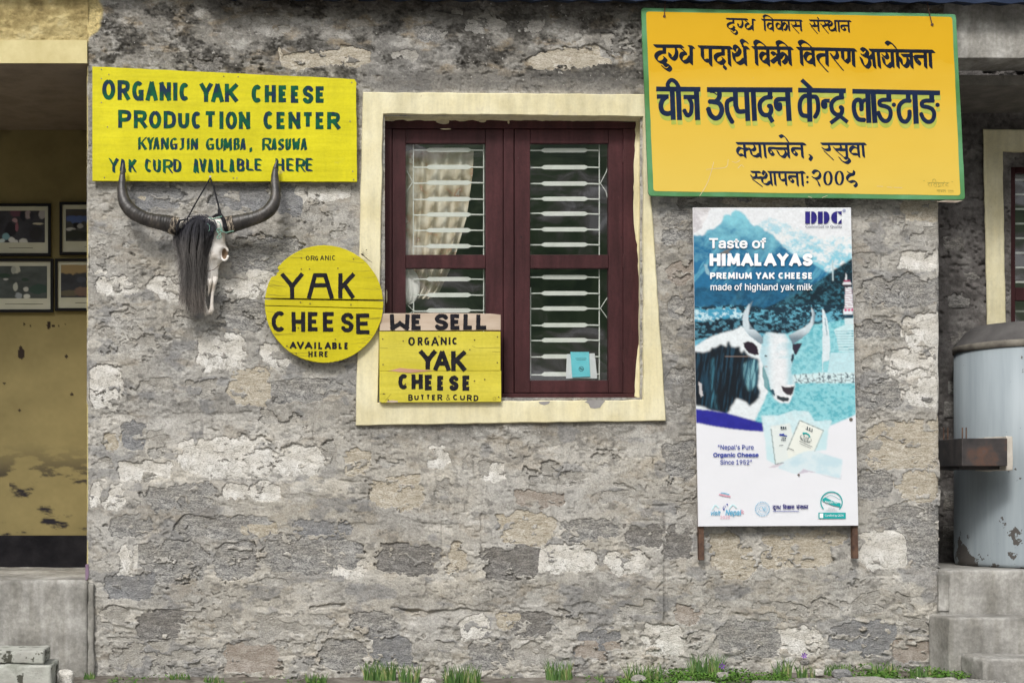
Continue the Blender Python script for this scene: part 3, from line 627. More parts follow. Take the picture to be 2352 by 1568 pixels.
# security grille behind the glass
Mgr = M('grille_paint', (.78, .79, .75), (.86, .87, .83), 12, .5, .2, .002, 60)
YG = YF + .056
def grille(ys, xl, xr, fx0, fx1, vert, braces):
    g = empty('grille', P(xl, ys[-1][0], YG), parent=None)
    for (x, y0, y1) in vert: MB().tube([P(x, y0, YG + .006), P(x, y1, YG + .006)], .0036, 6).build('rod', Mgr, g)
    for i, (y, dy) in enumerate(ys):
        mb = MB(); a = 7
        w0 = .0036; xs = [xl, fx0, fx0 + a, fx1 - a, fx1, xr]; hw = [w0, w0, .0125, .0125, w0, w0]
        yy = [y + dy, y + dy, y, y, y - dy * .3, y - dy * .3 + .6]
        V = []
        for x, r, yv in zip(xs, hw, yy):
            for sy, sz in ((-1, -1), (1, -1), (1, 1), (-1, 1)):
                q = P(x, yv, YG); V.append((q[0], q[1] + sy * .003, q[2] + sz * r))
        F = [(i_ * 4 + k, i_ * 4 + (k + 1) % 4, i_ * 4 + 4 + (k + 1) % 4, i_ * 4 + 4 + k) for i_ in range(5) for k in range(4)] + [(0, 1, 2, 3), (23, 22, 21, 20)]
        mb.add(V, F); mb.build('bar', Mgr, g)
    for b in braces: MB().tube([P(q[0], q[1], YG + .004) for q in b], .0028, 6).build('brace', Mgr, g)
    return g
g1 = grille([(345, 0), (384, .5), (420, 1), (457.5, 1), (493, 1), (529, .5), (565.5, .5)] + [(641, 0), (677.5, 0), (713, 1.5), (750, 0), (786, 0), (822, 0), (858, 0)], 949, 1112, 979, 1082,
            [(949.5, 330, 584), (1111, 330, 870), (950, 690, 870)], [[(934, 392), (948, 418), (934, 440)], [(936, 700), (950, 714), (938, 722)]])
tag(g1, 'pale steel security bars behind the left half of the window glass', 'window grille', 'window grilles')
g2 = grille([(345.5, .5), (384.5, .8), (422, 0), (457, 0), (491, -1), (527, 0), (562, .5), (636.5, 0), (673.5, 0), (708.5, .5), (746.5, .8), (781, 1), (818.5, 1), (859, 1.5)], 1218, 1377, 1243, 1350,
            [(1376.5, 330, 872), (1218.5, 660, 868)], [[(1397, 380), (1392, 396), (1379, 421), (1392, 440), (1397, 462)], [(1396, 682), (1379, 708), (1396, 732)]])
tag(g2, 'pale steel security bars behind the right half of the window glass', 'window grille', 'window grilles')

# dark room behind the window
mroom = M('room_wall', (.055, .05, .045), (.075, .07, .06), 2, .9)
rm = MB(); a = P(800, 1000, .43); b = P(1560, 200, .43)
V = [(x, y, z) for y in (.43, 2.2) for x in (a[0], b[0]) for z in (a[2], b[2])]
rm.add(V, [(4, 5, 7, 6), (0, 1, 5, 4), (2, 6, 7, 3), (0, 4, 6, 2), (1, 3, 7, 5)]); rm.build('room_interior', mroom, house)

# curtain
mcur, t, b = _nodes('floral_curtain'); n = noise_node(t, 9, 3, .5); n2 = noise_node(t, 23, 3, .5)
r = ramp(t, n.outputs['Fac'], [(.36, (.84, .79, .70)), (.50, (.70, .62, .50)), (.60, (.50, .41, .29)), (.635, (.52, .30, .21)), (.66, (.78, .72, .62))])
t.links.new(r.outputs[0], b.inputs['Base Color']); b.inputs['Roughness'].default_value = .9
def cloth(name, label, edge_l, edge_r, y0, y1, Yb, amp, folds, mat, ny=40, nx=90, seed=1):
    v = np.linspace(0, 1, ny)[:, None]; u = np.linspace(0, 1, nx)[None, :]
    el = np.interp(v[:, 0], [q[0] for q in edge_l], [q[1] for q in edge_l])[:, None]; er = np.interp(v[:, 0], [q[0] for q in edge_r], [q[1] for q in edge_r])[:, None]
    x = el + (er - el) * u; y = y0 + (y1 - y0) * v + 5 * np.sin(u * folds * 6.3) * (1 - v) * .35 + 0 * x
    Yd = Yb + amp * (np.sin(u * folds * 6.283 + 1.5 * np.sin(v * 3 + u * 2)) * (.5 + .5 * v) + .16 * np.sin(u * folds * 1.7 * 6.28 + v * 4)) + .012 * (fbm(x, y, 30, 50, seed, 3) - .5)
    V = np.array([P(a_, b_, c_) for a_, b_, c_ in zip(x.ravel(), y.ravel(), Yd.ravel())])
    o = add(name, V, grid_faces(ny, nx), mat, None, smooth=True); return tag(o, label, 'curtain')
cloth('curtain', 'cream floral curtain gathered to the left behind the window bars', [(0, 925), (1, 925)], [(0, 1088), (.15, 1086), (.45, 1072), (.75, 1042), (.95, 1010), (1, 990)], 346, 686, YG + .058, .020, 5.5, mcur)
mcw, t, b = _nodes('white_curtain_cloth'); n = noise_node(t, 12, 3, .5); r = ramp(t, n.outputs['Fac'], [(.6, (.93, .91, .88)), (.66, (.70, .46, .36))]); t.links.new(r.outputs[0], b.inputs['Base Color'])
u_, v_ = np.meshgrid(np.linspace(0, 2 * math.pi, 36), np.linspace(0.02, math.pi - .02, 20))
bx = 944 + 25 * np.sin(v_) * np.cos(u_) * (1 + .12 * np.sin(5 * u_)) - 6; by = 656 - 41 * np.cos(v_) + 2 * np.sin(u_ * 4); bY = YG + .036 - .026 * np.sin(v_) * np.sin(u_) + .005 * np.sin(9 * u_ + 3 * v_)
tag(add('curtain_bundle', [P(a_, b_, c_) for a_, b_, c_ in zip(bx.ravel(), by.ravel(), bY.ravel())], grid_faces(*u_.shape), mcw, smooth=True), 'bunched white end of the curtain knotted in the lower left pane', 'curtain')
# cheese packet and paper standing in the right sash
mpk = M('teal_packet', (.14, .62, .74), (.20, .70, .80), 8, .45); mpp = M('white_paper', (.78, .78, .80), (.72, .72, .77), 3, .8); mdk = M('print_dark', (.03, .12, .16))
pk = MB().prism([(1302, 813), (1366, 811), (1372, 869), (1300, 869)][::-1], YG - .014, YG - .012).build('paper_sheet', mpp); tag(pk, 'white paper leaning inside the lower right window pane behind the packet', 'paper')
pk = empty('cheese_packet', P(1335, 866, YG - .02), 'small turquoise cheese packet standing behind the lower right pane', 'packet')
MB().prism([(1310.5, 808), (1353, 808), (1356, 865), (1315, 867)][::-1], YG - .022, YG - .0145, bev=.002).build('wrapper', mpk, pk)
paint('emblem', [St([(1335 + 5.2 * math.cos(t), 847 + 5.2 * math.sin(t)) for t in np.linspace(0, 6.3, 16)], .7), St([(1333, 846), (1337, 848)], 1.6), St([(1322, 823), (1347, 823)], .5), St([(1324, 826.5), (1345, 826.5)], .4)], YG - .0225, mdk, pk, .5)
# ================================================================== SIGNS
# ---- yellow plywood board with green lettering
def yellow_mat(name, a, b_, grain=(.25, 1, 1), spots=(), rough=.5):
    return M(name, a, b_, 5, rough, .45, .004, 30, stretch=grain, spec=.2, spots=spots, grime=.12)
My1 = yellow_mat('sign_yellow', (.59, .535, .006), (.67, .61, .014), spots=[(5, .70, (.62, .55, .10)), (60, .79, (.25, .2, .05)), (2.4, .74, (.62, .58, .03)), (34, .74, (.40, .36, .05))])
mgr, t, b = _nodes('sign_green'); n = noise_node(t, 16, 3, .5); r = ramp(t, n.outputs['Fac'], [(.40, (.010, .028, .065)), (.50, (.004, .062, .036)), (.62, (.004, .10, .045))]); t.links.new(r.outputs[0], b.inputs['Base Color']); b.inputs['Roughness'].default_value = .55; b.inputs['Specular IOR Level'].default_value = .12
Mrust = M('rusty_steel', (.055, .032, .025), (.13, .075, .05), 30, .7, .3, .003, 80)
Mnail = M('nail_steel', (.30, .29, .27), (.16, .12, .09), 90, .5, metal=.6)
Mwoodbare = M('bare_wood', (.40, .30, .22), (.62, .52, .42), 9, .8, .4, .003, 30, stretch=(.15, 1, 1))
def nail(x, y, Y, parent, r=.004, mat=None): MB().lathe(0, 0, [(0, 0)], 3); mb = MB(); c = P(x, y, Y); mb.tube([(c[0], Y - .003, c[2]), (c[0], Y + .004, c[2])], [r, r], 8); return mb.build('nail', mat or Mnail, parent)
YS = -.048
s1 = empty('painted_board', P(516, 417, YS), 'yellow board with green capitals reading ORGANIC YAK CHEESE PRODUCTION CENTER', 'sign')
top = [(212 + (x_ - 0) , 153 + x_ * 29 / 606 + random.uniform(-.5, .5)) for x_ in range(0, 607, 14)]
right = [(818 + 2 * t_ / 235 + random.uniform(-.7, .7), 182 + t_) for t_ in range(8, 232, 14)]
bot = [(820 - x_, 417.3 - x_ * 1.8 / 608 + random.uniform(-.3, .3)) for x_ in range(0, 609, 16)]
outl = (top + right + bot)
MB().prism(outl[::-1], YS, YS + .016, bev=.001).build('board', My1, s1)
YL = YS - .0012
L1 = [('O',158,190,330,458),('R',360,200,522,460),('G',550,212,706,470),('A',728,220,885,468),('N',908,228,1058,468),('I',1085,232,1145,468),('C',1168,235,1300,472),('Y',1435,240,1600,485),('A',1585,248,1748,487)]
L1b = [('K',30,247,200,485),('C',380,260,522,497),('H',552,265,698,490),('E',732,268,858,490),('E',893,272,1018,497),('S',1045,275,1190,505),('E',1217,280,1350,497)]
L2 = [('P',368,588,540,823),('R',572,593,745,828),('O',770,600,932,833),('D',962,602,1125,832),('U',1150,604,1298,832),('C',1328,608,1460,837),('T',1485,605,1658,837),('I',1690,608,1745,838)]
L2b = [('O',40,608,192,843),('N',213,615,362,838),('C',535,606,672,842),('E',705,615,838,840),('N',862,617,1018,836),('T',1038,617,1192,835),('E',1217,617,1345,840),('R',1367,617,1538,842)]
L3 = [('K',630,945,745,1108),('Y',745,950,835,1108),('A',825,950,910,1105),('N',928,952,1030,1105),('G',1045,955,1145,1105),('J',1165,960,1235,1108),('I',1262,960,1305,1105),('N',1318,962,1412,1108),('G',1515,958,1625,1108),('U',1645,962,1740,1108)]
L3b = [('M',10,960,125,1120),('B',145,960,225,1110),('A',230,962,305,1110),(',',355,1080,385,1138),('R',520,958,640,1115),('A',640,962,710,1110),('S',725,970,805,1112),('U',822,965,895,1112),('W',910,960,1015,1110),('A',1020,960,1105,1112)]
L4 = [('Y',245,1222,375,1405),('A',390,1232,470,1400),('K',505,1235,610,1402),('C',718,1232,805,1398),('U',825,1238,925,1400),('R',955,1238,1085,1412),('D',1090,1235,1195,1396),('A',1350,1230,1425,1410),('V',1428,1228,1525,1400),('A',1540,1232,1615,1408),('I',1645,1235,1690,1405)]
L4b = [('L',-25,1232,68,1395),('A',90,1232,160,1400),('B',188,1228,290,1388),('L',310,1230,410,1378),('E',420,1228,515,1380),('H',695,1225,808,1385),('E',835,1225,935,1385),('R',958,1225,1085,1395),('E',1085,1222,1182,1385)]
paint('lettering', letters(L1, ZE, 4.9) + letters(L1b, ZF, 4.9), YL, mgr, s1, .6, .25)
paint('lettering', letters(L2, ZE, 4.6) + letters(L2b, ZF, 4.6), YL, mgr, s1, .6, .25)
NB1 = (3.5, .95, math.radians(-28))
paint('lettering', letters(L3, ZE, 3, NB1) + letters(L3b, ZF, 3, NB1), YL, mgr, s1, .5, .15)
NB2 = (4.1, 1.1, math.radians(35))
paint('lettering', letters(L4, ZE, 3, NB2) + letters(L4b, ZF, 3, NB2), YL, mgr, s1, .5, .15)
for (x, y) in ((233, 160), (250, 172), (233, 181), (233, 236), (247, 292), (240, 408), (514, 176), (547, 177), (808, 190), (804, 279), (810, 394), (812, 413), (536, 409), (544, 409)): nail(x, y, YS, s1, .0035, Mnail if x != 514 else Mrust)

# ---- round board
My2 = yellow_mat('round_yellow', (.52, .45, .008), (.62, .54, .018), (.12, 1, 1.6), spots=[(3.2, .67, (.52, .45, .05)), (18, .73, (.42, .36, .06))])
Mblk = M('black_paint', (.009, .009, .012), (.022, .021, .026), 30, .7, .3, .002, 90, spec=.1)
Mgrain = M('grain_crack', (.16, .13, .03), (.30, .25, .05), 40, .9)
YR = -.062
s2 = empty('round_plank_sign', P(744, 830, YR), 'round yellow plank sign with black letters reading YAK CHEESE AVAILABLE HERE', 'sign')
cx, cy, R1, R2 = 744.2, 697.8, 135.8, 134.5
def circ_pts(ya, yb, fa, fb):
    """part of the disc between two joint lines"""
    pts = []
    for k in range(160):
        th = 2 * math.pi * k / 160; x = cx + R1 * math.cos(th) + random.uniform(-.3, .3); y = cy + R2 * math.sin(th) + random.uniform(-.3, .3)
        if 625 < y < 636 and x < 650: x += 0
        if x < 660 and 612 < y < 634: x = max(x, 640 + (y - 612) * -.1 + 4 * math.sin(y))
        if fa(x) < y < fb(x): pts.append((x, y))
    return pts
jt = lambda x: 684.0 + (x - 608) * .014; jt2 = lambda x: 687.6 + (x - 608) * .016
jb = lambda x: 700.8 + (x - 608) * .026; jb2 = lambda x: 702.6 + (x - 608) * .026
for fa, fb, dY in ((lambda x: -1e9, jt, 0), (jt2, jb, .0015), (jb2, lambda x: 1e9, .0005)):
    p = circ_pts(0, 0, fa, fb)
    # add joint corners
    def edge(f):
        o = []
        for sx in (-1, 1):
            x = cx + sx * R1
            for _ in range(4): x = cx + sx * R1 * math.sqrt(max(0, 1 - ((f(x) - cy) / R2) ** 2))
            o.append((x, f(x)))
        return o
    ex = []
    if fa(0) > -1e8: ex += edge(fa)
    if fb(0) < 1e8: ex += edge(fb)
    p += ex; my = sum(a[1] for a in p) / len(p)
    p.sort(key=lambda q: math.atan2(q[1] - my, q[0] - cx))
    MB().prism(p[::-1], YR + dY, YR + .022, bev=.0012).build('plank', My2, s2)
G1 = [('O',553,190,598,247),('R',612,190,660,248),('G',665,192,700,247),('A',725,188,775,245),('N',785,185,830,245),('I',838,188,856,245),('C',868,185,912,245)]
paint('lettering', letters(G1, ZG, .95), YR - .001, Mblk, s2, .35, .1)
paint('lettering', letters([('Y',255,400,520,705),('K',945,402,1140,705)], ZG, 4.9, jit=.5) + [St([ZG(*q) for q in p_], 4.9, butt=True) for p_ in ([(588,705),(665,418)], [(645,425),(805,425)], [(785,418),(868,708)], [(625,546),(830,546)])], YR - .001, Mblk, s2, .6, .5, 3)
paint('lettering', letters([('C',142,855,320,1105),('H',382,865,545,1105),('E',575,868,718,1100),('E',757,868,912,1105),('S',975,880,1130,1108),('E',1157,885,1343,1135)], ZG, 4.7, jit=.7), YR - .001, Mblk, s2, .6, .5, 4)
paint('lettering', letters([('A',358,1228,440,1310),('V',445,1225,530,1312),('A',540,1228,632,1312),('I',655,1232,675,1312),('L',702,1232,760,1318),('A',780,1232,858,1315),('B',870,1232,928,1315),('L',948,1240,998,1315),('E',1018,1235,1068,1318)], ZG, 2.2), YR - .001, Mblk, s2, .5, .35, 5)
paint('lettering', letters([('H',583,1340,635,1410),('E',655,1340,690,1405),('R',712,1342,762,1408),('E',778,1340,822,1410)], ZG, 1.55), YR - .001, Mblk, s2, .5, .35, 6)
gs = []
rr = random.Random(5)
for k in range(34):
    y = rr.uniform(575, 822); hw_ = R1 * math.sqrt(max(.02, 1 - ((y - cy) / R2) ** 2)) - 3; side = rr.choice([-1, 1]); L_ = rr.uniform(14, 60)
    x0 = cx + side * hw_; pts = [(x0 - side * L_ * t_, y + 2.2 * math.sin(t_ * 3 + k) + (0 if side > 0 else t_ * 3)) for t_ in np.linspace(0, 1, 7)]
    if any(abs(q[1] - 694) < 13 for q in pts): continue
    gs.append(St(pts, .34, .12))
paint('grain_cracks', gs, YR - .0006, Mgrain, s2, .3)
for (x, y) in ((692, 592.5), (812, 595), (692, 618), (711, 618), (776, 616), (690, 694), (712, 697), (806, 699.5), (770, 779), (680, 811), (659, 794), (685, 753)): nail(x, y, YR, s2, .0036, Mrust)
# dry twig caught behind the disc
tw = MB(); tw.tube([P(832, 584, -.05), P(838, 590, -.07), P(846, 597, -.08), P(855, 603, -.08)], [.0022, .002, .0018, .001], 6)
for k in range(7):
    a_ = -1.9 + k * .38; tw.tube([P(833, 585, -.055), P(833 + 7 * math.cos(a_), 585 + 8 * math.sin(a_), -.07), P(833 + 13 * math.cos(a_ + .25), 585 + 15 * math.sin(a_ + .25), -.075)], [.0008, .0006, .0004], 4)
tw.tube([P(841, 575, -.07), P(843, 573, -.07)], [.003, .002], 6); tw.tube([P(830, 583, -.052), P(834, 587, -.06)], [.004, .003], 6)
tag(tw.build('dry_twig', M('twig', (.05, .038, .03), (.09, .07, .05), 30, .9)), 'tiny dry twig with seed stalks stuck at the upper right rim of the round sign', 'twig')

# ---- WE SELL plank sign standing in the window corner
YW = -.055
s3 = empty('plank_sign', P(1012, 922, YW), 'rectangular plank sign reading WE SELL ORGANIC YAK CHEESE BUTTER & CURD on the sill', 'sign')
My3 = yellow_mat('plank_yellow', (.56, .485, .04), (.65, .575, .08), (.10, 1, 1.5), spots=[(3.0, .67, (.72, .60, .02)), (16, .76, (.50, .44, .10))])
q = [ZH(115, 92), ZH(1000, 84), ZH(1860, 95), ZH(2012, 112), ZH(2012, 352), ZH(1100, 358), ZH(112, 362)]
MB().prism(q[::-1], YW + .002, YW + .03, bev=.0015).build('plank', Mwoodbare, s3)
q = [ZH(110, 374), ZH(2008, 374), ZH(2008, 986), ZH(112, 990)]
MB().prism(q[::-1], YW, YW + .028, bev=.0015).build('plank', My3, s3)
q = [ZH(112, 993), ZH(2018, 990), ZH(2020, 1475), ZH(400, 1483), ZH(150, 1490), ZH(112, 1470)]
MB().prism(q[::-1], YW + .0012, YW + .029, bev=.0015).build('plank', My3, s3)
Y_ = YW - .001
paint('lettering', letters([('w',272,105,585,355),('E',610,105,785,352),('S',970,100,1190,352),('E',1218,100,1395,350),('L',1425,100,1595,350),('L',1625,110,1815,350)], ZH, 4.9, jit=.5), Y_ + .002, Mblk, s3, .6, .5, 7)
paint('lettering', letters([('O',560,460,665,598),('R',708,462,785,592),('G',812,465,892,588),('A',920,462,1040,600),('N',1068,465,1165,582),('I',1195,465,1222,580),('C',1250,468,1335,580)], ZH, 2.1), Y_, Mblk, s3, .5, .4, 8)
paint('lettering', letters([('Y',738,670,1000,970),('A',960,680,1225,988),('K',1232,680,1465,995)], ZH, 5.3, jit=.5), Y_, Mblk, s3, .6, .5, 9)
paint('lettering', letters([('C',405,1038,565,1280),('H',612,1045,790,1278),('E',820,1055,960,1295),('E',1012,1068,1140,1300),('S',1200,1068,1350,1300),('E',1410,1065,1548,1303)], ZH, 4.7, jit=.5), Y_ + .0012, Mblk, s3, .6, .5, 10)
paint('lettering', letters([('B',560,1360,632,1460),('U',655,1365,725,1450),('T',752,1362,812,1452),('T',840,1362,905,1452),('E',932,1365,990,1452),('R',1018,1358,1095,1452),('C',1262,1358,1340,1450),('U',1372,1365,1450,1452),('R',1480,1365,1558,1462),('D',1585,1370,1660,1465)], ZH, 1.6) + letters([('&',1152,1360,1218,1450)], ZH, .6), Y_ + .0012, Mblk, s3, .5, .3, 11)
Mtear = M('torn_wood', (.42, .22, .14), (.52, .30, .20), 12, .85, .4, .003, 40, stretch=(.2, 1, 1))
MB().prism([ZH(*p_) for p_ in ((240,992),(330,972),(430,944),(560,958),(700,966),(900,982),(960,987),(800,1003),(620,1022),(540,1020),(400,1005),(300,992))][::-1], YW - .0007, YW + .002).build('torn_patch', Mtear, s3)
MB().prism([ZH(*p_) for p_ in ((215,1478),(250,1455),(320,1450),(395,1462),(400,1482),(300,1486))][::-1], YW - .0003, YW + .003).build('torn_patch', Mwoodbare, s3)
for (x, y) in ((160,493),(480,522),(1040,452),(1598,506),(1958,457),(165,893),(1955,862),(515,1196),(1598,1146),(1758,1124),(178,1350),(246,1448),(1978,1400),(1526,660)): c_ = ZH(x, y); nail(c_[0], c_[1], YW, s3, .0035, Mrust)
gs = [St([ZH(*a_) for a_ in p_], .3) for p_ in (smoothpts([(1560,600),(1640,630),(1800,630),(2000,625)]), [(115,632),(240,634)], [(1880,690),(2000,694)], [(1200,742),(1500,740)], [(200,1460),(290,1350)], [(120,1350),(200,1350)], smoothpts([(1885,1420),(1900,1405),(1930,1408),(1930,1440),(1900,1450),(1885,1430)]))]
paint('grain_cracks', gs, YW - .0006, Mgrain, s3, .3)

# ---- big enamelled tin sign with Devanagari lettering
YO = -.085
s4 = empty('tin_sign', P(1845, 455, YO), 'large orange tin sign with green border and dark blue Devanagari lettering', 'sign')
Mgreen = M('border_green', (.06, .19, .05), (.12, .33, .16), 2.5, .5, .2, .002, 30, spots=[(30, .78, (.6, .6, .5))])
mo, t, b = _nodes('sign_orange'); tc = t.nodes.new('ShaderNodeTexCoord'); sp = t.nodes.new('ShaderNodeSeparateXYZ'); t.links.new(tc.outputs['Object'], sp.inputs[0])
n = noise_node(t, 2.2, 4, .55, 'Object', (.5, 1, 2)); mt_ = t.nodes.new('ShaderNodeMath'); mt_.operation = 'MULTIPLY_ADD'; mt_.inputs[1].default_value = .5; t.links.new(n.outputs['Fac'], mt_.inputs[0]); t.links.new(sp.outputs[2], mt_.inputs[2])
# paint faded more towards the washed lower half
r = ramp(t, mt_.outputs[0], [(.30, (.70, .50, .085)), (.75, (.69, .46, .055)), (1.0, (.67, .405, .022)), (1.35, (.65, .38, .012))])
n2 = noise_node(t, 26, 4, .6); r2 = ramp(t, n2.outputs['Fac'], [(.715, (0, 0, 0)), (.74, (1, 1, 1))]); c_ = mixc(t, r2.outputs[0], r.outputs[0], (.62, .42, .12))
t.links.new(c_, b.inputs['Base Color']); b.inputs['Roughness'].default_value = .5; b.inputs['Specular IOR Level'].default_value = .2
n3 = noise_node(t, 3.5, 2, .5); bump(t, b, n3.outputs['Fac'], .3, .02)
def rounded(c, r, wob=0, sub=14, seed=2):
    rnd = random.Random(seed); o = []; n_ = len(c)
    for i in range(n_):
        p0, p1, p2 = np.array(c[i - 1], float), np.array(c[i], float), np.array(c[(i + 1) % n_], float)
        a = p1 + (p0 - p1) / np.linalg.norm(p0 - p1) * r; b2 = p1 + (p2 - p1) / np.linalg.norm(p2 - p1) * r
        for t_ in np.linspace(0, 1, 6): o.append((1 - t_) ** 2 * a + 2 * t_ * (1 - t_) * p1 + t_ * t_ * b2)
        nx_ = p2 + (p1 - p2) / np.linalg.norm(p1 - p2) * r
        for t_ in np.linspace(0, 1, sub)[1:-1]: o.append(b2 * (1 - t_) + nx_ * t_ + np.array([rnd.uniform(-wob, wob), rnd.uniform(-wob, wob)]))
    return [tuple(q_) for q_ in o]
MB().prism(rounded([(1473, 18), (2196, 33), (2217, 459), (1490, 450)], 9, .5)[::-1], YO, YO + .012, bev=.0015).build('tin_sheet', Mgreen, s4)
MB().prism(rounded([(1484, 27), (2187, 39.5), (2206, 449), (1501, 439)], 7, .5, seed=5)[::-1], YO - .0012, YO + .001).build('painted_panel', mo, s4)
Mfold = M('tin_fold', (.45, .40, .33), (.25, .2, .16), 10, .6)
MB().prism([(2172, 459.5), (2212, 460.5), (2196, 465.5), (2150, 463.5)][::-1], YO + .003, YO + .010).build('bent_edge', Mfold, s4)
Mnavy = M('sign_navy', (.007, .014, .042), (.013, .026, .065), 9, .6, spec=.1)
Mdk = M('sign_darkblue', (.007, .010, .018), (.012, .018, .036), 14, .6, spec=.1)
Mlg = M('sign_olive', (.36, .42, .06), (.46, .50, .10), 14, .5)
NA = (5.7, 1.2, math.radians(44))
def cs(cvt, lst, nib=NA):
    out = []
    for fl, pts in lst:
        p = [cvt(pts[i], pts[i + 1]) for i in range(0, len(pts), 2)]
        if 's' in fl: p = smoothpts(p, 5)
        r1 = .35 if 't' in fl else 1
        out.append(St(p, 1, r1, nib=nib))
    return out
s, l = 's', 'l'
DA = (s,[350,672,290,680,238,718,232,765,262,805,310,822,350,803,368,768,352,756]); 
GL = {  # traced glyphs: reference box (x0,x1,y0,y1) and strokes, zoom units
 'da': ((205,395,590,840), [(l,[348,600,348,668]), DA]),
 'u': ((318,455,860,945), [(s,[350,868,385,850,430,872,432,905,400,930,360,912,325,882])]),
 'g_': ((405,540,590,795), [(s,[500,600,522,650,518,725,480,772,438,760,428,715,430,700])]),
 'dha': ((560,755,575,860), [(s,[575,612,610,640,648,675]), (s,[650,688,600,705,585,760,620,815,680,800,720,745]), (l,[730,598,732,838])]),
 'pa': ((865,1035,590,880), [(l,[888,612,892,750]), (s,[892,750,930,800,985,790]), (l,[1003,612,1008,858])]),
 'ra_': ((1435,1530,495,585), [(s,[1468,585,1448,535,1478,508,1525,535])]),
 'tha': ((1320,1535,570,870), [(s,[1350,650,1352,605,1390,592,1425,640,1400,700,1350,718,1332,690]), (s,[1335,715,1350,790,1400,835,1450,818,1485,780]), (l,[1492,600,1505,850])]),
 'aa': ((1240,1305,610,880), [(l,[1265,615,1280,858])]),
 'i': ((1630,1800,515,870), [(s,[1655,600,1640,552,1680,520,1740,545,1792,592]), (l,[1655,615,1665,850])]),
 'va': ((1700,1860,610,880), [(s,[1818,708,1760,690,1722,740,1742,802,1788,815,1820,785]), (l,[1820,620,1832,858])]),
 'kra': ((1865,2110,610,880), [(s,[1885,705,1915,685,1950,705,1965,750]), (s,[1965,755,1925,785,1882,818]), (l,[1975,620,1990,855]), (s,[1995,752,2045,695,2090,720,2085,790,2045,830])]),
 'ii': ((1950,2175,515,875), [(l,[2128,620,2145,850]), (s,[1972,605,1960,552,2005,528,2060,552,2108,600])]),
}
def GB(*names_):  # same, traced on the right-hand zoom
    pass
GLB = {
 'i': ((-10,50,515,870), [(s,[10,590,-6,550,40,522,100,545,160,598]), (l,[15,625,28,850])]),
 'va': ((55,225,620,880), [(s,[180,708,115,690,75,740,95,805,150,822,185,785]), (l,[183,632,200,858])]),
 'ta': ((235,415,640,945), [(s,[380,716,300,716,258,748,270,805,330,880,385,940]), (l,[382,642,388,858])]),
 'ra': ((425,610,640,920), [(s,[520,655,535,705,515,752,470,745,448,708]), (l,[478,765,605,920])]),
 'nna': ((580,795,640,890), [(l,[605,650,612,770]), (s,[612,770,655,815,690,790]), (l,[698,652,700,790]), (l,[757,652,768,870])]),
 'a': ((862,1090,615,910), [(s,[880,650,915,628,958,650,958,700,920,730,888,715]), (s,[930,735,985,770,995,835,955,888,910,858,872,762]), (s,[990,758,1020,745,1040,720]), (l,[1040,650,1065,890])]),
 'aa': ((1095,1160,650,905), [(l,[1115,660,1135,888])]),
 'ya': ((1172,1350,660,905), [(s,[1240,690,1248,735,1215,755,1185,722]), (s,[1188,760,1210,845,1262,880,1310,840]), (l,[1312,662,1325,880])]),
 'o': ((1225,1425,525,905), [(l,[1385,668,1400,888]), (s,[1232,560,1270,535,1322,562,1366,616])]),
 'ja': ((1435,1620,660,915), [(l,[1462,722,1600,724]), (s,[1515,730,1542,780,1535,848,1495,880,1452,835,1435,758]), (l,[1583,668,1597,892])]),
 'na': ((1630,1810,670,910), [(s,[1780,740,1665,738,1648,780,1665,825,1690,842,1704,805,1668,772]), (l,[1785,672,1792,890])]),
 'aa2': ((1830,1885,670,910), [(l,[1855,672,1865,888])]),
}
# headline (shirorekha) of line two
ln2 = cs(ZA, [(l,[215,588,605,592]),(l,[705,600,760,604]),(l,[848,602,1300,612]),(l,[1475,610,1540,614]),(l,[1615,614,2165,620])]) + cs(ZB, [(l,[-30,624,790,643]),(l,[1005,650,1905,664])])
for k_ in GL: ln2 += cs(ZA, GL[k_][1])
ln2 += cs(ZA, [(l,[1185,620,1185,690]),(s,[1187,698,1120,708,1078,745,1085,800,1130,832,1178,820,1200,785,1185,765]),(s,[1182,850,1215,882,1205,908])])
for k_ in GLB: ln2 += cs(ZB, GLB[k_][1])
paint('lettering', ln2, YO - .0024, Mdk, s4, .5)
NS = (3.2, .8, math.radians(44))
def put(ref, zc, src, x0, x1, y0, y1, cvt):
    """place a traced glyph in another box of the same hand"""
    (a0, a1, b0, b1), st = src[ref]
    o = []
    for fl, pts in st:
        q_ = []
        for i in range(0, len(pts), 2): q_ += [x0 + (pts[i] - a0) / (a1 - a0) * (x1 - x0), y0 + (pts[i + 1] - b0) / (b1 - b0) * (y1 - y0)]
        o.append((fl, q_))
    return o
KA = [(s,[2012,300,1975,265,1946,290,1958,338,1992,345,2018,318]),(l,[2020,222,2030,368]),(s,[2030,302,2065,258,2095,290,2085,345,2060,360])]
ln1 = [(l,[1238,200,1530,208]),(l,[1605,212,1640,214]),(l,[1742,214,2305,226])]
ln1 += put('da', 0, GL, 1232, 1365, 205, 358, 0) + put('u', 0, GL, 1300, 1400, 362, 430, 0) + put('g_', 0, GL, 1385, 1475, 205, 335, 0) + put('dha', 0, GL, 1488, 1625, 202, 375, 0)
ln1 += put('i', 0, GL, 1755, 1893, 148, 378, 0) + put('va', 0, GL, 1805, 1918, 215, 385, 0) + KA + [(l,[2118,228,2130,368]), (s,[2220,250,2226,290,2190,302,2165,280]), (l,[2178,312,2260,400]), (l,[2195,305,2280,300]), (l,[2288,232,2300,370])]
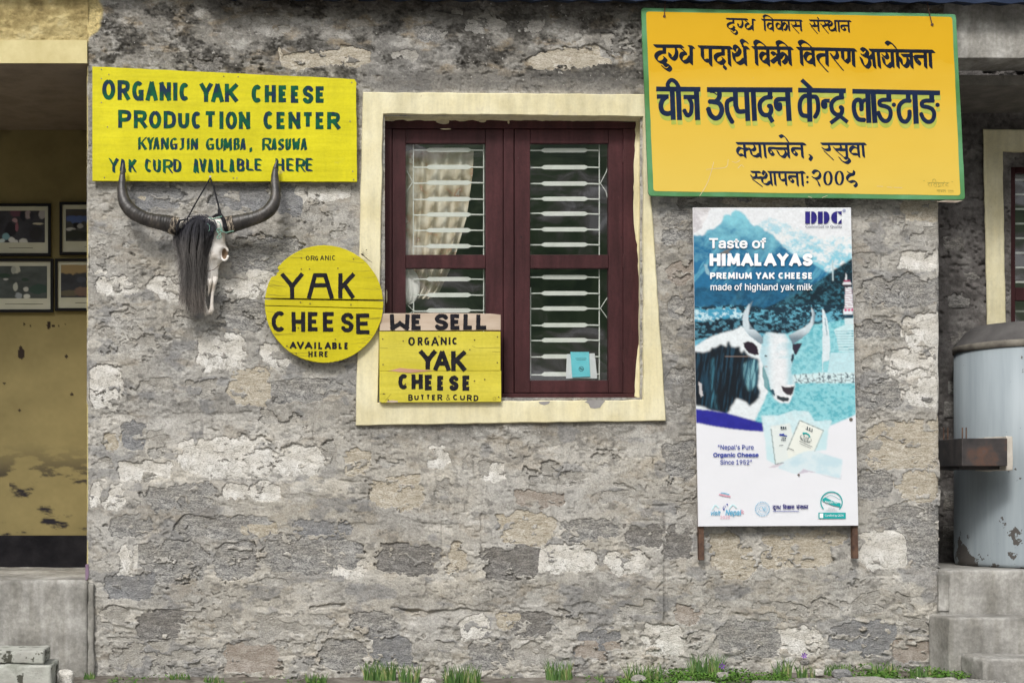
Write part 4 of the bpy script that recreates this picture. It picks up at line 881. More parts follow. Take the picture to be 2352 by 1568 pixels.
l1b = [(l,[142,224,420,228]),(l,[500,230,722,234]),(s,[205,248,212,290,175,302,148,275]),(l,[165,312,245,405]),(l,[188,306,262,300]),(l,[258,235,268,375]),(l,[257,188,259,196]),
       (s,[355,248,366,290,330,302,303,280]),(l,[325,312,400,400]),(s,[350,300,385,285,410,272]),(s,[410,255,432,230,458,255,445,290,410,300]),(s,[408,305,430,362,478,362,500,340]),(l,[500,235,512,375]),(l,[548,238,560,382]),
       (s,[690,298,605,298,590,330,620,362,648,345,630,318]),(l,[690,240,700,388])]
line1 = cs(ZA, ln1, NS) + cs(ZB, l1b, NS)
paint('lettering', line1, YO - .0024, Mdk, s4, .45)
# third line: heavy even strokes with an olive drop shade below
def hv(cvt, lst):
    o = []
    for wz, fl, pts in lst:
        p = [cvt(pts[i], pts[i + 1]) for i in range(0, len(pts), 2)]
        if 's' in fl: p = smoothpts(p, 6)
        o.append(St(p, wz * .19045 / 2, butt='r' not in fl))
    return o
h3 = hv(ZCc, [(58,l,[195,170,730,175]),(54,l,[203,262,346,262]),(58,s,[320,262,270,310,252,380,275,445,330,468,385,455]),(60,l,[388,180,402,542]),(60,l,[462,180,478,545]),(48,s,[350,175,334,115,375,62,432,90,478,170]),
  (52,l,[525,267,690,267]),(50,s,[590,280,622,350,615,455,572,488,530,420]),(62,l,[680,180,696,545]),
  (60,l,[808,178,1840,182]),(56,s,[955,190,958,265,915,318,832,322]),(58,s,[870,322,955,345,988,420,960,500,905,522,850,480,822,400]),(14,s,[845,212,890,214,930,240]),
  (52,l,[1150,290,1085,292]),(54,s,[1105,290,1052,330,1052,430,1080,510,1118,575]),(60,l,[1150,190,1155,380]),(56,s,[1155,370,1185,438,1262,440]),(60,l,[1285,190,1302,556]),(60,l,[1365,190,1383,556]),
  (58,l,[1568,190,1568,280]),(54,s,[1590,268,1510,278,1450,335,1450,420,1490,478,1555,480,1583,430,1575,380,1555,375]),(52,l,[1545,470,1602,570]),
  (52,l,[1770,292,1680,292]),(56,s,[1690,292,1645,310,1645,380,1672,412,1690,395,1685,350]),(62,l,[1780,190,1800,556])])
h3 += hv(ZD, [(58,l,[-22,184,554,193]),(48,l,[20,60,140,172]),(62,l,[112,180,120,566]),(52,s,[118,262,55,255,8,310,-2,400,25,480,100,498]),(52,s,[140,262,195,270,218,340,215,440,178,515]),
  (48,l,[360,312,300,312]),(52,s,[310,312,280,330,282,375,302,385,305,350]),(58,l,[500,200,500,280]),(52,s,[525,270,440,285,382,345,390,430,440,478,495,470,510,410,490,388]),(48,l,[505,480,368,582]),(46,l,[450,470,575,570]),
  (58,l,[632,198,1690,218]),(54,s,[785,545,700,530,655,440,655,340,690,302,730,312,742,360,742,425]),(46,s,[745,345,770,310,810,300]),(62,l,[818,215,832,580]),(62,l,[882,215,905,580]),
  (60,l,[1070,220,1072,300]),(50,s,[1100,302,1000,302,960,325,970,365,1030,380,1080,410,1095,470,1070,540,1020,556,975,520,942,445]),(50,'sr',[1132,359,1134,361]),
  (58,l,[1305,220,1305,320]),(52,s,[1335,312,1260,315,1200,370,1193,460,1225,545,1280,562,1318,510,1322,430]),(64,l,[1385,220,1402,590]),
  (60,l,[1588,222,1590,310]),(50,s,[1620,312,1515,312,1472,335,1480,375,1545,390,1600,420,1620,480,1595,550,1540,566,1490,530,1458,462]),(50,'sr',[1659,361,1661,363])])
paint('lettering', h3, YO - .0028, Mnavy, s4, .5)
paint('letter_shade', h3, YO - .0018, Mlg, s4, .6, off=(1.4, 10.8))
NC = (4.4, 1.0, math.radians(44))
l4c = [(l,[1170,826,1980,830]),(s,[1250,895,1205,880,1175,920,1195,965,1240,962]),(l,[1258,840,1270,992]),(s,[1270,905,1300,890,1330,905]),(s,[1378,850,1388,888,1355,908,1322,885]),(s,[1335,915,1355,968,1405,982,1440,955]),(l,[1443,840,1455,992]),(l,[1500,840,1515,992]),
  (s,[1640,884,1572,884,1558,920,1580,962,1610,948,1590,918]),(l,[1650,888,1790,888]),(s,[1735,892,1762,940,1735,988,1690,972,1660,920]),(l,[1783,840,1797,994]),(s,[1688,748,1725,732,1762,765,1785,802]),(s,[1940,888,1852,888,1838,930,1868,965,1892,945,1870,918]),(l,[1950,840,1962,995])]
l4d = [(l,[262,832,790,832]),(s,[120,972,140,978,136,1000,118,1025]),(s,[350,850,357,895,315,905,275,885]),(l,[300,925,395,1015]),(s,[490,850,497,890,445,900,412,880]),(l,[430,905,540,1002]),(l,[475,905,560,902]),(l,[558,840,568,985]),
  (s,[540,1008,580,998,602,1028,565,1060,515,1042,478,1000]),(s,[690,885,645,868,606,910,630,952,690,955]),(l,[700,840,712,985]),(l,[757,840,770,985]),(l,[30,835,62,835])]
paint('lettering', cs(ZCc, l4c, NC) + cs(ZD, l4d, NC), YO - .0024, Mnavy, s4, .45)
NE = (3.9, .9, math.radians(44))
l5c = [(l,[1345,1170,1450,1172]),(s,[1400,1185,1402,1230,1362,1242,1342,1215]),(l,[1362,1262,1470,1340]),(s,[1385,1236,1430,1240,1475,1235]),(s,[1480,1198,1502,1163,1528,1195,1512,1235,1475,1242]),(s,[1472,1245,1482,1298,1530,1320,1572,1288]),(l,[1572,1172,1590,1325]),(l,[1550,1172,1985,1178]),
  (l,[1622,1180,1635,1326]),(l,[1680,1180,1685,1238]),(s,[1685,1238,1710,1272,1752,1262]),(l,[1753,1180,1765,1328]),(s,[1890,1225,1812,1225,1800,1258,1830,1292,1850,1270,1830,1248]),(l,[1893,1180,1905,1334]),(l,[1953,1180,1965,1334])]
l5d = [(l,[20,1172,50,1172]),(s,[155,1185,185,1155,232,1165,245,1205,225,1240,188,1250,155,1235]),(s,[195,1255,225,1300,235,1335]),(s,[655,1160,645,1195,605,1190,580,1172]),(s,[640,1200,590,1215,568,1258,600,1290,650,1280,682,1295,680,1325,658,1345])]
ring0 = lambda cx_, cy_: St([ZD(cx_ + 42 * math.sin(a_), cy_ + 82 * math.cos(a_)) for a_ in np.linspace(0, 2 * math.pi, 26)], 1, nib=(3.0, .9, 0))
st5 = cs(ZCc, l5c, NE) + cs(ZD, l5d, NE) + [ring0(338, 1245), ring0(475, 1243), St([ZD(90, 1231), ZD(91, 1233)], 2.8), St([ZD(90, 1291), ZD(91, 1293)], 2.8)]
paint('lettering', st5, YO - .0024, Mnavy, s4, .45)
Msig = M('signature_paint', (.40, .33, .06), (.48, .38, .07), 10, .6)
sg = [(s,[1490,1278,1505,1275]),(s,[1830,1290,1845,1288]),(s,[1540,1295,1570,1300,1545,1320,1570,1345]),(l,[1585,1295,1585,1340]),(s,[1600,1290,1605,1262,1630,1258,1640,1290]),(s,[1610,1300,1635,1305,1612,1325,1635,1350]),(l,[1645,1298,1645,1345]),
  (s,[1660,1305,1685,1300,1670,1322,1690,1340,1665,1348]),(l,[1700,1300,1700,1345]),(s,[1712,1305,1735,1305,1718,1330,1738,1345]),(l,[1738,1280,1742,1295]),(s,[1755,1300,1785,1305,1755,1330,1790,1340]),(l,[1540,1296,1800,1300]),
  (l,[1650,1385,1760,1387]),(s,[1655,1400,1670,1392,1668,1412]),(l,[1685,1390,1685,1415]),(s,[1700,1395,1715,1400,1702,1412]),(l,[1728,1390,1728,1412]),(s,[1740,1400,1752,1395,1756,1412]),(l,[1785,1390,1850,1392]),(s,[1790,1400,1800,1405,1795,1415]),(s,[1815,1398,1825,1405,1820,1418]),(s,[1838,1398,1848,1405,1842,1415])]
paint('signature', cs(ZD, sg, (.8, .35, .7)), YO - .0024, Msig, s4, .35)
Mscr = M('scratch', (.74, .68, .50), (.66, .55, .35), 10, .6)
sc = [(s,[720,1460,800,1330,850,1200,890,1050]),(s,[800,1140,900,1130,1040,1110,1065,1020]),(s,[1110,1045,1160,1055,1205,1030]),(s,[1180,1125,1225,1085,1255,1115])]
paint('scratches', cs(ZCc, sc, (.5, .25, .7)) + cs(ZD, [(s,[930,1342,1000,1345]),(s,[1050,1352,1110,1356]),(s,[1135,1356,1230,1360]),(s,[100,1465,140,1480]),(s,[270,1480,330,1455])], (.9, .35, 0)), YO - .0023, Mscr, s4, .35)
for (x, y, x1, y1) in ((1526, 38, 1529, -30), (2141, 57, 2124, -30)):
    MB().tube([P(x, y, YO - .004), P((x + x1) / 2, (y + y1) / 2 + 8, YO - .006), P(x1, y1, YO + .03)], .0028, 6).build('hanging_wire', Mrust, s4)
    MB().tube([P(x, y, YO - .006), P(x, y, YO + .004)], [.008, .008], 10).build('wire_knot', Mrust, s4)
# ================================================================== PRINTED BANNER
YB = -.07
s5 = empty('printed_banner', P(1785, 1207, YB), 'tall printed banner of a yak before blue mountains on a steel frame with two feet', 'poster')
QD = [(1592.5, 477.5), (1954, 477.5), (1971, 1206), (1605, 1208)]
NU, NV = 250, 500
u, v = np.meshgrid(np.linspace(0, 1, NU), np.linspace(0, 1, NV))
A_ = [np.array(q_) for q_ in QD]
bow = 1.6 * np.sin(v * 3.14) * (1 - u)
DX = (A_[0][0] * (1 - u) + A_[1][0] * u) * (1 - v) + (A_[3][0] * (1 - u) + A_[2][0] * u) * v - bow
DY = (A_[0][1] * (1 - u) + A_[1][1] * u) * (1 - v) + (A_[3][1] * (1 - u) + A_[2][1] * u) * v
def inside(px, py, poly):
    c = np.zeros(px.shape, bool); n = len(poly)
    for i in range(n):
        x1, y1 = poly[i]; x2, y2 = poly[(i + 1) % n]
        if y1 == y2: continue
        t_ = ((y1 > py) != (y2 > py)) & (px < (x2 - x1) * (py - y1) / (y2 - y1) + x1); c ^= t_
    return c
wv = fbm(DX, DY, 9, 9, 40, 3) - .5; wv2 = fbm(DX, DY, 9, 9, 45, 3) - .5
def zp(cv, pts, wob=2.0):
    p = [cv(pts[i], pts[i + 1]) for i in range(0, len(pts), 2)]
    return inside(DX + wob * 2 * wv, DY + wob * 2 * wv2, p)
nf = fbm(DX, DY, 30, 22, 50, 5, .65); nh = fbm(DX, DY, 8, 6, 60, 4, .65); fur = fbm(DX + .12 * DY, DY, 4.5, 46, 75, 3, .6); nw = fbm(DX + DY * .7, DY - DX * .3, 14, 60, 70, 4, .6)
Cc = np.zeros(DX.shape + (3,)); Cc[:] = lin(236, 240, 244)
def blur(m, k=1):
    m = m.astype(float)
    for _ in range(k):
        p_ = np.pad(m, 1, mode='edge'); m = (p_[:-2, 1:-1] + p_[2:, 1:-1] + p_[1:-1, :-2] + p_[1:-1, 2:] + 2 * m) / 6
    return m
def fill(mask, a, b_=None, f=None, alpha=1.0, soft=None):
    mask = blur(mask, soft if soft else (3 if mask.sum() > 1500 else 1))
    a = np.array(lin(*a))
    if b_ is None: col = np.broadcast_to(a, Cc.shape)
    else: ff = np.clip(f, 0, 1)[..., None]; col = a * (1 - ff) + np.array(lin(*b_)) * ff
    m = (mask * alpha)[..., None] if not isinstance(mask, float) else mask
    Cc[:] = Cc * (1 - m) + col * m
S1 = lambda a, b_: (DY - Z1(0, a)[1]) / (Z1(0, b_)[1] - Z1(0, a)[1])
fill(zp(Z1, [950,250,1100,180,1300,240,1500,330,1700,430,1850,445,2050,430,2400,420,2400,1000,1900,1000,1000,700]), (240,244,246), (120,200,222), sst(.36, .66, .55 * nf + .45 * nh) * (.65 + .35 * S1(300, 900)))
fill(zp(Z1, [0,420,190,420,250,345,330,330,440,230,470,150,500,128,540,130,560,150,575,100,640,65,700,100,770,145,800,200,840,250,890,290,930,275,1000,320,1150,420,1250,530,1370,650,1600,760,1750,840,1910,930,2100,1100,2300,1700,0,1700]),
     (140,212,228), (38,112,155), S1(60, 760) + 1.1 * (nf - .5) + .5 * (nh - .5))
fill(zp(Z1, [0,420,2300,420,2300,1700,0,1700]) & zp(Z1, [0,420,190,420,250,345,330,330,440,230,470,150,640,65,890,290,930,275,1150,420,1370,650,1910,930,2100,1100,2300,1700,0,1700]), (120,200,222), None, None, .5 * sst(.50, .72, nw))
fill(zp(Z1, [0,1150,700,1100,1300,1060,2100,1050,2300,1700,0,1700], 4), (40,110,150), (15,60,85), nh * 1.6 - .3 + (nf - .5), .8)
fill(zp(Z1, [2400,640,2200,760,2000,900,1850,1000,1740,1080,1600,1150,1400,1260,1200,1350,950,1470,900,1800,2400,1800], 2), (14,38,50), (60,120,140), sst(.42, .70, .6 * nh + .4 * nw) * .9)
# shrub and meadow band
S2 = lambda a, b_: (DY - Z2(0, a)[1]) / (Z2(0, b_)[1] - Z2(0, a)[1])
b1 = zp(Z2, [0,100,700,60,1000,110,1600,30,2400,120,2400,1700,0,1700], 4)
fill(b1, (105,180,205), (22,50,66), sst(.38, .56, nh * .6 + nf * .4 + .04 - .16 * S2(150, 520)))
fill(zp(Z2, [0,130,650,110,720,170,700,260,300,280,0,300], 4), (70,160,195), (200,228,236), sst(.42, .68, nh))
fill(zp(Z2, [0,300,600,240,1200,330,1700,300,1850,250,1800,400,1200,460,600,420,300,500,0,560], 4), (18,38,52), (80,135,155), sst(.44, .68, nh))
fill(zp(Z2, [0,640,1300,470,1720,330,2100,260,2400,240,2400,1700,0,1700], 3), (150,218,228), (95,180,195), sst(.34, .72, nh + .3 * (nf - .5)))
fill(zp(Z2, [1380,480,2400,480,2400,1000,1380,1000]), (185,230,238), None, None, .30 * (1 - nf))
# wall of loose stones
sw = zp(Z2, [1390,1020,1900,980,2240,960,2300,1130,1390,1130], 1); cx_ = DX / 13 + 1.3 * wv; cy_ = DY / 9
cell = np.minimum(np.abs((cx_ % 1) - .5), np.abs(((cy_ + .5 * np.floor(cx_)) % 1) - .5)); fill(sw, (215,238,242)); fill(sw & (cell < .07), (25,60,80))
# stupa, flag
fill(zp(Z2, [1960,400,2130,330,2400,330,2400,700,2030,700,2000,520], 1), (205,235,240)); fill(zp(Z2, [1920,720,2400,700,2400,990,1870,990], 1), (195,230,238))
for yy in range(420, 700, 36): fill(zp(Z2, [1980,yy,2400,yy - 8,2400,yy + 4,1980,yy + 8], .5), (110,175,190))
fill(zp(Z1, [2150,1140,2235,1140,2260,1430,2140,1430], .3), (238,242,246))
for yy in range(1165, 1440, 32): fill(zp(Z1, [2140,yy,2260,yy - 8,2260,yy,2140,yy + 9], .2), (150,70,110))
fill(zp(Z1, [2110,1110,2140,1060,2210,1055,2240,1110,2230,1140,2130,1140], .3), (60,50,60)); fill(zp(Z1, [2130,1040,2215,1035,2215,1060,2135,1062], .3), (170,60,100)); fill(zp(Z1, [2125,1062,2220,1062,2238,1098,2112,1100], .2), (225,225,230)); fill(zp(Z1, [2150,940,2165,940,2172,1035,2150,1035], .2), (225,230,235))
fill(zp(Z2, [2110,0,2220,0,2225,200,2085,200], .3) & (DY > Z1(0, 1430)[1]), (225,235,242)); fill(zp(Z2, [2090,212,2225,208,2225,236,2090,240], .3), (30,60,80)); fill(zp(Z2, [2110,245,2230,245,2230,335,2110,335], .3), (215,235,240))
for xx in (2122, 2168, 2212): fill(np.hypot(DX - Z2(xx, 0)[0], (DY - Z2(0, 135)[1])) < 3.0, (205,70,120)); 
fill(zp(Z1, [1968,760,1980,760,1992,1050,1972,1050], .2), (190,210,215))
fill(zp(Z2, [1800,110,1830,140,1870,260,1900,450,1912,650,1900,820,1815,840,1812,980,1800,980,1806,400], .4), (222,236,242)); fill(zp(Z2, [1835,250,1845,250,1875,480,1865,480], .3), (90,140,160))
# yak: body, dark flank, neck, head
fill(zp(Z2, [60,640,180,560,300,490,420,450,640,395,700,352,740,380,800,470,1000,620,1060,900,1060,1240,1000,1400,900,1600,860,1700,0,1700,0,640], 1.6), (232,240,244))
fill(zp(Z2, [60,700,180,715,260,700,300,640,360,640,420,600,500,640,510,560,545,560,560,640,640,630,680,640,690,730,740,670,790,740,850,780,930,800,940,1000,920,1150,950,1260,950,1330,900,1370,810,1450,760,1380,640,1340,560,1460,490,1560,60,1420], 2.5), (14,24,34), (30,64,84), sst(.45, .8, fur), 1.0, 5)
fill(zp(Z2, [250,1350,300,800,340,780,330,1200,380,1500,260,1450], 3), (64,124,146), (20,42,54), sst(.2, .62, fur), .8, 9)
fill(zp(Z2, [715,880,800,830,900,800,930,900,915,1150,800,1250,760,1150], 2.5), (140,196,208), (44,92,112), sst(.28, .68, fur), .85, 9)
fill(zp(Z2, [970,640,1000,480,1040,440,1300,465,1380,560,1410,700,1400,830,1375,950,1395,1050,1430,1160,1400,1290,1350,1400,1230,1405,1150,1350,1080,1200,1060,1050,1000,900,940,760], 1), (236,240,244), (168,214,226), np.clip(.75 * np.exp(-((DX - Z2(1000, 0)[0]) / 16) ** 2) + .8 * np.exp(-((DX - Z2(1370, 0)[0]) / 9) ** 2) * (DY < Z2(0, 1150)[1]) + .35 * sst(.4, .7, nf) * (DY < Z2(0, 800)[1]), 0, 1))
fill(zp(Z2, [1000,880,1060,1060,1090,1200,1150,1320,1060,1250,1010,1180,980,1000], 1.5), (60,140,150), None, None, .8)
fill(zp(Z2, [725,580,790,565,860,580,920,640,938,740,880,752,800,720,740,650], .8), (42,30,44)); fill(zp(Z2, [1395,600,1450,590,1530,590,1500,650,1450,740,1425,745,1400,670], .8), (50,45,62))
fill(zp(Z2, [1385,740,1415,730,1420,790,1385,860,1375,800], .8), (40,60,75)); fill(zp(Z2, [1010,755,1030,748,1055,758,1050,772,1020,774], .3), (25,45,60))
fill(zp(Z2, [1240,1165,1300,1190,1350,1185,1425,1172,1400,1270,1370,1300,1310,1280,1260,1230], .8), (60,52,60)); fill(zp(Z2, [1180,1290,1240,1320,1300,1320,1350,1330,1340,1375,1270,1385,1190,1350], .8), (50,60,66)); fill(zp(Z2, [1085,1230,1130,1205,1150,1250,1160,1310,1120,1280], .8), (40,80,95))
hsh = np.clip(sst(Z2(790, 0)[0], Z2(830, 0)[0], DX) * (DY < Z2(0, 400)[1]) * .9 + sst(Z2(0, 380)[1], Z2(0, 560)[1], DY) * .8 + .3 * (nh - .5), 0, 1) * (DX < Z2(1100, 0)[0]) + np.clip(sst(Z2(1660, 0)[0], Z2(1700, 0)[0], DX) * .8 + .9 * sst(Z2(0, 400)[1], Z2(0, 540)[1], DY) * (DX < Z2(1600, 0)[0]), 0, 1) * (DX > Z2(1200, 0)[0])
for pts in ([860,10,800,60,740,150,715,250,718,340,760,420,830,500,960,600,990,590,995,520,930,440,850,380,805,310,795,220,820,120], [1650,95,1690,140,1712,220,1690,320,1620,440,1500,540,1400,605,1380,560,1340,480,1420,440,1560,370,1640,300,1665,210]):
    fill(zp(Z2, pts, .15), (206,220,228), (96,118,132), hsh)
fill(zp(Z2, [350,765,650,764,940,770,650,774], .2), (150,130,120)); fill(zp(Z2, [1015,905,1070,898,1040,915], .2), (160,90,80))
# blue sweep and white lower field
curve = [0,130,200,165,400,190,600,212,750,218,900,205,1100,190,1300,170,1480,120,1600,75,1720,30]
fill(zp(Z3, [0,-32,86,-10,200,0,380,30,560,80,740,130,752,222,400,200,86,140,0,130], 0), (32,32,140), (50,50,165), nf)
low_p = [0,130] + [86,132,250,165,420,190,600,210,755,220,900,200,1000,190,1350,190,1480,130,1600,80,1680,40,1760,20,1760,1300,0,1300]
fill(zp(Z3, low_p, 0), (238,240,246))
# cheese packs and folded ribbon
fill(zp(Z3, [722,55,900,50,1050,0,1200,10,1260,110,1440,100,1400,200,1380,400,1150,430,1000,520,860,545,780,500,760,300], .6), (196,232,240), (226,242,246), nf)
fill(zp(Z3, [815,160,1010,130,1060,330,985,540,866,545], .2), (232,240,238)); fill(zp(Z3, [1110,100,1350,205,1255,420,1000,500,985,400], .2), (240,244,236))
fill(zp(Z3, [900,540,1150,420,1250,405,1545,500,1520,690,1300,640,1150,595,1085,648,900,590], .6), (222,238,244), (202,228,238), sst(.3, .7, nf))
fill(zp(Z3, [1085,648,1150,595,1290,630,1200,625], .5), (206,200,214)); fill(zp(Z3, [790,580,870,545,950,535,880,575], .5), (214,206,216)); fill(zp(Z3, [1300,640,1520,690,1540,640,1530,700,1400,675], .4), (214,218,226))
def zl(cv, pts, w, col, smooth=False):
    p = [cv(pts[i], pts[i + 1]) for i in range(0, len(pts), 2)]
    if smooth: p = smoothpts(p, 5)
    m = np.zeros(DX.shape, bool)
    for a, b_ in zip(p[:-1], p[1:]):
        d = np.array(b_) - np.array(a); L = (d ** 2).sum() + 1e-9; t_ = np.clip(((DX - a[0]) * d[0] + (DY - a[1]) * d[1]) / L, 0, 1)
        m |= np.hypot(DX - a[0] - t_ * d[0], DY - a[1] - t_ * d[1]) < w
    fill(m, col)
zl(Z3, [1110,102,1350,205], .8, (90,110,115)); zl(Z3, [985,400,1110,102], .8, (90,110,115)); zl(Z3, [820,190,866,545,945,530], .8, (90,110,115)); zl(Z3, [1350,205,1262,415], .7, (150,165,165))
# creases, tears, dirt at the top left
fill(zp(Z1, [-50,0,290,45,160,320,40,400,-80,400], 2), (205,202,206), (238,238,240), sst(.35, .6, nf))
fill(zp(Z1, [380,700,430,650,520,610,600,560,590,600,500,660,470,690], 2), (120,118,116)); fill(zp(Z1, [430,650,540,645,545,675,460,685], 1), (110,108,106)); fill(zp(Z1, [420,690,445,690,470,850,440,850], 2), (200,190,196))
fill(zp(Z1, [30,50,200,45,300,60,260,100,120,90], 2), (190,186,186), (232,232,234), nh); fill(zp(Z2, [110,1110,150,1130,180,1300,150,1320,120,1200], 2), (205,202,204))
fill(zp(Z1, [190,820,240,820,270,980,230,940], 3), (150,190,205))
gr = fbm(DX, DY, 3.2, 3.2, 130, 2) - .5; pic = blur(~zp(Z3, low_p, 0), 2)[..., None]
Cc[:] = np.clip(Cc * (1 + (.14 * gr[..., None] + .22 * (nh[..., None] - .5)) * pic), 0, 1) * .86
VV = np.stack([(DX - 620) / K * (DIST + YB) / DIST + XC, np.full(DX.shape, YB) + .003 * np.sin(u * 3.1) * np.sin(v * 9), (1128 - DY) / K * (DIST + YB) / DIST + ZC], -1).reshape(-1, 3)
mban = M('banner_print', (1, 1, 1), rough=.38, attr=True, spec=.4)
n = noise_node(mban.node_tree, 5, 3, .5); bump(mban.node_tree, mban.node_tree.nodes['Principled BSDF'], n.outputs['Fac'], .25, .02)
add('print', VV, grid_faces(NV, NU), mban, s5, smooth=True, cols=Cc.reshape(-1, 3))
Mwhite = M('banner_white', (.78, .78, .80), (.70, .70, .72), 12, .5)
MB().prism([(q_[0] + .5 * (1 if i in (0, 3) else -1) - (1.5 if i in (0, 3) else -1), q_[1] + (-.6 if i < 2 else .6)) for i, q_ in enumerate(QD)][::-1], YB + .0035, YB + .014).build('backing', Mwhite, s5)
for (x0, x1, y1) in ((1606, 1618, 1286), (1959.5, 1972, 1282)):
    sk = -13 if x0 < 1700 else -17; MB().prism([(x0 + sk + 3, 500), (x1 + sk + 1, 500), (x1, y1), (x0, y1)][::-1], YB + .016, YB + .045, bev=.002).build('leg', Mrust, s5)
nail(*Z3(1628, 93), YB - .001, s5, .010, Mnail); nail(*Z3(1100, 652), YB - .001, s5, .006, Mnail)
# printed words
YT = YB - .0045
_M0 = M
def M(*a, **k):
    k.setdefault('spec', .08); return _M0(*a, **k)
Mtw = M('print_white', (.86, .87, .89)); Mtb = M('print_blue', (.035, .06, .33)); Mtn = M('print_navy', (.018, .018, .14), (.045, .035, .24), 14, .6); Mtd = M('print_slate', (.10, .11, .16)); Mtt = M('print_teal', (.02, .36, .36)); Mtp = M('print_pink', (.70, .32, .42)); Mts = M('print_sky', (.12, .42, .62))
inter = load_font('Inter.woff2')
def zbox(cv, x0, y0, x1, y1): a = cv(x0, y0); b_ = cv(x1, y1); return (a[0], a[1], b_[0], b_[1])
font_text('printed_words', 'Taste of', zbox(Z1, 262, 452, 1055, 602), YT, Mtw, s5, 1.1, inter)
paint('printed_words', letters(even('HIMALAYAS', 272, 672, 1698, 842, .10, {'I': .42, 'M': 1.2, 'L': .8, 'A': 1.12, ' ': .4, 'S': .95}), Z1, 4.1), YT, Mtw, s5, .5)
paint('printed_words', letters(even('PREMIUM YAK CHEESE', 278, 933, 1697, 1022, .16, {'I': .36, 'M': 1.25, 'L': .85, 'A': 1.1, ' ': .4, 'E': .82}), Z1, 1.95), YT, Mtw, s5, .4)
font_text('printed_words', 'made of highland yak milk', zbox(Z1, 285, 1082, 1697, 1206), YT, Mtw, s5, .3, inter)
font_text('printed_words', 'Committed to Quality', zbox(Z1, 1597, 278, 2104, 326), YT, Mtd, s5, .0, None)
def poly(name, pts, mat, cv): return add(name, [P(*cv(*q_), YT) for q_ in pts], [tuple(range(len(pts)))[::-1]], mat, s5)
hc = lambda x0, x1, y0, y1: [(x0, y0), (x0 + (x1 - x0) * .25, y0)] + [(x0 + (x1 - x0) * .25 + (x1 - x0) * .75 * math.sin(a_), (y0 + y1) / 2 - (y1 - y0) / 2 * math.cos(a_)) for a_ in np.linspace(.15, 3.0, 12)] + [(x0 + (x1 - x0) * .25, y1), (x0, y1)]
for x in (1594, 1770):
    poly('logo_letter', [(x, 90), (x + 67, 90), (x + 67, 257), (x, 257)], Mtn, Z1); poly('logo_letter', hc(x + 82, x + 162, 90, 257), Mtn, Z1)
poly('logo_letter', [(2035, 88)] + [(2035 - 82 * math.sin(a_), 172 - 84 * math.cos(a_)) for a_ in np.linspace(.1, 3.04, 14)] + [(2035, 256)], Mtn, Z1)
poly('logo_letter', [(2030, 90), (2100, 88), (2098, 145)], Mtn, Z1); poly('logo_letter', [(2040, 256), (2098, 192), (2100, 256)], Mtn, Z1)
paint('logo_mark', [St([Z1(2134 + 19 * math.cos(a_), 78 + 19 * math.sin(a_)) for a_ in np.linspace(0, 6.3, 18)], .35)] + letters([('R', 2126, 68, 2143, 88)], Z1, .3), YT, Mtb, s5, .25)
font_text('printed_words', '"Nepal\'s Pure', zbox(Z3, 283, 350, 645, 408), YT, Mtb, s5, .18, inter)
font_text('printed_words', 'Organic Cheese', zbox(Z3, 235, 428, 695, 484), YT, Mtb, s5, .55, inter)
font_text('printed_words', 'Since 1952"', zbox(Z3, 307, 500, 626, 548), YT, Mtb, s5, .18, inter)
font_text('printed_words', 'visit', zbox(Z3, 210, 1012, 310, 1062), YT, Mts, s5, .3, inter, .25)
font_text('printed_words', 'Nepal', zbox(Z3, 358, 1005, 520, 1076), YT, Mts, s5, .4, inter, .2)
font_text('printed_words', '2020', zbox(Z3, 308, 1066, 404, 1098), YT, Mtp, s5, .0, inter)
# two printed pack fronts
def tilt(cx_, cy_, a_): c, s__ = math.cos(a_), math.sin(a_); return lambda x, y: Z3(cx_ + x * c - y * s__, cy_ + x * s__ + y * c)
tp = tilt(1180, 270, .40)
Mpk = M('print_black', (.03, .05, .07))
paint('pack_print', letters([('D',-38,-98,-18,-76),('D',-12,-98,8,-76),('C',14,-98,34,-76)], tp, .9) + letters(even('YAK', -32, 0, 28, 20), tp, .55) + letters(even('CHEESE', -50, 24, 46, 44), tp, .55)
      + [St([tp(60 * math.cos(a_) - 2, 18 + 30 * math.sin(a_)) for a_ in np.linspace(-.6, 3.7, 18)], .4), St([tp(-40, -72), tp(30, -72)], .5), St([tp(-50, 66), tp(90, 68)], .45), St([tp(-40, 86), tp(80, 88)], .3), St([tp(-128, 175), tp(-70, 172)], .5)], YT, Mpk, s5, .3)
paint('pack_print', [St([tp(-46, -22), tp(-20, -34), tp(12, -30), tp(30, -16)], 1.7, 1.2), St([tp(-36, -20), tp(-38, -6)], .7), St([tp(20, -18), tp(22, -6)], .7)], YT, Mtt, s5, .35)
tq = tilt(945, 265, .02)
paint('pack_print', letters([('D',-30,-100,-12,-80),('D',-8,-100,10,-80),('C',14,-100,32,-80)], tq, .8) + letters(even('YAK', -18, 8, 28, 24), tq, .5) + letters(even('CHEE', -22, 28, 26, 44), tq, .5) + [St([tq(-26, -70), tq(30, -72)], .5), St([tq(-40, 92), tq(0, 86)], .5)], YT, Mpk, s5, .3)
paint('pack_print', [St([tq(-34, -18), tq(0, -12), tq(34, -6)], 1.9, 1.0), St([tq(-22, -20), tq(4, -26)], 1.0)], YT, Mtb, s5, .35)
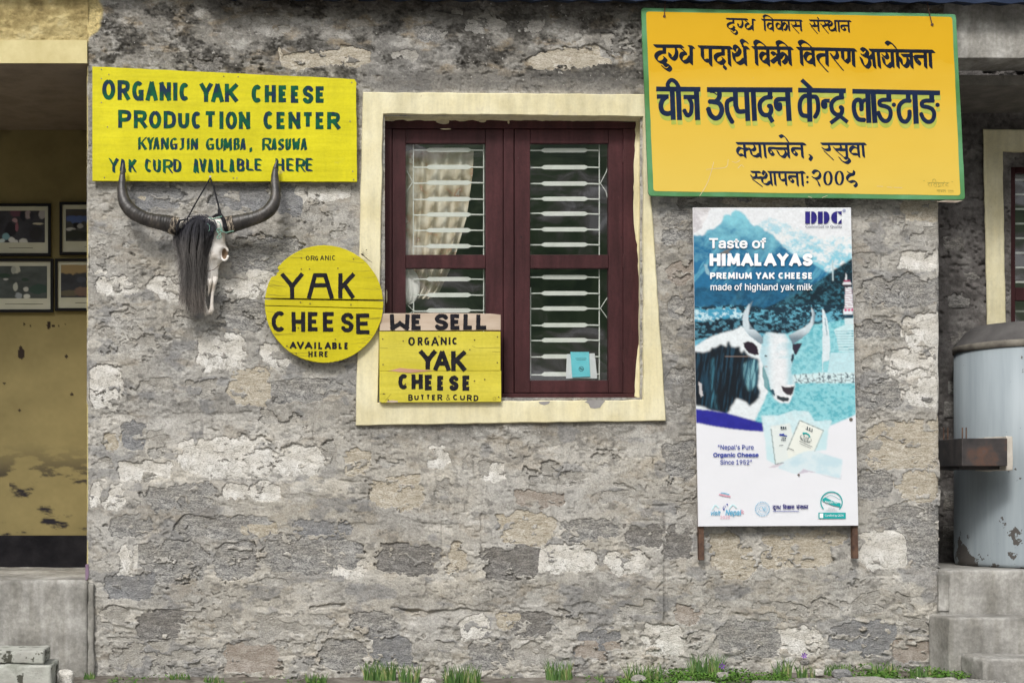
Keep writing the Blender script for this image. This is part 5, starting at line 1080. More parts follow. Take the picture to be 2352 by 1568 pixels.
# small marks along the foot: mountain mark, round seal, certified mark
paint('visit_mark', cs(Z3, [(s,[315,835,350,838,395,852])], (1.2, .9, 0)), YT, Mts, s5, .3)
paint('visit_mark', cs(Z3, [(s,[300,850,345,862,405,872])], (1.6, 1.2, 0)), YT, Mtp, s5, .3)
paint('visit_mark', cs(Z3, [(s,[225,1005,255,960,290,985]),(s,[400,990,435,955,470,985])], (1.3, .9, 0)), YT, M('print_pale_cyan', (.55, .80, .84)), s5, .3)
paint('visit_mark', [St([Z3(376, 950), Z3(377, 954)], 1.5), St([Z3(342, 998), Z3(344, 1002)], 1.8)] + cs(Z3, [(s,[330,990,345,968,360,965]),(s,[345,990,362,975,360,968])], (.4, .3, 0)), YT, Mtb, s5, .3)
paint('visit_mark', cs(Z3, [(l,[522,1005,545,1022,524,1026,546,1042,522,1042,522,1005])], (.5, .4, 0)), YT, Mtp, s5, .3)
paint('round_seal', [St([Z3(733 + r_ * math.cos(a_), 997 + r_ * math.sin(a_)) for a_ in np.linspace(0, 6.3, 30)], .3) for r_ in (48,)] + [St([Z3(733 + 66 * math.cos(a_), 997 + 66 * math.sin(a_)), Z3(733 + 73 * math.cos(a_ + .05), 997 + 73 * math.sin(a_ + .05))], .8) for a_ in np.linspace(0, 6.1, 26)]
      + cs(Z3, [(s,[700,985,725,972,745,1000,760,1020]),(s,[735,975,742,1005]),(s,[750,972,755,1005]),(s,[700,990,705,1005,730,1015,770,1018]),(l,[765,975,768,1010])], (.5, .35, 0)), YT, Mts, s5, .3)
# the same words as on the tin sign's first line, small
a0 = ZA(1232, 212); a1 = ZB(725, 212); bx0, by0, bx1, by1 = zbox(Z3, 836, 968, 1196, 1000)
hh = (360 - 205) * .16114
mp = lambda p: (bx0 + (p[0] - a0[0]) / (a1[0] - a0[0]) * (bx1 - bx0), by0 + (p[1] - a0[1] - (p[0] - a0[0]) * .028) / hh * (by1 - by0))
sm_ = [St([mp(q_) for q_ in st_.p], 1, nib=(.95, .55, math.radians(44))) for st_ in line1]
paint('printed_words', sm_, YT, Mtn, s5, .28)
paint('printed_words', [St([Z3(x, 1020 + (k % 2)), Z3(x + 14, 1021 + (k % 2))], .6) for k, x in enumerate(range(840, 1090, 19))], YT, Mtb, s5, .35)
paint('organic_mark', [St([Z3(1432 + 108 * math.cos(a_), 928 + 104 * math.sin(a_)) for a_ in np.linspace(math.radians(140), math.radians(400), 40)], 1.2)] + cs(Z3, [(s,[1370,880,1420,858,1460,870,1520,905])], (.5, .4, 0)), YT, Mtt, s5, .35)
poly('organic_mark', [(1342, 895), (1370, 880), (1440, 915), (1525, 940), (1520, 978), (1440, 960), (1360, 925), (1340, 915)], Mtt, Z3)
poly('organic_mark', [(1300, 1034), (1576, 1034), (1576, 1095), (1300, 1095)], Mtt, Z3)
YT -= .0008
font_text('printed_words', 'Certified by OCN', zbox(Z3, 1365, 1052, 1552, 1080), YT, Mtw, s5, .0, None)
font_text('printed_words', 'Naturally Nepal', zbox(Z3, 1368, 912, 1500, 948), YT, Mtw, s5, .0, None)
poly('organic_mark', [(1312, 1042), (1348, 1042), (1348, 1088), (1312, 1088)], Mtw, Z3)
Mgy = M('print_grey', (.55, .58, .60))
paint('printed_words', letters(even('NEPAL', 1400, 980, 1472, 998), Z3, .35) + letters(even('ORGANIC', 1380, 1002, 1492, 1018), Z3, .35), YT, Mgy, s5, .25)
# ================================================================== YAK SKULL WITH HORNS AND HAIR
skull = empty('yak_skull', P(495, 725, -.09), 'bleached yak skull with long dark horns and black hair hung on a black cord', 'skull')
Mbone, t, b = _nodes('bone'); n = noise_node(t, 9, 5, .6); r = ramp(t, n.outputs['Fac'], [(.32, (.40, .33, .25)), (.42, (.66, .60, .53)), (.55, (.80, .76, .71)), (.7, (.88, .86, .83))]); t.links.new(r.outputs[0], b.inputs['Base Color']); b.inputs['Roughness'].default_value = .6
n = noise_node(t, 30, 4, .6); bump(t, b, n.outputs['Fac'], .4, .004)
# cross sections down the face: centre x, y, half width, depth
sec = [(870, 548, 120, 30), (880, 570, 185, 62), (885, 620, 205, 85), (890, 680, 205, 98), (895, 730, 198, 108), (905, 790, 190, 112), (918, 840, 190, 112), (920, 890, 182, 108), (925, 940, 158, 98), (930, 990, 112, 84), (938, 1040, 92, 74), (945, 1100, 84, 68), (945, 1150, 78, 60), (944, 1190, 62, 50)]
NS_, NR_ = 64, 44
ts = np.linspace(0, 1, NS_); S = np.array(sec, float); idx = np.linspace(0, 1, len(sec))
cxs, cys, hws, dps = [np.interp(ts, idx, S[:, k]) for k in range(4)]
V = []
for i in range(NS_):
    for k in range(NR_):
        th = 2 * math.pi * k / NR_; c_, s__ = math.cos(th), math.sin(th)
        ex = np.sign(c_) * abs(c_) ** .85; ey = np.sign(s__) * abs(s__) ** .9
        x = cxs[i] + hws[i] * ex; y = cys[i]; d = dps[i] * ey
        # eye socket on the right flank and matching left, ridge over nose
        for sx in (1, -1):
            ex_, ey_ = cxs[i] + sx * 168, 895
            g = math.exp(-(((x - ex_) / 42) ** 2 + ((y - ey_) / 55) ** 2)); ring_ = math.exp(-((math.hypot((x - ex_) / 1.0, (y - ey_) / 1.25) - 52) / 15) ** 2)
            if ey > -.3: d += -70 * g + 12 * ring_
            x += sx * 10 * ring_
        if abs(ex) < .35 and y > 900: d += 8
        d -= 14 * math.exp(-(((abs(x - cxs[i]) - 70) / 22) ** 2)) * (1 if 940 < y < 1180 else 0) * (1 if ey > 0 else 0)
        q = Z4(x, y); V.append(P(q[0], q[1], -.075 - d * .00057))
skm = add('cranium', V, [(i * NR_ + k, i * NR_ + (k + 1) % NR_, (i + 1) * NR_ + (k + 1) % NR_, (i + 1) * NR_ + k) for i in range(NS_ - 1) for k in range(NR_)] + [tuple(range(NR_)), tuple((NS_ - 1) * NR_ + k for k in range(NR_))[::-1]], Mbone, skull, smooth=True)
def z4t(pts, Y0=-.09): return [P(*Z4(p[0], p[1]), (p[2] if len(p) > 2 else Y0)) for p in pts]
u4 = .24163 / 400
mb = MB()
mb.tube(z4t([(900, 1120, -.10), (897, 1200, -.10), (893, 1290, -.096), (900, 1370, -.092), (912, 1440, -.09), (930, 1470, -.088)]), [24 * u4, 19 * u4, 13 * u4, 14 * u4, 22 * u4, 24 * u4], 12)
mb.tube(z4t([(1000, 1110, -.10), (985, 1190, -.10), (973, 1280, -.096), (968, 1360, -.092), (968, 1420, -.09), (950, 1462, -.088)]), [30 * u4, 20 * u4, 14 * u4, 15 * u4, 24 * u4, 22 * u4], 12)
mb.tube(z4t([(912, 1455, -.088), (965, 1438, -.088)]), [22 * u4, 24 * u4], 12)
mb.build('muzzle_bone', Mbone, skull, smooth=True)
MB().tube(z4t([(948, 1130, -.122), (948, 1190, -.118), (940, 1250, -.112), (935, 1290, -.106)]), [26 * u4, 17 * u4, 9 * u4, 3 * u4], 10).build('nasal_bone', Mbone, skull, smooth=True)
mb = MB(); mb.tube([P(*Z4(1088 + 36 * math.cos(a_), 892 + 62 * math.sin(a_)), -.110 - .006 * math.cos(a_)) for a_ in np.linspace(.25, 5.9, 22)], 11 * u4, 8)
mb.build('eye_rim', Mbone, skull, smooth=True)
Msock = M('socket', (.22, .15, .10), (.34, .25, .17), 14, .9)
uu, vv = np.meshgrid(np.linspace(0, 2 * math.pi, 20), np.linspace(0, 1, 6))
add('eye_socket', [P(*Z4(1088 + 32 * r_ * math.cos(a_), 892 + 56 * r_ * math.sin(a_)), -.088 - .022 * r_ ** 2) for r_, a_ in zip(vv.ravel(), uu.ravel())], grid_faces(*uu.shape), Msock, skull, smooth=True)
for sx, bx_ in ((-1, 655), (1, 1085)):    # bony horn cores
    MB().tube(z4t([(870 + sx * 60, 630, -.10), (bx_ - sx * 35, 618 + (14 if sx < 0 else 8), -.115), (bx_ + sx * 10, 624, -.12)]), [62 * u4, 70 * u4, 66 * u4], 16).build('horn_core', Mbone, skull, smooth=True)
Mhorn, t, b = _nodes('horn'); tc = t.nodes.new('ShaderNodeTexCoord')
n = noise_node(t, 26, 5, .6, 'Object', (1, 1, .5)); r = ramp(t, n.outputs['Fac'], [(.36, (.016, .015, .014)), (.55, (.042, .037, .034)), (.72, (.095, .08, .066))]); t.links.new(r.outputs[0], b.inputs['Base Color']); b.inputs['Roughness'].default_value = .42
n = noise_node(t, 60, 4, .6); bump(t, b, n.outputs['Fac'], .5, .003)
Mhb, t, b = _nodes('horn_base'); n = noise_node(t, 55, 5, .7, 'Object', (1.6, 1, .5)); r = ramp(t, n.outputs['Fac'], [(.44, (.022, .018, .015)), (.52, (.10, .08, .06)), (.58, (.42, .36, .28))]); t.links.new(r.outputs[0], b.inputs['Base Color']); b.inputs['Roughness'].default_value = .8; bump(t, b, n.outputs['Fac'], .8, .006)
hl = [(640, 633, 83), (600, 622, 84), (540, 604, 79), (470, 590, 72), (400, 577, 67), (330, 556, 65), (260, 522, 66), (200, 480, 66), (155, 425, 62), (127, 360, 55), (116, 290, 46), (115, 220, 38), (118, 150, 28), (122, 85, 19), (124, 45, 11), (125, 25, 3)]
hr = [(1100, 622, 80), (1150, 612, 80), (1210, 598, 75), (1290, 578, 68), (1370, 556, 63), (1440, 528, 62), (1500, 490, 62), (1545, 435, 60), (1570, 370, 52), (1575, 300, 47), (1570, 230, 43), (1567, 160, 36), (1570, 95, 26), (1578, 45, 16), (1588, 8, 7), (1592, -12, 2)]
for L_ in (hl, hr):
    A = np.array(L_, float); n_ = len(A); tt = np.linspace(0, n_ - 1, 90)
    sp_ = smoothpts(A, 9); m_ = len(sp_)
    pts = []; rad = []
    for i, q_ in enumerate(sp_):
        t0 = i / m_; Yd = -.125 - .035 * math.sin(min(1, t0 * 1.25) * math.pi) ** 2 + (.010 if t0 > .8 else 0) + .018 * t0
        pts.append(P(*Z4(q_[0], q_[1]), Yd)); rad.append(max(1.5, q_[2]) * u4 * (1 + (.026 if i < 50 else .012) * math.sin(i * 1.9) + .014 * math.sin(i * .7)))
    cut = int(m_ * .105)
    mb = MB(); mb.tube(pts[:cut + 1], [r_ * (1.03 - .015 * (i % 2)) for i, r_ in enumerate(rad[:cut + 1])], 28, flat=.85); hb_ = mb.build('horn_base', Mhb, skull, smooth=True)
    mb = MB(); mb.tube(pts[cut:], rad[cut:], 28, flat=.85); mb.build('horn', Mhorn, skull, smooth=True)
# hair: dark mass plus thousands of strands
Mhair, t, b = _nodes('black_hair'); n = noise_node(t, 60, 3, .5, 'Object', (3, 1, .15)); r = ramp(t, n.outputs['Fac'], [(.35, (.006, .006, .010)), (.56, (.030, .028, .032)), (.70, (.11, .10, .095))]); t.links.new(r.outputs[0], b.inputs['Base Color']); b.inputs['Roughness'].default_value = .65
hs_ = [(845, 530, 20, 60), (830, 570, 80, 118), (820, 620, 140, 140), (815, 680, 165, 150), (808, 740, 170, 150), (800, 800, 160, 146), (798, 860, 142, 140), (800, 920, 124, 132), (800, 990, 112, 122), (798, 1060, 92, 90), (795, 1130, 72, 66), (795, 1200, 46, 36), (795, 1260, 26, 20), (798, 1300, 8, 8)]
V = []; n_ = len(hs_)
for (cx_, cy_, hw_, dp_) in hs_:
    for k in range(24):
        th = 2 * math.pi * k / 24; q = Z4(cx_ + hw_ * .90 * math.cos(th), cy_); V.append(P(q[0], q[1], -.10 - dp_ * .00062 * max(-.2, math.sin(th))))
add('hair_mass', V, [(i * 24 + k, i * 24 + (k + 1) % 24, (i + 1) * 24 + (k + 1) % 24, (i + 1) * 24 + k) for i in range(n_ - 1) for k in range(24)], Mhair, skull, smooth=True)
H_ = np.array(hs_[:9] + [(798, 1060, 98, 108), (793, 1130, 88, 96), (788, 1230, 76, 80), (790, 1400, 62, 60)], float); rs = np.random.RandomState(5); V = []; F = []; HC = []; clump = rs.uniform(-1, 1, (46, 5))
Mhair2 = M('hair_strands', (1, 1, 1), rough=.7, attr=True, spec=.25)
for s__ in range(5200):
    fr_ = rs.rand(); uo = rs.uniform(-1, 1); y0 = 535 + 150 * fr_ ** 1.5 + 60 * abs(uo); y1 = rs.uniform(980, 1390) if rs.rand() < .72 else rs.uniform(1340, 1480)
    if uo < -.3: y1 = min(y1, 1280 + 160 * rs.rand())
    if s__ > 4900: uo = rs.choice([-1, 1]) * rs.uniform(.93, 1.16); y0 = rs.uniform(600, 900); y1 = y0 + rs.uniform(150, 420)
    ph = rs.uniform(0, 6.28); fz = rs.uniform(.5, 1.22); wa = rs.uniform(3, 24); wd_ = rs.uniform(.5, 1.35)
    cl = clump[int((min(1, max(-1, uo)) + 1) * 22.9)]; drift = rs.normal(0, 16) + 48 * cl[0]; ph = cl[1] * 3.1 + rs.normal(0, .35); wa = 26 * cl[2] + rs.uniform(-16, 16); tone = max(.2, 1 + .9 * cl[3] + rs.normal(0, .35)); fz *= 1 + .13 * cl[4]; npt = 9; pr = None
    for j in range(npt):
        tj = j / (npt - 1); y = y0 + (y1 - y0) * tj
        cx_ = np.interp(y, H_[:, 1], H_[:, 0]); hw_ = np.interp(min(y, 1230), H_[:, 1], H_[:, 2]) ; dp_ = np.interp(min(y, 1200), H_[:, 1], H_[:, 3])
        x = cx_ + uo * hw_ * (1 + .08 * math.sin(3 * tj + ph)) + drift * tj * tj + wa * math.sin(tj * 5 + ph) * tj + 20 * tj * math.sin(tj * 7 + ph * 2) + 8 * math.sin(tj * 19 + ph * 3 + s__)
        d = dp_ * .00064 * math.sqrt(max(0.02, 1 - min(1, uo * uo))) * fz + .002
        q = Z4(x, y); c = P(q[0], q[1], -.10 - d); w_ = wd_ * u4 * (1 - .75 * tj) * 1.5
        V += [(c[0] - w_, c[1], c[2]), (c[0] + w_, c[1] - w_ * .6, c[2])]
        br = np.array([.014, .014, .019]) * (1 - sst(640, 900, y)) + np.array([.085, .079, .076]) * sst(640, 900, y) + np.array([.035, .026, .018]) * sst(1150, 1350, y); HC += [br * tone] * 2
        n2_ = len(V)
        if j: F.append((n2_ - 4, n2_ - 3, n2_ - 1, n2_ - 2))
for s__ in range(1300):   # frizz round the crown
    a_ = rs.uniform(0, 6.28); r0 = rs.uniform(.5, .98); x = 838 + 165 * r0 * math.cos(a_) - (30 if math.sin(a_) > 0 else 0); y = 650 + 115 * r0 * math.sin(a_); ph = rs.uniform(0, 6.28)
    for j in range(6):
        q = Z4(x, y); c = P(q[0], q[1], -.19 + .05 * r0 - .004 * j + .003 * math.sin(ph + j)); w_ = 1.3 * u4; HC += [np.array([.014, .014, .020]) * (1 + (s__ % 5) * .5)] * 2
        V += [(c[0] - w_, c[1], c[2] - w_), (c[0] + w_, c[1], c[2] + w_)]; n2_ = len(V)
        if j: F.append((n2_ - 4, n2_ - 3, n2_ - 1, n2_ - 2))
        x += 19 * math.cos(a_ + ph * .6 + j * .55); y += 19 * math.sin(a_ + ph * .4 + j * .45) + 3
hair = add('hair', V, np.array(F), Mhair2, skull, cols=np.array(HC)); hair['kind'] = 'stuff'
Mcord = M('black_cord', (.015, .015, .017), (.03, .03, .034), 60, .7, .4, .002, 200)
MB().tube(z4t([(952, 172, -.066), (900, 265, -.075), (850, 350, -.085), (790, 455, -.095), (738, 555, -.11), (735, 575, -.12)]), [6 * u4 * 1.2] * 6, 8).build('cord', Mcord, skull)
MB().tube(z4t([(952, 172, -.066), (985, 260, -.075), (1010, 350, -.085), (1030, 430, -.095), (1042, 490, -.105)]), 8 * u4, 8).build('cord', Mcord, skull)
MB().tube(z4t([(1035, 470, -.108), (1042, 500, -.112), (1040, 520, -.115)]), [12 * u4, 19 * u4, 14 * u4], 10).build('cord_knot', Mcord, skull)
MB().tube(z4t([(975, 545, -.14), (1010, 525, -.145), (1050, 520, -.15), (1082, 570, -.17), (1096, 640, -.17), (1108, 690, -.15)]), [10 * u4, 16 * u4, 18 * u4, 20 * u4, 20 * u4, 12 * u4], 8).build('cord_wrap', Mcord, skull)
MB().tube(z4t([(740, 560, -.12), (700, 568, -.16), (662, 575, -.175), (642, 620, -.18), (636, 670, -.175), (640, 712, -.15)]), [5 * u4, 7 * u4, 13 * u4, 13 * u4, 13 * u4, 8 * u4], 8).build('cord_wrap', Mcord, skull)
Mstr = M('green_string', (.16, .34, .27), (.24, .42, .35), 60, .8)
for pts in ([(940, 545), (975, 560), (1020, 548), (1065, 535)], [(1020, 690), (1050, 675), (1100, 690), (1140, 680), (1178, 676)], [(1060, 690), (1020, 730), (1022, 745), (1050, 742), (1055, 720), (1030, 690), (1015, 665), (1040, 650), (1060, 670)], [(925, 605), (945, 625), (945, 660), (935, 680)], [(1015, 580), (1045, 600), (1060, 650), (1070, 680)], [(765, 640), (775, 630)]):
    MB().tube(z4t([(p_[0], p_[1], -.175) for p_ in smoothpts(pts, 4)]), 4.2 * u4, 5).build('string', Mstr, skull)
MB().tube(z4t([(888, 1058, -.13), (940, 1058, -.145), (990, 1040, -.14), (1030, 1005, -.12)]), 3 * u4, 5).build('wire', Mrust, skull)
Mpin = M('pin_head', (.6, .6, .62), rough=.3, metal=.5)
c = P(*Z4(953, 160), -.064); MB().tube([(c[0], -.070, c[2]), (c[0], -.047, c[2])], [.006, .0022], 10).build('nail', Mpin, skull)

# ================================================================== LEFT PORCH
Moch, t, b = _nodes('ochre_plaster'); n = noise_node(t, 7, 6, .65); r = ramp(t, n.outputs['Fac'], [(.32, (.20, .15, .065)), (.44, (.40, .31, .13)), (.55, (.58, .47, .22)), (.70, (.68, .60, .34))]); t.links.new(r.outputs[0], b.inputs['Base Color']); b.inputs['Roughness'].default_value = .95; n = noise_node(t, 22, 7, .7); bump(t, b, n.outputs['Fac'], 1.0, .03)
Mband = M('yellow_band', (.56, .48, .24), (.68, .60, .33), 6, .85, .4, .006, 30, spots=[(22, .715, (.42, .33, .15))])
x_, y_ = np.meshgrid(np.arange(-160, 206, 3.0), np.arange(-20, 99, 3.0))
hh_ = .016 * (fbm(x_, y_, 40, 18, 31, 5, .6) - .5) + .014 * (fbm(x_, y_, 13, 8, 33, 3) - .5)
add('lintel_face', [((a_ - 1176) / K, -.012 - c_, (1568 - b_) / K) for a_, b_, c_ in zip(x_.ravel(), y_.ravel(), hh_.ravel())], grid_faces(*x_.shape), Moch, house, smooth=True)
mb = MB(); dbox(mb, -160, 201, 95, 148, -.020, .35)
mb.build('lintel_band', Mband, house)
mb = MB(); dbox(mb, -160, 201, -20, 94, .02, .35); mb.build('lintel_core', m_core, house)
Mceil = M('porch_ceiling', (.20, .165, .13), (.27, .225, .18), 3, .9, .2, .005, 20, c3=(.22, .18, .14))
zc = (1568 - 148) / K - .003; a = P(-250, 288, 1.33)
MB().add([(-4.2, -.017, zc), (-2.43, -.017, zc), (-2.30, 1.36, zc - .03), (-4.2, 1.36, zc - .03)], [(0, 1, 2, 3)]).build('porch_ceiling', Mceil, house)
# porch back wall with scuffed paint, base tone darkened for the porch shade
x_, y_ = np.meshgrid(np.arange(-150, 330, 2.5), np.arange(262, 1232, 2.5))
n1 = fbm(x_, y_, 60, 16, 51, 6, .62); n2 = fbm(x_, y_, 120, 90, 55, 4); n3 = fbm(x_, y_, 9, 9, 58, 3)
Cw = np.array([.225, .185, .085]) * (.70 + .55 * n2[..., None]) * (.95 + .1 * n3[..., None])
arch = np.exp(-((y_ - (1085 - 40 * np.sin((x_ + 30) / 75))) / 34) ** 2) + np.exp(-((y_ - (1130 + (x_ - 40) * .55)) / 26) ** 2) * (x_ > 20) + .8 * np.exp(-((y_ - 1195) / 20) ** 2) * (x_ > 90)
sm = sst(.57, .71, n1 + .06 * (n3 - .5) + .17 * np.clip(arch, 0, 1) - .045) * sst(1000, 1130, y_) ; Cw = Cw * (1 - sm[..., None]) + np.array([.022, .020, .026]) * sm[..., None]
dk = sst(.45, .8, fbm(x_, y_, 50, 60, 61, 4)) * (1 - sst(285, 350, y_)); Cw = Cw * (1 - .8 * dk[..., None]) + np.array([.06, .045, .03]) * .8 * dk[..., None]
for (px_, py_, r_) in ((47, 803, 5), (49, 812, 7), (153, 818, 4), (55, 745, 3), (112, 747, 5), (122, 748, 4), (165, 905, 3), (45, 942, 2.5), (70, 748, 2), (150, 745, 2), (10, 880, 2.5), (160, 470, 1.5), (135, 748, 3)):
    m_ = (np.hypot((x_ - px_), (y_ - py_) * (.5 if r_ > 4.5 else 1)) + 3 * (n3 - .5) < r_)[..., None]; Cw = np.where(m_, np.array([.03, .022, .018]), Cw)
mpw = M('porch_wall_shaded_paint', (1, 1, 1), rough=.85, attr=True)
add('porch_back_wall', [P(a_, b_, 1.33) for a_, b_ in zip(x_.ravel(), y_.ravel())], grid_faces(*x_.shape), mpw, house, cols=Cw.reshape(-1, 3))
Mskirt = M('black_skirting', (.010, .010, .012), (.022, .021, .024), 8, .9, spec=.05)
a = P(-150, 1302, 1.32); b_ = P(330, 1229, 1.32); MB().box(a[0], 1.315, a[2], b_[0], 1.36, b_[2]).build('skirting', Mskirt, house)
Mlight = M('porch_side_wall', (.46, .37, .14), (.54, .44, .18), 4, .85)
for x in (-4.3,):
    MB().box(x - .1, .02, -.1, x, 1.4, 3.7).build('porch_side_wall', Mlight, house)
MB().box(-2.41, .42, -.1, -2.25, 1.40, 3.62).build('porch_side_wall', Mlight, house)
# porch floor and rendered plinth
Mconc, t, b = _nodes('concrete_render'); n = noise_node(t, 3.2, 6, .62); n2 = noise_node(t, 40, 5, .65); n4 = noise_node(t, 5, 4, .6, 'Object', (2.5, 1, .35))
r = ramp(t, n.outputs['Fac'], [(.32, (.17, .166, .155)), (.5, (.315, .307, .29)), (.66, (.46, .45, .43))]); r2 = ramp(t, n2.outputs['Fac'], [(.4, (.85, .85, .84)), (.62, (1.12, 1.12, 1.11))]); r4 = ramp(t, n4.outputs['Fac'], [(.38, (.78, .77, .74)), (.6, (1.1, 1.1, 1.1))])
c_ = mixc(t, 1, mixc(t, 1, r.outputs[0], r2.outputs[0], 'MULTIPLY'), r4.outputs[0], 'MULTIPLY'); t.links.new(c_, b.inputs['Base Color']); b.inputs['Roughness'].default_value = .9; bump(t, b, n2.outputs['Fac'], .6, .006)
def rough_block(name, x0, y0, z0, x1, y1, z1, mat, parent, amp=.006, step=.03, bev=.02, seed=1, **kw):
    """subdivided box with softened, uneven arrises"""
    bm = bmesh.new(); bmesh.ops.create_cube(bm, size=1)
    for q in bm.verts: q.co = ((x0 + x1) / 2 + q.co.x * (x1 - x0), (y0 + y1) / 2 + q.co.y * (y1 - y0), (z0 + z1) / 2 + q.co.z * (z1 - z0))
    bmesh.ops.bevel(bm, geom=bm.edges[:], offset=bev, segments=3, affect='EDGES', profile=.6)
    for ax, (lo, hi) in enumerate(((x0, x1), (y0, y1), (z0, z1))):
        k = int((hi - lo) / step)
        for j in range(1, k):
            co = [0, 0, 0]; co[ax] = lo + (hi - lo) * j / k; no = [0, 0, 0]; no[ax] = 1
            bmesh.ops.bisect_plane(bm, geom=bm.verts[:] + bm.edges[:] + bm.faces[:], plane_co=co, plane_no=no)
    bm.normal_update(); bm.verts.ensure_lookup_table()
    C_ = np.array([v_.co for v_ in bm.verts]); N_ = np.array([v_.normal for v_ in bm.verts])
    d = fbm(C_[:, 0] + C_[:, 1] * 1.7, C_[:, 2] + C_[:, 1] * .9, .13, .10, seed, 4, .6) - .5; d2 = fbm(C_[:, 0] - C_[:, 1], C_[:, 2] - C_[:, 1] * 1.3, .03, .03, seed + 5, 3, .6) - .5
    C_ += N_ * (amp * 2 * d + amp * d2)[:, None]
    mb = MB(); bm.verts.index_update(); mb.add(C_.tolist(), [[v_.index for v_ in f.verts] for f in bm.faces]); bm.free()
    return mb.build(name, mat, parent, smooth=True)
zf = (1568 - 1331) / K
rough_block('porch_plinth', -3.6, -.035, -.12, (203 - 1176) / K, 1.40, zf, Mconc, house, .006, .06, .02, 3)
rough_block('corner_fillet', (203 - 1176) / K, -.03, -.1, (217 - 1176) / K, .03, (1568 - 1338) / K, Mconc, house, .008, .03, .012, 5)
Mpurple = M('purple_paint', (.16, .10, .16), (.24, .17, .24), 9, .8)
MB().prism([(196, 1296), (203, 1294), (204, 1318), (201, 1331), (196, 1331)][::-1], -.006, .2).build('jamb_paint', Mpurple, house)
# framed photographs
Mframe = M('black_frame', (.012, .012, .014), rough=.35); Mmat = M('photo_mount', (.50, .50, .40), (.56, .55, .45), 6, .7)
def photo(label, fx0, fy0, fx1, fy1, px0, py0, px1, py1, paintf, cap, dark=6.0):
    dull = lambda c_: c_ * .75 + c_.mean(-1, keepdims=True) * .45 + .004
    e = empty('framed_photo', P((fx0 + fx1) / 2, fy1, 1.30), label, 'photograph', 'framed photographs on the porch wall')
    mb = MB(); t_ = dark
    for (x0, y0, x1, y1) in ((fx0, fy0, fx1, fy0 + t_), (fx0, fy1 - t_, fx1, fy1), (fx0, fy0 + t_, fx0 + t_, fy1 - t_), (fx1 - t_, fy0 + t_, fx1, fy1 - t_)):
        a = P(x0, y1, 1.305); b_ = P(x1, y0, 1.305); mb.box(a[0], 1.300, a[2], b_[0], 1.328, b_[2])
    mb.build('frame', Mframe, e)
    a = P(fx0 + 3, fy1 - 3, 1.315); b_ = P(fx1 - 3, fy0 + 3, 1.315); MB().box(a[0], 1.314, a[2], b_[0], 1.322, b_[2]).build('mount', Mmat, e)
    x, y = np.meshgrid(np.linspace(px0, px1, 90), np.linspace(py0, py1, 60)); Cp = dull(paintf(x, y))
    add('picture', [P(a_, b_, 1.3125) for a_, b_ in zip(x.ravel(), y.ravel())], grid_faces(*x.shape), M('photo_print', (1, 1, 1), rough=.4, attr=True), e, cols=Cp.reshape(-1, 3))
    if cap: paint('caption', [St([Z7(cap[0], cap[2]), Z7(cap[1], cap[2])], .45)], 1.3125, Mframe, e, .35)
def blobs(x, y, base, items, seed):
    C_ = np.zeros(x.shape + (3,)); C_[:] = lin(*base); C_ *= (.6 + .9 * fbm(x, y, 26, 14, seed, 5, .65))[..., None]
    for (zx, zy, rx, ry, col) in items:
        q = Z7(zx, zy); m_ = sst(1.15, .8, np.hypot((x - q[0]) / (rx * .183), (y - q[1]) / (ry * .183)) + .5 * (fbm(x, y, 8, 8, seed + 3, 2) - .5))[..., None]; C_ = C_ * (1 - m_) + np.array(lin(*col)) * m_
    return C_
photo('framed photo of people with white bowls, upper left on the porch wall', -46, 467.5, 116.5, 587.5, -36, 484, 103, 557,
      lambda x, y: blobs(x, y, (52, 52, 62), [(200, 220, 90, 50, (100, 50, 75)), (290, 260, 40, 60, (35, 35, 48)), (355, 250, 40, 60, (150, 130, 135)), (400, 260, 30, 60, (45, 45, 60)), (530, 240, 50, 60, (150, 145, 150)), (190, 320, 35, 30, (165, 120, 130)), (140, 430, 80, 90, (38, 36, 46)), (210, 400, 20, 60, (140, 70, 90)), (75, 520, 45, 40, (90, 150, 165)), (150, 560, 40, 35, (190, 192, 190)), (200, 585, 25, 25, (190, 190, 188)), (295, 580, 55, 38, (185, 185, 180)), (20, 575, 40, 25, (170, 190, 195)), (480, 360, 70, 14, (180, 170, 140)), (450, 480, 80, 90, (45, 43, 48))], 71), (115, 410, 662))
photo('framed photo with a blue band across it, upper right on the porch wall', 136.8, 464, 292, 585, 151, 480.5, 282, 554,
      lambda x, y: blobs(x, y, (62, 62, 62), [(950, 300, 130, 50, (45, 80, 150)), (1200, 300, 200, 50, (50, 80, 140)), (960, 380, 45, 35, (25, 25, 30)), (880, 430, 60, 25, (165, 165, 165)), (1010, 390, 40, 30, (140, 140, 140)), (950, 500, 200, 60, (45, 48, 40)), (950, 230, 200, 30, (70, 64, 60))], 81), (1060, 1300, 648))
photo('framed photo of pale jars on green ground, lower left on the porch wall', -40, 594, 122, 716.5, -32, 611, 108, 685,
      lambda x, y: blobs(x, y, (66, 74, 72), [(210, 930, 40, 60, (165, 165, 145)), (170, 940, 30, 50, (140, 145, 130)), (195, 1150, 30, 55, (160, 165, 150)), (325, 1180, 35, 30, (165, 165, 155)), (235, 1260, 45, 40, (130, 140, 145)), (335, 1270, 45, 30, (180, 182, 170)), (75, 1055, 35, 15, (160, 160, 155)), (60, 1010, 80, 30, (40, 66, 52)), (480, 1180, 120, 60, (45, 72, 62)), (320, 1060, 50, 20, (45, 65, 55))], 91), (65, 540, 1366))
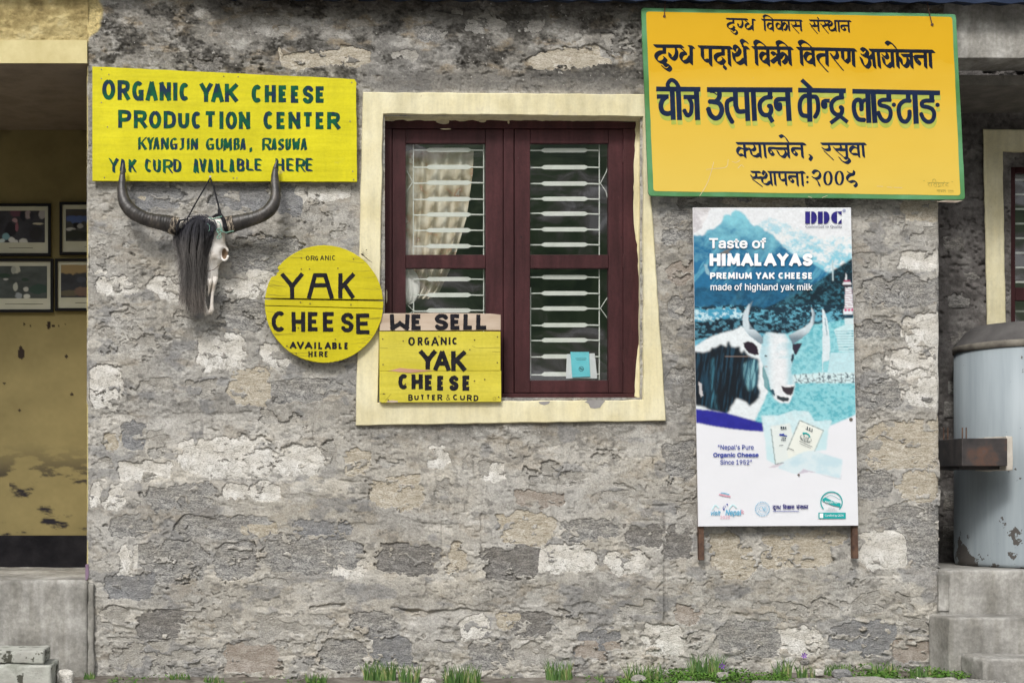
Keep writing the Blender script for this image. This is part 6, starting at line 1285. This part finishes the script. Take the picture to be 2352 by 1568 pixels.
photo('framed photo with an ochre arc above dark ground, lower right on the porch wall', 126.5, 594, 288, 713.5, 140, 608, 276, 683,
      lambda x, y: blobs(x, y, (52, 54, 62), [(950, 900, 330, 85, (150, 122, 60)), (1020, 1060, 60, 40, (62, 66, 80)), (880, 1230, 140, 40, (92, 84, 62)), (1050, 1210, 130, 60, (112, 84, 68)), (1020, 870, 40, 10, (170, 165, 150))], 99), (945, 1200, 1351))

# ================================================================== RIGHT SIDE
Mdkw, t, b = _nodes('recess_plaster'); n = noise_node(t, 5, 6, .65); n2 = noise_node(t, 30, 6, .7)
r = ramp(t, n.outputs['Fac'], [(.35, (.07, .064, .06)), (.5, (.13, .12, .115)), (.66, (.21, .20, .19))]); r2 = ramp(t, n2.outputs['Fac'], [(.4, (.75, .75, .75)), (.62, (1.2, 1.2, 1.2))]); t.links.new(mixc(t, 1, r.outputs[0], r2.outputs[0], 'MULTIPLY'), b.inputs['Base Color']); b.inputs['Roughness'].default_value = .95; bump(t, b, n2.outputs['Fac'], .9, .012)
YRc = .85
x_, y_ = np.meshgrid(np.arange(2040, 2640, 3.0), np.arange(60, 1320, 3.0))
hh_, cc_ = mortar(x_ + 900, y_, 41); kk = ~((x_ > 2322) & (y_ > 385) & (y_ < 860))
kf = kk[:-1, :-1] & kk[1:, 1:] & kk[1:, :-1] & kk[:-1, 1:]
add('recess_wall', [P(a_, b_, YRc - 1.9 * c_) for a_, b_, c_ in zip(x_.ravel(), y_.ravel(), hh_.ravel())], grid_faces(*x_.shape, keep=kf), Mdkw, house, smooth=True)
Msl = STM['D']
for (sx, sy, sw_, sh_, tn) in ((2190, 560, 60, 44, 'D'), (2202, 890, 60, 40, 'G'), (2196, 940, 70, 50, 'D'), (2200, 690, 70, 46, 'D'), (2196, 780, 60, 50, 'D'), (2230, 640, 50, 40, 'D'), (2186, 1150, 50, 60, 'D'), (2186, 1230, 50, 60, 'D'), (2186, 1060, 50, 50, 'D')):
    u, v = np.meshgrid(np.linspace(-1, 1, 10), np.linspace(-1, 1, 8)); xx = sx + u * sw_ / 2; yy = sy + v * sh_ / 2; rr_ = np.maximum(abs(u), abs(v))
    dp = .012 * (1 - rr_ ** 4) + .014 * (fbm(xx, yy, 18, 12, 70 + sx, 3) - .5) - .03 * (rr_ > .99)
    V = np.array([P(a_, b_, YRc - c_) for a_, b_, c_ in zip(xx.ravel(), yy.ravel(), dp.ravel())]); add('stone', V, grid_faces(8, 10), STM[tn], house, smooth=True)
mb = MB(); a = P(2040, 1320, YRc + .12); b_ = P(2640, 40, YRc + .12)
mb.box(2.44, YRc + .55, .6, b_[0], YRc + .6, 3.7); mb.build('recess_back', mroom, house)
# concrete beam over the recess
rough_block('roof_beam', (2166 - 1176) / K, -.005, (1568 - 135) / K, 4.3, .24, (1568 + 20) / K, Mconc, house, .006, .05, .008, 8)
MB().box((2160 - 1176) / K, .24, 3.50, 4.3, YRc + .1, 3.56).build('recess_ceiling', m_core, house)
MB().box(4.2, .02, -.1, 4.3, YRc + .6, 3.6).build('recess_side_wall', m_core, house)
w2 = empty('window', P(2400, 860, YRc), parent=house)
Mc2 = Mcream
ring([(2257, 297), (2640, 300), (2650, 905), (2270, 905)], [(2303, 348), (2600, 350), (2600, 870), (2312, 870)], YRc - .03, YRc, Mc2, 'surround', w2, wob=.7, seed=6)
one('outer_frame', w2, Mwood, (2290, 344, 2610, 362, YRc + .08, YRc + .14), (2290, 363, 2318, 875, YRc + .08, YRc + .14), (2600, 363, 2615, 875, YRc + .08, YRc + .14))
one('sash', w2, Mwood, (2319, 363, 2332, 875, YRc + .09, YRc + .13), (2332.5, 363, 2460, 398, YRc + .092, YRc + .128), (2332.5, 660, 2460, 690, YRc + .092, YRc + .128), (2460.5, 363, 2475, 875, YRc + .09, YRc + .13))
a = P(2331, 870, YRc + .11); b_ = P(2470, 380, YRc + .11); MB().add([(a[0], a[1], a[2]), (b_[0], a[1], a[2]), (b_[0], a[1], b_[2]), (a[0], a[1], b_[2])], [(0, 1, 2, 3)]).build('pane', mg, w2)
for k in range(13): y = 413 + k * 33.5; a = P(2333, y, YRc + .18); b_ = P(2440, y, YRc + .18); MB().box(a[0], a[1], a[2] - .006, b_[0], a[1] + .006, a[2] + .006).build('bar', Mgr, w2)
# platform and steps
zt = (1568 - 1308) / K
steps = empty('concrete_steps', (2.9, -.3, 0), 'rough grey concrete platform with steps at the right end of the wall', 'steps')
rough_block('platform', (2152 - 1176) / K, -.025, -.1, 4.3, YRc + .1, zt, Mconc, steps, .005, .06, .014, 12)
rough_block('render_patch', (2150 - 1176) / K, -.034, (1568 - 1402) / K, (2174 - 1176) / K, -.01, (1568 - 1316) / K, Mconc, steps, .003, .03, .006, 14)
def zat(y, Y): return ZC + (1128 - y) / K * (DIST + Y) / DIST
def xat(x, Y): return XC + (x - 620) / K * (DIST + Y) / DIST
rough_block('step', xat(2180, -.27), -.27, -.1, 4.3, -.03, zat(1418, -.27), Mconc, steps, .005, .05, .014, 16)
rough_block('step', xat(2260, -.52), -.52, -.1, 4.3, -.275, zat(1513, -.52), Mconc, steps, .014, .035, .02, 18)
# milk boiler: tall pale blue drum with a tapered brown lid and a riveted box
Mblue, t, b = _nodes('pale_blue_metal'); n = noise_node(t, 9, 4, .6, 'Object', (1.5, 1.5, .12)); r = ramp(t, n.outputs['Fac'], [(.35, (.275, .32, .35)), (.65, (.35, .40, .43))])
n2 = noise_node(t, 6, 5, .7); tc = t.nodes.new('ShaderNodeTexCoord'); sp = t.nodes.new('ShaderNodeSeparateXYZ'); t.links.new(tc.outputs['Object'], sp.inputs[0])
ma = t.nodes.new('ShaderNodeMapRange'); ma.inputs[1].default_value = .30; ma.inputs[2].default_value = .0; ma.inputs[3].default_value = 0; ma.inputs[4].default_value = .16; t.links.new(sp.outputs[2], ma.inputs[0])
ad = t.nodes.new('ShaderNodeMath'); ad.operation = 'ADD'; t.links.new(n2.outputs['Fac'], ad.inputs[0]); t.links.new(ma.outputs[0], ad.inputs[1])
r2 = ramp(t, ad.outputs[0], [(.665, (0, 0, 0)), (.675, (1, 1, 1))]); n5 = noise_node(t, 40, 3, .6); r5 = ramp(t, n5.outputs['Fac'], [(.74, (0, 0, 0)), (.755, (1, 1, 1))])
c_ = mixc(t, r2.outputs[0], r.outputs[0], (.085, .078, .072)); c_ = mixc(t, r5.outputs[0], c_, (.09, .10, .11)); t.links.new(c_, b.inputs['Base Color']); b.inputs['Roughness'].default_value = .5; b.inputs['Specular IOR Level'].default_value = .35
Mlid = M('brown_lid', (.07, .067, .067), (.125, .12, .118), 5, .6, .3, .004, 40); Mrim = M('worn_rim', (.10, .09, .08), (.28, .26, .22), 6, .6)
TCX, TCY = 3.235, .46; RT = .425
drum = empty('steel_drum', (TCX, TCY, zt), 'tall pale blue metal drum with brown tapered lid standing on the platform', 'drum')
z1 = zat(800, TCY - .2); z0 = zt + .004
MB().lathe(TCX, TCY, [(RT - .03, z0), (RT - .008, z0), (RT - .004, z0 + .02), (RT, z0 + .05), (RT, (z0 + z1) / 2), (RT, z1), (RT - .02, z1)], 96).build('body', Mblue, drum, smooth=True)
MB().lathe(TCX, TCY, [(RT + .002, z1 - .002), (RT + .008, z1), (RT + .008, z1 + .036), (RT + .003, z1 + .04)], 96).build('rim', Mrim, drum, smooth=True)
MB().lathe(TCX, TCY, [(RT + .003, z1 + .0405), (RT - .06, z1 + .125), (RT - .10, z1 + .155), (RT - .13, z1 + .158), (.01, z1 + .162)], 96).build('lid', Mlid, drum)
Mbox, t, b = _nodes('scorched_steel'); n = noise_node(t, 5, 5, .6); r = ramp(t, n.outputs['Fac'], [(.38, (.018, .017, .018)), (.52, (.045, .038, .037)), (.62, (.10, .052, .035)), (.70, (.075, .07, .072))]); t.links.new(r.outputs[0], b.inputs['Base Color']); b.inputs['Roughness'].default_value = .6
Yb0 = -.04
bx0, bx1 = xat(2209.5, Yb0), xat(2314, Yb0); bz0, bz1 = zat(1069.5, Yb0), zat(1006, Yb0)
MB().box(bx0, Yb0, bz0, bx1, .38, bz1, .004).build('firebox', Mbox, drum)
Mflange = M('ash_plaster', (.50, .46, .40), (.62, .58, .52), 12, .9, .5, .004, 60)
rough_block('flange', bx1 + .003, -.02, zat(1080, -.02), xat(2327, -.02), .40, zat(1001, -.02), Mflange, drum, .004, .03, .006, 21)
MB().box(bx0 + .03, .05, bz0 - .018, bx1 + .001, .36, bz0 - .001).build('flange_shadow_gap', Mbox, drum)
for x in (2199, 2215, 2272, 2288): pass
for (zx, Yp) in ((178, .25), (217, .22), (356, -.01), (392, .0)):
    q0 = Z8(zx, 1210); q1 = Z8(zx, 1115); a = P(q0[0], q0[1], Yp); b_ = P(q1[0], q1[1], Yp); MB().tube([(a[0], Yp, bz1 - .002), (b_[0], Yp, b_[2])], .0038, 8).build('pin', Mrust, drum)
# roof edge: dark blue painted eaves sheet
Mroof = M('blue_roof_sheet', (.02, .03, .06), (.035, .05, .09), 4, .5)
YE = -.13; za = zat(-6.0, YE); zb = zat(8.5, YE)
V = []; nseg = 120
for i in range(nseg + 1):
    t_ = i / nseg; x = -1.75 + t_ * 6.2; z = za + (zb - za) * min(1, max(0, (t_ * 6.2) / 5.2)) + .006 * math.sin(i * 1.7)
    for (yy, dz) in ((YE, 0), (YE, .05), (.5, .20), (.5, .16)): V.append((x, yy, z + dz + (.010 * math.sin(i * 1.7) if yy > 0 else 0)))
F = [(i * 4 + k, i * 4 + (k + 1) % 4, i * 4 + 4 + (k + 1) % 4, i * 4 + 4 + k) for i in range(nseg) for k in range(4)] + [(0, 1, 2, 3), tuple(nseg * 4 + k for k in (3, 2, 1, 0))]
add('roof_sheet', V, F, Mroof, house)
V2 = [(-4.4, YE, za + .13), (-1.76, YE, za + .10), (-1.76, .5, za + .30), (-4.4, .5, za + .33)]
MB().add([(*p_,) for p_ in V2] + [(p_[0], p_[1], p_[2] + .05) for p_ in V2], [(0, 1, 2, 3), (7, 6, 5, 4), (0, 4, 5, 1), (1, 5, 6, 2), (2, 6, 7, 3), (3, 7, 4, 0)]).build('roof_sheet', Mroof, house)

# ================================================================== GROUND AND PLANTS
Msoil, t, b = _nodes('soil'); n = noise_node(t, 14, 6, .65); r = ramp(t, n.outputs['Fac'], [(.35, (.085, .072, .058)), (.5, (.17, .15, .125)), (.66, (.27, .25, .22))]); t.links.new(r.outputs[0], b.inputs['Base Color']); b.inputs['Roughness'].default_value = .95; n = noise_node(t, 40, 6, .7); bump(t, b, n.outputs['Fac'], .9, .02)
gx = np.arange(-3.6, 4.4, .035); gy = np.concatenate([np.arange(-.62, .36, .03)]); x_, y_ = np.meshgrid(gx, gy)
def gz(x, y): return .012 + .045 * sst(-.5, 2.6, x) + .02 * sst(-.4, 0, y) + .035 * (fbm(x * 100, y * 100, 30, 30, 22, 4) - .5)
add('soil_strip', np.stack([x_, y_, gz(x_, y_)], -1).reshape(-1, 3), grid_faces(*x_.shape), Msoil, None, origin=(0, 0, 0), smooth=True)['kind'] = 'structure'
Mgrav = M('gravel_path', (.20, .19, .175), (.34, .32, .30), 6, .95, .8, .02, 30)
MB().add([(-300, -300, -.03), (300, -300, -.03), (300, 300, -.03), (-300, 300, -.03)], [(0, 1, 2, 3)]).build('ground', Mgrav, None, origin=(0, 0, 0))['kind'] = 'structure'
# grass tufts
Mgrass, t, b = _nodes('grass_blade'); n = noise_node(t, 45, 3, .6, 'Object', (1, 1, .2)); r = ramp(t, n.outputs['Fac'], [(.30, (.03, .08, .016)), (.48, (.07, .155, .035)), (.60, (.14, .22, .055)), (.68, (.36, .33, .17))]); t.links.new(r.outputs[0], b.inputs['Base Color']); b.inputs['Roughness'].default_value = .5
def tuft(x, Y, w, h, n_, label, seed, group='grass tufts at the foot of the wall'):
    rd = random.Random(seed); X0 = xat(x, Y); Z0 = float(gz(np.array(X0), np.array(Y))) - .004; V = []; F = []
    for k in range(n_):
        bx_ = X0 + rd.uniform(-.5, .5) * w; by_ = Y + rd.uniform(-.03, .03); hh2 = h * rd.uniform(.45, 1.0); an = rd.uniform(0, 6.28); ln = hh2 * rd.uniform(.08, .42); wd_ = rd.uniform(.0025, .0048)
        px_, py_ = math.cos(an), math.sin(an) * .5
        for j in range(5):
            t_ = j / 4; c = (bx_ + px_ * ln * t_ ** 2, by_ + py_ * ln * t_ ** 2, Z0 + hh2 * t_ * (1 - .15 * t_ * ln / max(.01, hh2))); ww = wd_ * (1 - t_ ** 1.6) + .0003
            V += [(c[0] - ww, c[1] + ww * .5 * math.sin(an), c[2]), (c[0] + ww, c[1] - ww * .5 * math.sin(an), c[2])]
            m_ = len(V)
            if j: F.append((m_ - 4, m_ - 3, m_ - 1, m_ - 2))
    return tag(add('grass_tuft', V, np.array(F), Mgrass, None, origin=(X0, Y, Z0)), label, 'grass', group)
TF = [(415, .10, .05, 18, 'short tuft of grass poking up below the pinkish stone at far left'), (490, .10, .05, 16, 'small grass tuft between the left plinth and the wall centre'), (726, .10, .075, 26, 'low dark tuft left of the tall clump under the plank sign'), (872, .16, .13, 60, 'broad grass clump below the WE SELL sign'),
      (940, .10, .12, 34, 'upright grass tuft between two broader clumps under the window'), (1062, .17, .13, 64, 'broad grass clump below the middle of the window'), (1287, .13, .13, 44, 'grass clump below the right half of the window'), (1380, .03, .05, 8, 'few lone blades right of the clump under the window'), (1480, .18, .13, 46, 'spreading tuft at the foot of the vertical joint line'),
      (1622, .15, .155, 74, 'tall dense tuft below the left foot of the banner'), (1795, .08, .13, 24, 'thin upright tuft below the middle of the banner'), (1850, .08, .10, 22, 'tuft beside the purple flower below the banner'), (1925, .12, .08, 34, 'low tuft below the right foot of the banner'), (2030, .14, .09, 40, 'low tuft right of the banner near the pebbles'), (2120, .14, .07, 38, 'low leafy tuft just before the concrete steps'), (205, .05, .05, 12, 'tiny tuft at the corner of the porch plinth')]
for i, (x, w, h, n_, lb) in enumerate(TF): tuft(x, -.10 - .05 * (i % 3), w * 1.15, h * 1.02, int(n_ * 1.7), lb, 100 + i)
# low leafy ground cover and purple blossoms
Mleaf = M('leaf_green', (.05, .13, .022), (.14, .26, .05), 30, .55)
rd = np.random.RandomState(9); V = []; F = []
for k in range(11500):
    X0 = rd.uniform(.55, 2.62) if k < 9500 else rd.uniform(-2.3, .6); Y0 = -.02 - .40 * rd.rand() ** .9
    if vnoise(np.array(X0 * 5.), np.array(Y0 * 9.), 15) < (.42 if k < 9500 else .62): continue
    z = float(gz(np.array(X0), np.array(Y0))) + rd.uniform(.0, .03) * (1.3 if k < 9500 else .7); a_ = rd.uniform(0, 6.28); s__ = rd.uniform(.005, .011); tl = rd.uniform(-.7, .7)
    dx_, dy_ = math.cos(a_) * s__, math.sin(a_) * s__; n_ = len(V)
    V += [(X0 - dx_, Y0 - dy_, z), (X0 - dy_ * .6, Y0 + dx_ * .6, z + tl * s__ * .6), (X0 + dx_, Y0 + dy_, z + s__ * .9), (X0 + dy_ * .6, Y0 - dx_ * .6, z - tl * s__ * .6)]; F.append((n_, n_ + 1, n_ + 2, n_ + 3))
tag(add('ground_cover', V, np.array(F), Mleaf, None, origin=(1.6, -.2, 0)), 'low leafy green weeds spread along the foot of the wall', 'weeds', kind='stuff')
Mpur = M('purple_petal', (.16, .05, .34), (.24, .09, .46), 30, .5)
for i, (x, y, lb) in enumerate(((1657, 1528, 'deep purple blossom beside the tall tuft'), (1846, 1504, 'purple blossom standing left of the white pebbles'))):
    e = empty('purple_flower', P(x, 1560, -.12), lb, 'flower', 'purple flowers'); mb = MB(); c = P(x, y, -.12)
    for k in range(6):
        a_ = k * 1.047 + .3; mb.add([(c[0], c[1], c[2]), (c[0] + .012 * math.cos(a_ - .4), c[1] - .006, c[2] + .012 * math.sin(a_ - .4)), (c[0] + .021 * math.cos(a_), c[1] - .009, c[2] + .021 * math.sin(a_)), (c[0] + .012 * math.cos(a_ + .4), c[1] - .006, c[2] + .012 * math.sin(a_ + .4))], [(0, 1, 2, 3)])
    mb.build('petals', Mpur, e); MB().tube([P(x, 1560, -.12), c], .0022, 5).build('stem', Mgrass, e)
# loose stones, slabs and kerb
def rock(name, label, cat, x, y, w, h, Y, mat, seed, group=None, dep=.7):
    uu, vv = np.meshgrid(np.linspace(0, 2 * math.pi, 17)[:-1], np.linspace(.08, math.pi - .08, 9)); c = P(x, y, Y)
    dx_, dy_, dz_ = np.cos(uu) * np.sin(vv), np.sin(uu) * np.sin(vv), np.cos(vv)
    q_ = lambda a_: np.sign(a_) * np.abs(a_) ** .75
    k_ = 1 + .5 * (fbm(dx_ * 3 + 5, dz_ * 3 + dy_ * 2 + 5, 1.4, 1.4, seed, 3) - .5)
    V = np.stack([c[0] + q_(dx_) * w / 2 / K * k_, c[1] + q_(dy_) * w / 2 / K * dep * k_, c[2] + q_(dz_) * h / 2 / K * k_], -1).reshape(-1, 3)
    idx = np.arange(16 * 9).reshape(9, 16); F = [(idx[j, i], idx[j, (i + 1) % 16], idx[j + 1, (i + 1) % 16], idx[j + 1, i]) for j in range(8) for i in range(16)] + [tuple(idx[0]), tuple(idx[8][::-1])]
    return tag(add(name, V, [tuple(int(i_) for i_ in f) for f in F], mat, None, smooth=False), label, cat, group)
pb = [(1880, 1543, 22, 16, 'W', 'white pebble in the weeds just left of the bluish one'), (1934, 1548, 44, 24, 'B', 'largest bluish grey pebble lying in the weeds'), (1992, 1531, 18, 9, 'L', 'small flat grey pebble behind the largest one'), (2106, 1559, 14, 10, 'W', 'small white pebble before the steps'), (1466, 1558, 34, 18, 'L', 'pale pebble at the foot of the joint line'), (1660, 1552, 26, 20, 'L', 'grey pebble right of the tall tuft'), (2098, 1527, 30, 6, 'L', 'thin grey chip near the steps'), (2062, 1556, 16, 10, 'L', 'round grey pebble left of the white one by the steps'), (1400, 1562, 20, 12, 'D', 'dark pebble below the window'), (985, 1566, 34, 18, 'W', 'white pebble between grass clumps under the window'), (1848, 1521, 20, 12, 'D', 'dark pebble under the banner'), (150, 1556, 40, 36, 'W', 'white block of stone right of the slabs'), (120, 1560, 16, 16, 'R', 'orange tinged stone chip touching the slabs')]
for i, (x, y, w, h_, tn, lb) in enumerate(pb): rock('pebble', lb, 'stone', x, y, w, h_, -.14 - .03 * (i % 3) - (.12 if y > 1555 else 0), STM[tn], 40 + i, 'loose stones along the wall')
for i, (x0, x1, yt) in enumerate(((1832, 1930, 1560), (1934, 2030, 1556), (2034, 2110, 1561), (2114, 2200, 1559), (2204, 2290, 1562), (1560, 1640, 1566), (1730, 1828, 1566))):
    o = rough_block('kerb_stone', xat(x0, -.50), -.62, -.05, xat(x1, -.50), -.46, zat(yt, -.50) + .004, STM['L' if i % 2 else 'G'], None, .010, .03, .02, 60 + i)
    tag(o, ['pale kerb stone below the bluish pebble, leftmost of the long run', 'kerb stone under the weeds below the largest pebble', 'short kerb stone left of the one nearest the steps', 'kerb stone just before the lowest step', 'kerb stone in front of the lowest step', 'lone kerb stone left of the others near the tall tuft', 'low kerb stone between the lone one and the long run'][i], 'stone', 'kerb stones edging the soil')
zz = zat(1482, -.42)
Mslab = M('slab_stone', (.26, .27, .235), (.44, .45, .41), 6, .9, .8, .008, 40, c3=(.36, .36, .33), spots=[(9, .60, (.085, .085, .07)), (30, .66, (.16, .155, .13))])
o = rough_block('stone_slab', -3.3, -.44, zat(1523, -.44), xat(92, -.44) + .02, -.20, zat(1493, -.44), Mslab, None, .010, .03, .012, 71); tag(o, 'thick grey stone slab on top of the other slab, lower left corner', 'stone slab')
o = rough_block('stone_slab', -3.3, -.47, -.06, xat(118, -.47), -.16, zat(1525, -.44) - .002, Mslab, None, .014, .03, .016, 75); tag(o, 'mossy stone block carrying the upper slab, lower left corner', 'stone slab')
# hillside across the lane, seen only as the reflection in the panes
Mhill, t, b = _nodes('hillside'); n = noise_node(t, .16, 10, .75); r = ramp(t, n.outputs['Fac'], [(.40, (.03, .07, .03)), (.47, (.09, .15, .065)), (.52, (.26, .25, .22)), (.58, (.72, .71, .70))]); t.links.new(r.outputs[0], b.inputs['Base Color']); b.inputs['Roughness'].default_value = 1
x_, y_ = np.meshgrid(np.linspace(-90, 90, 70), np.linspace(-26, -150, 50)); z_ = -0.05 + (-y_ - 26) * .55 + 6 * (fbm(x_ * 10, y_ * 10, 120, 120, 23, 4) - .5) * sst(26, 40, -y_)
add('hillside', np.stack([x_, y_, z_], -1).reshape(-1, 3), grid_faces(*x_.shape), Mhill, None, origin=(0, -26, 0), smooth=True)['kind'] = 'structure'
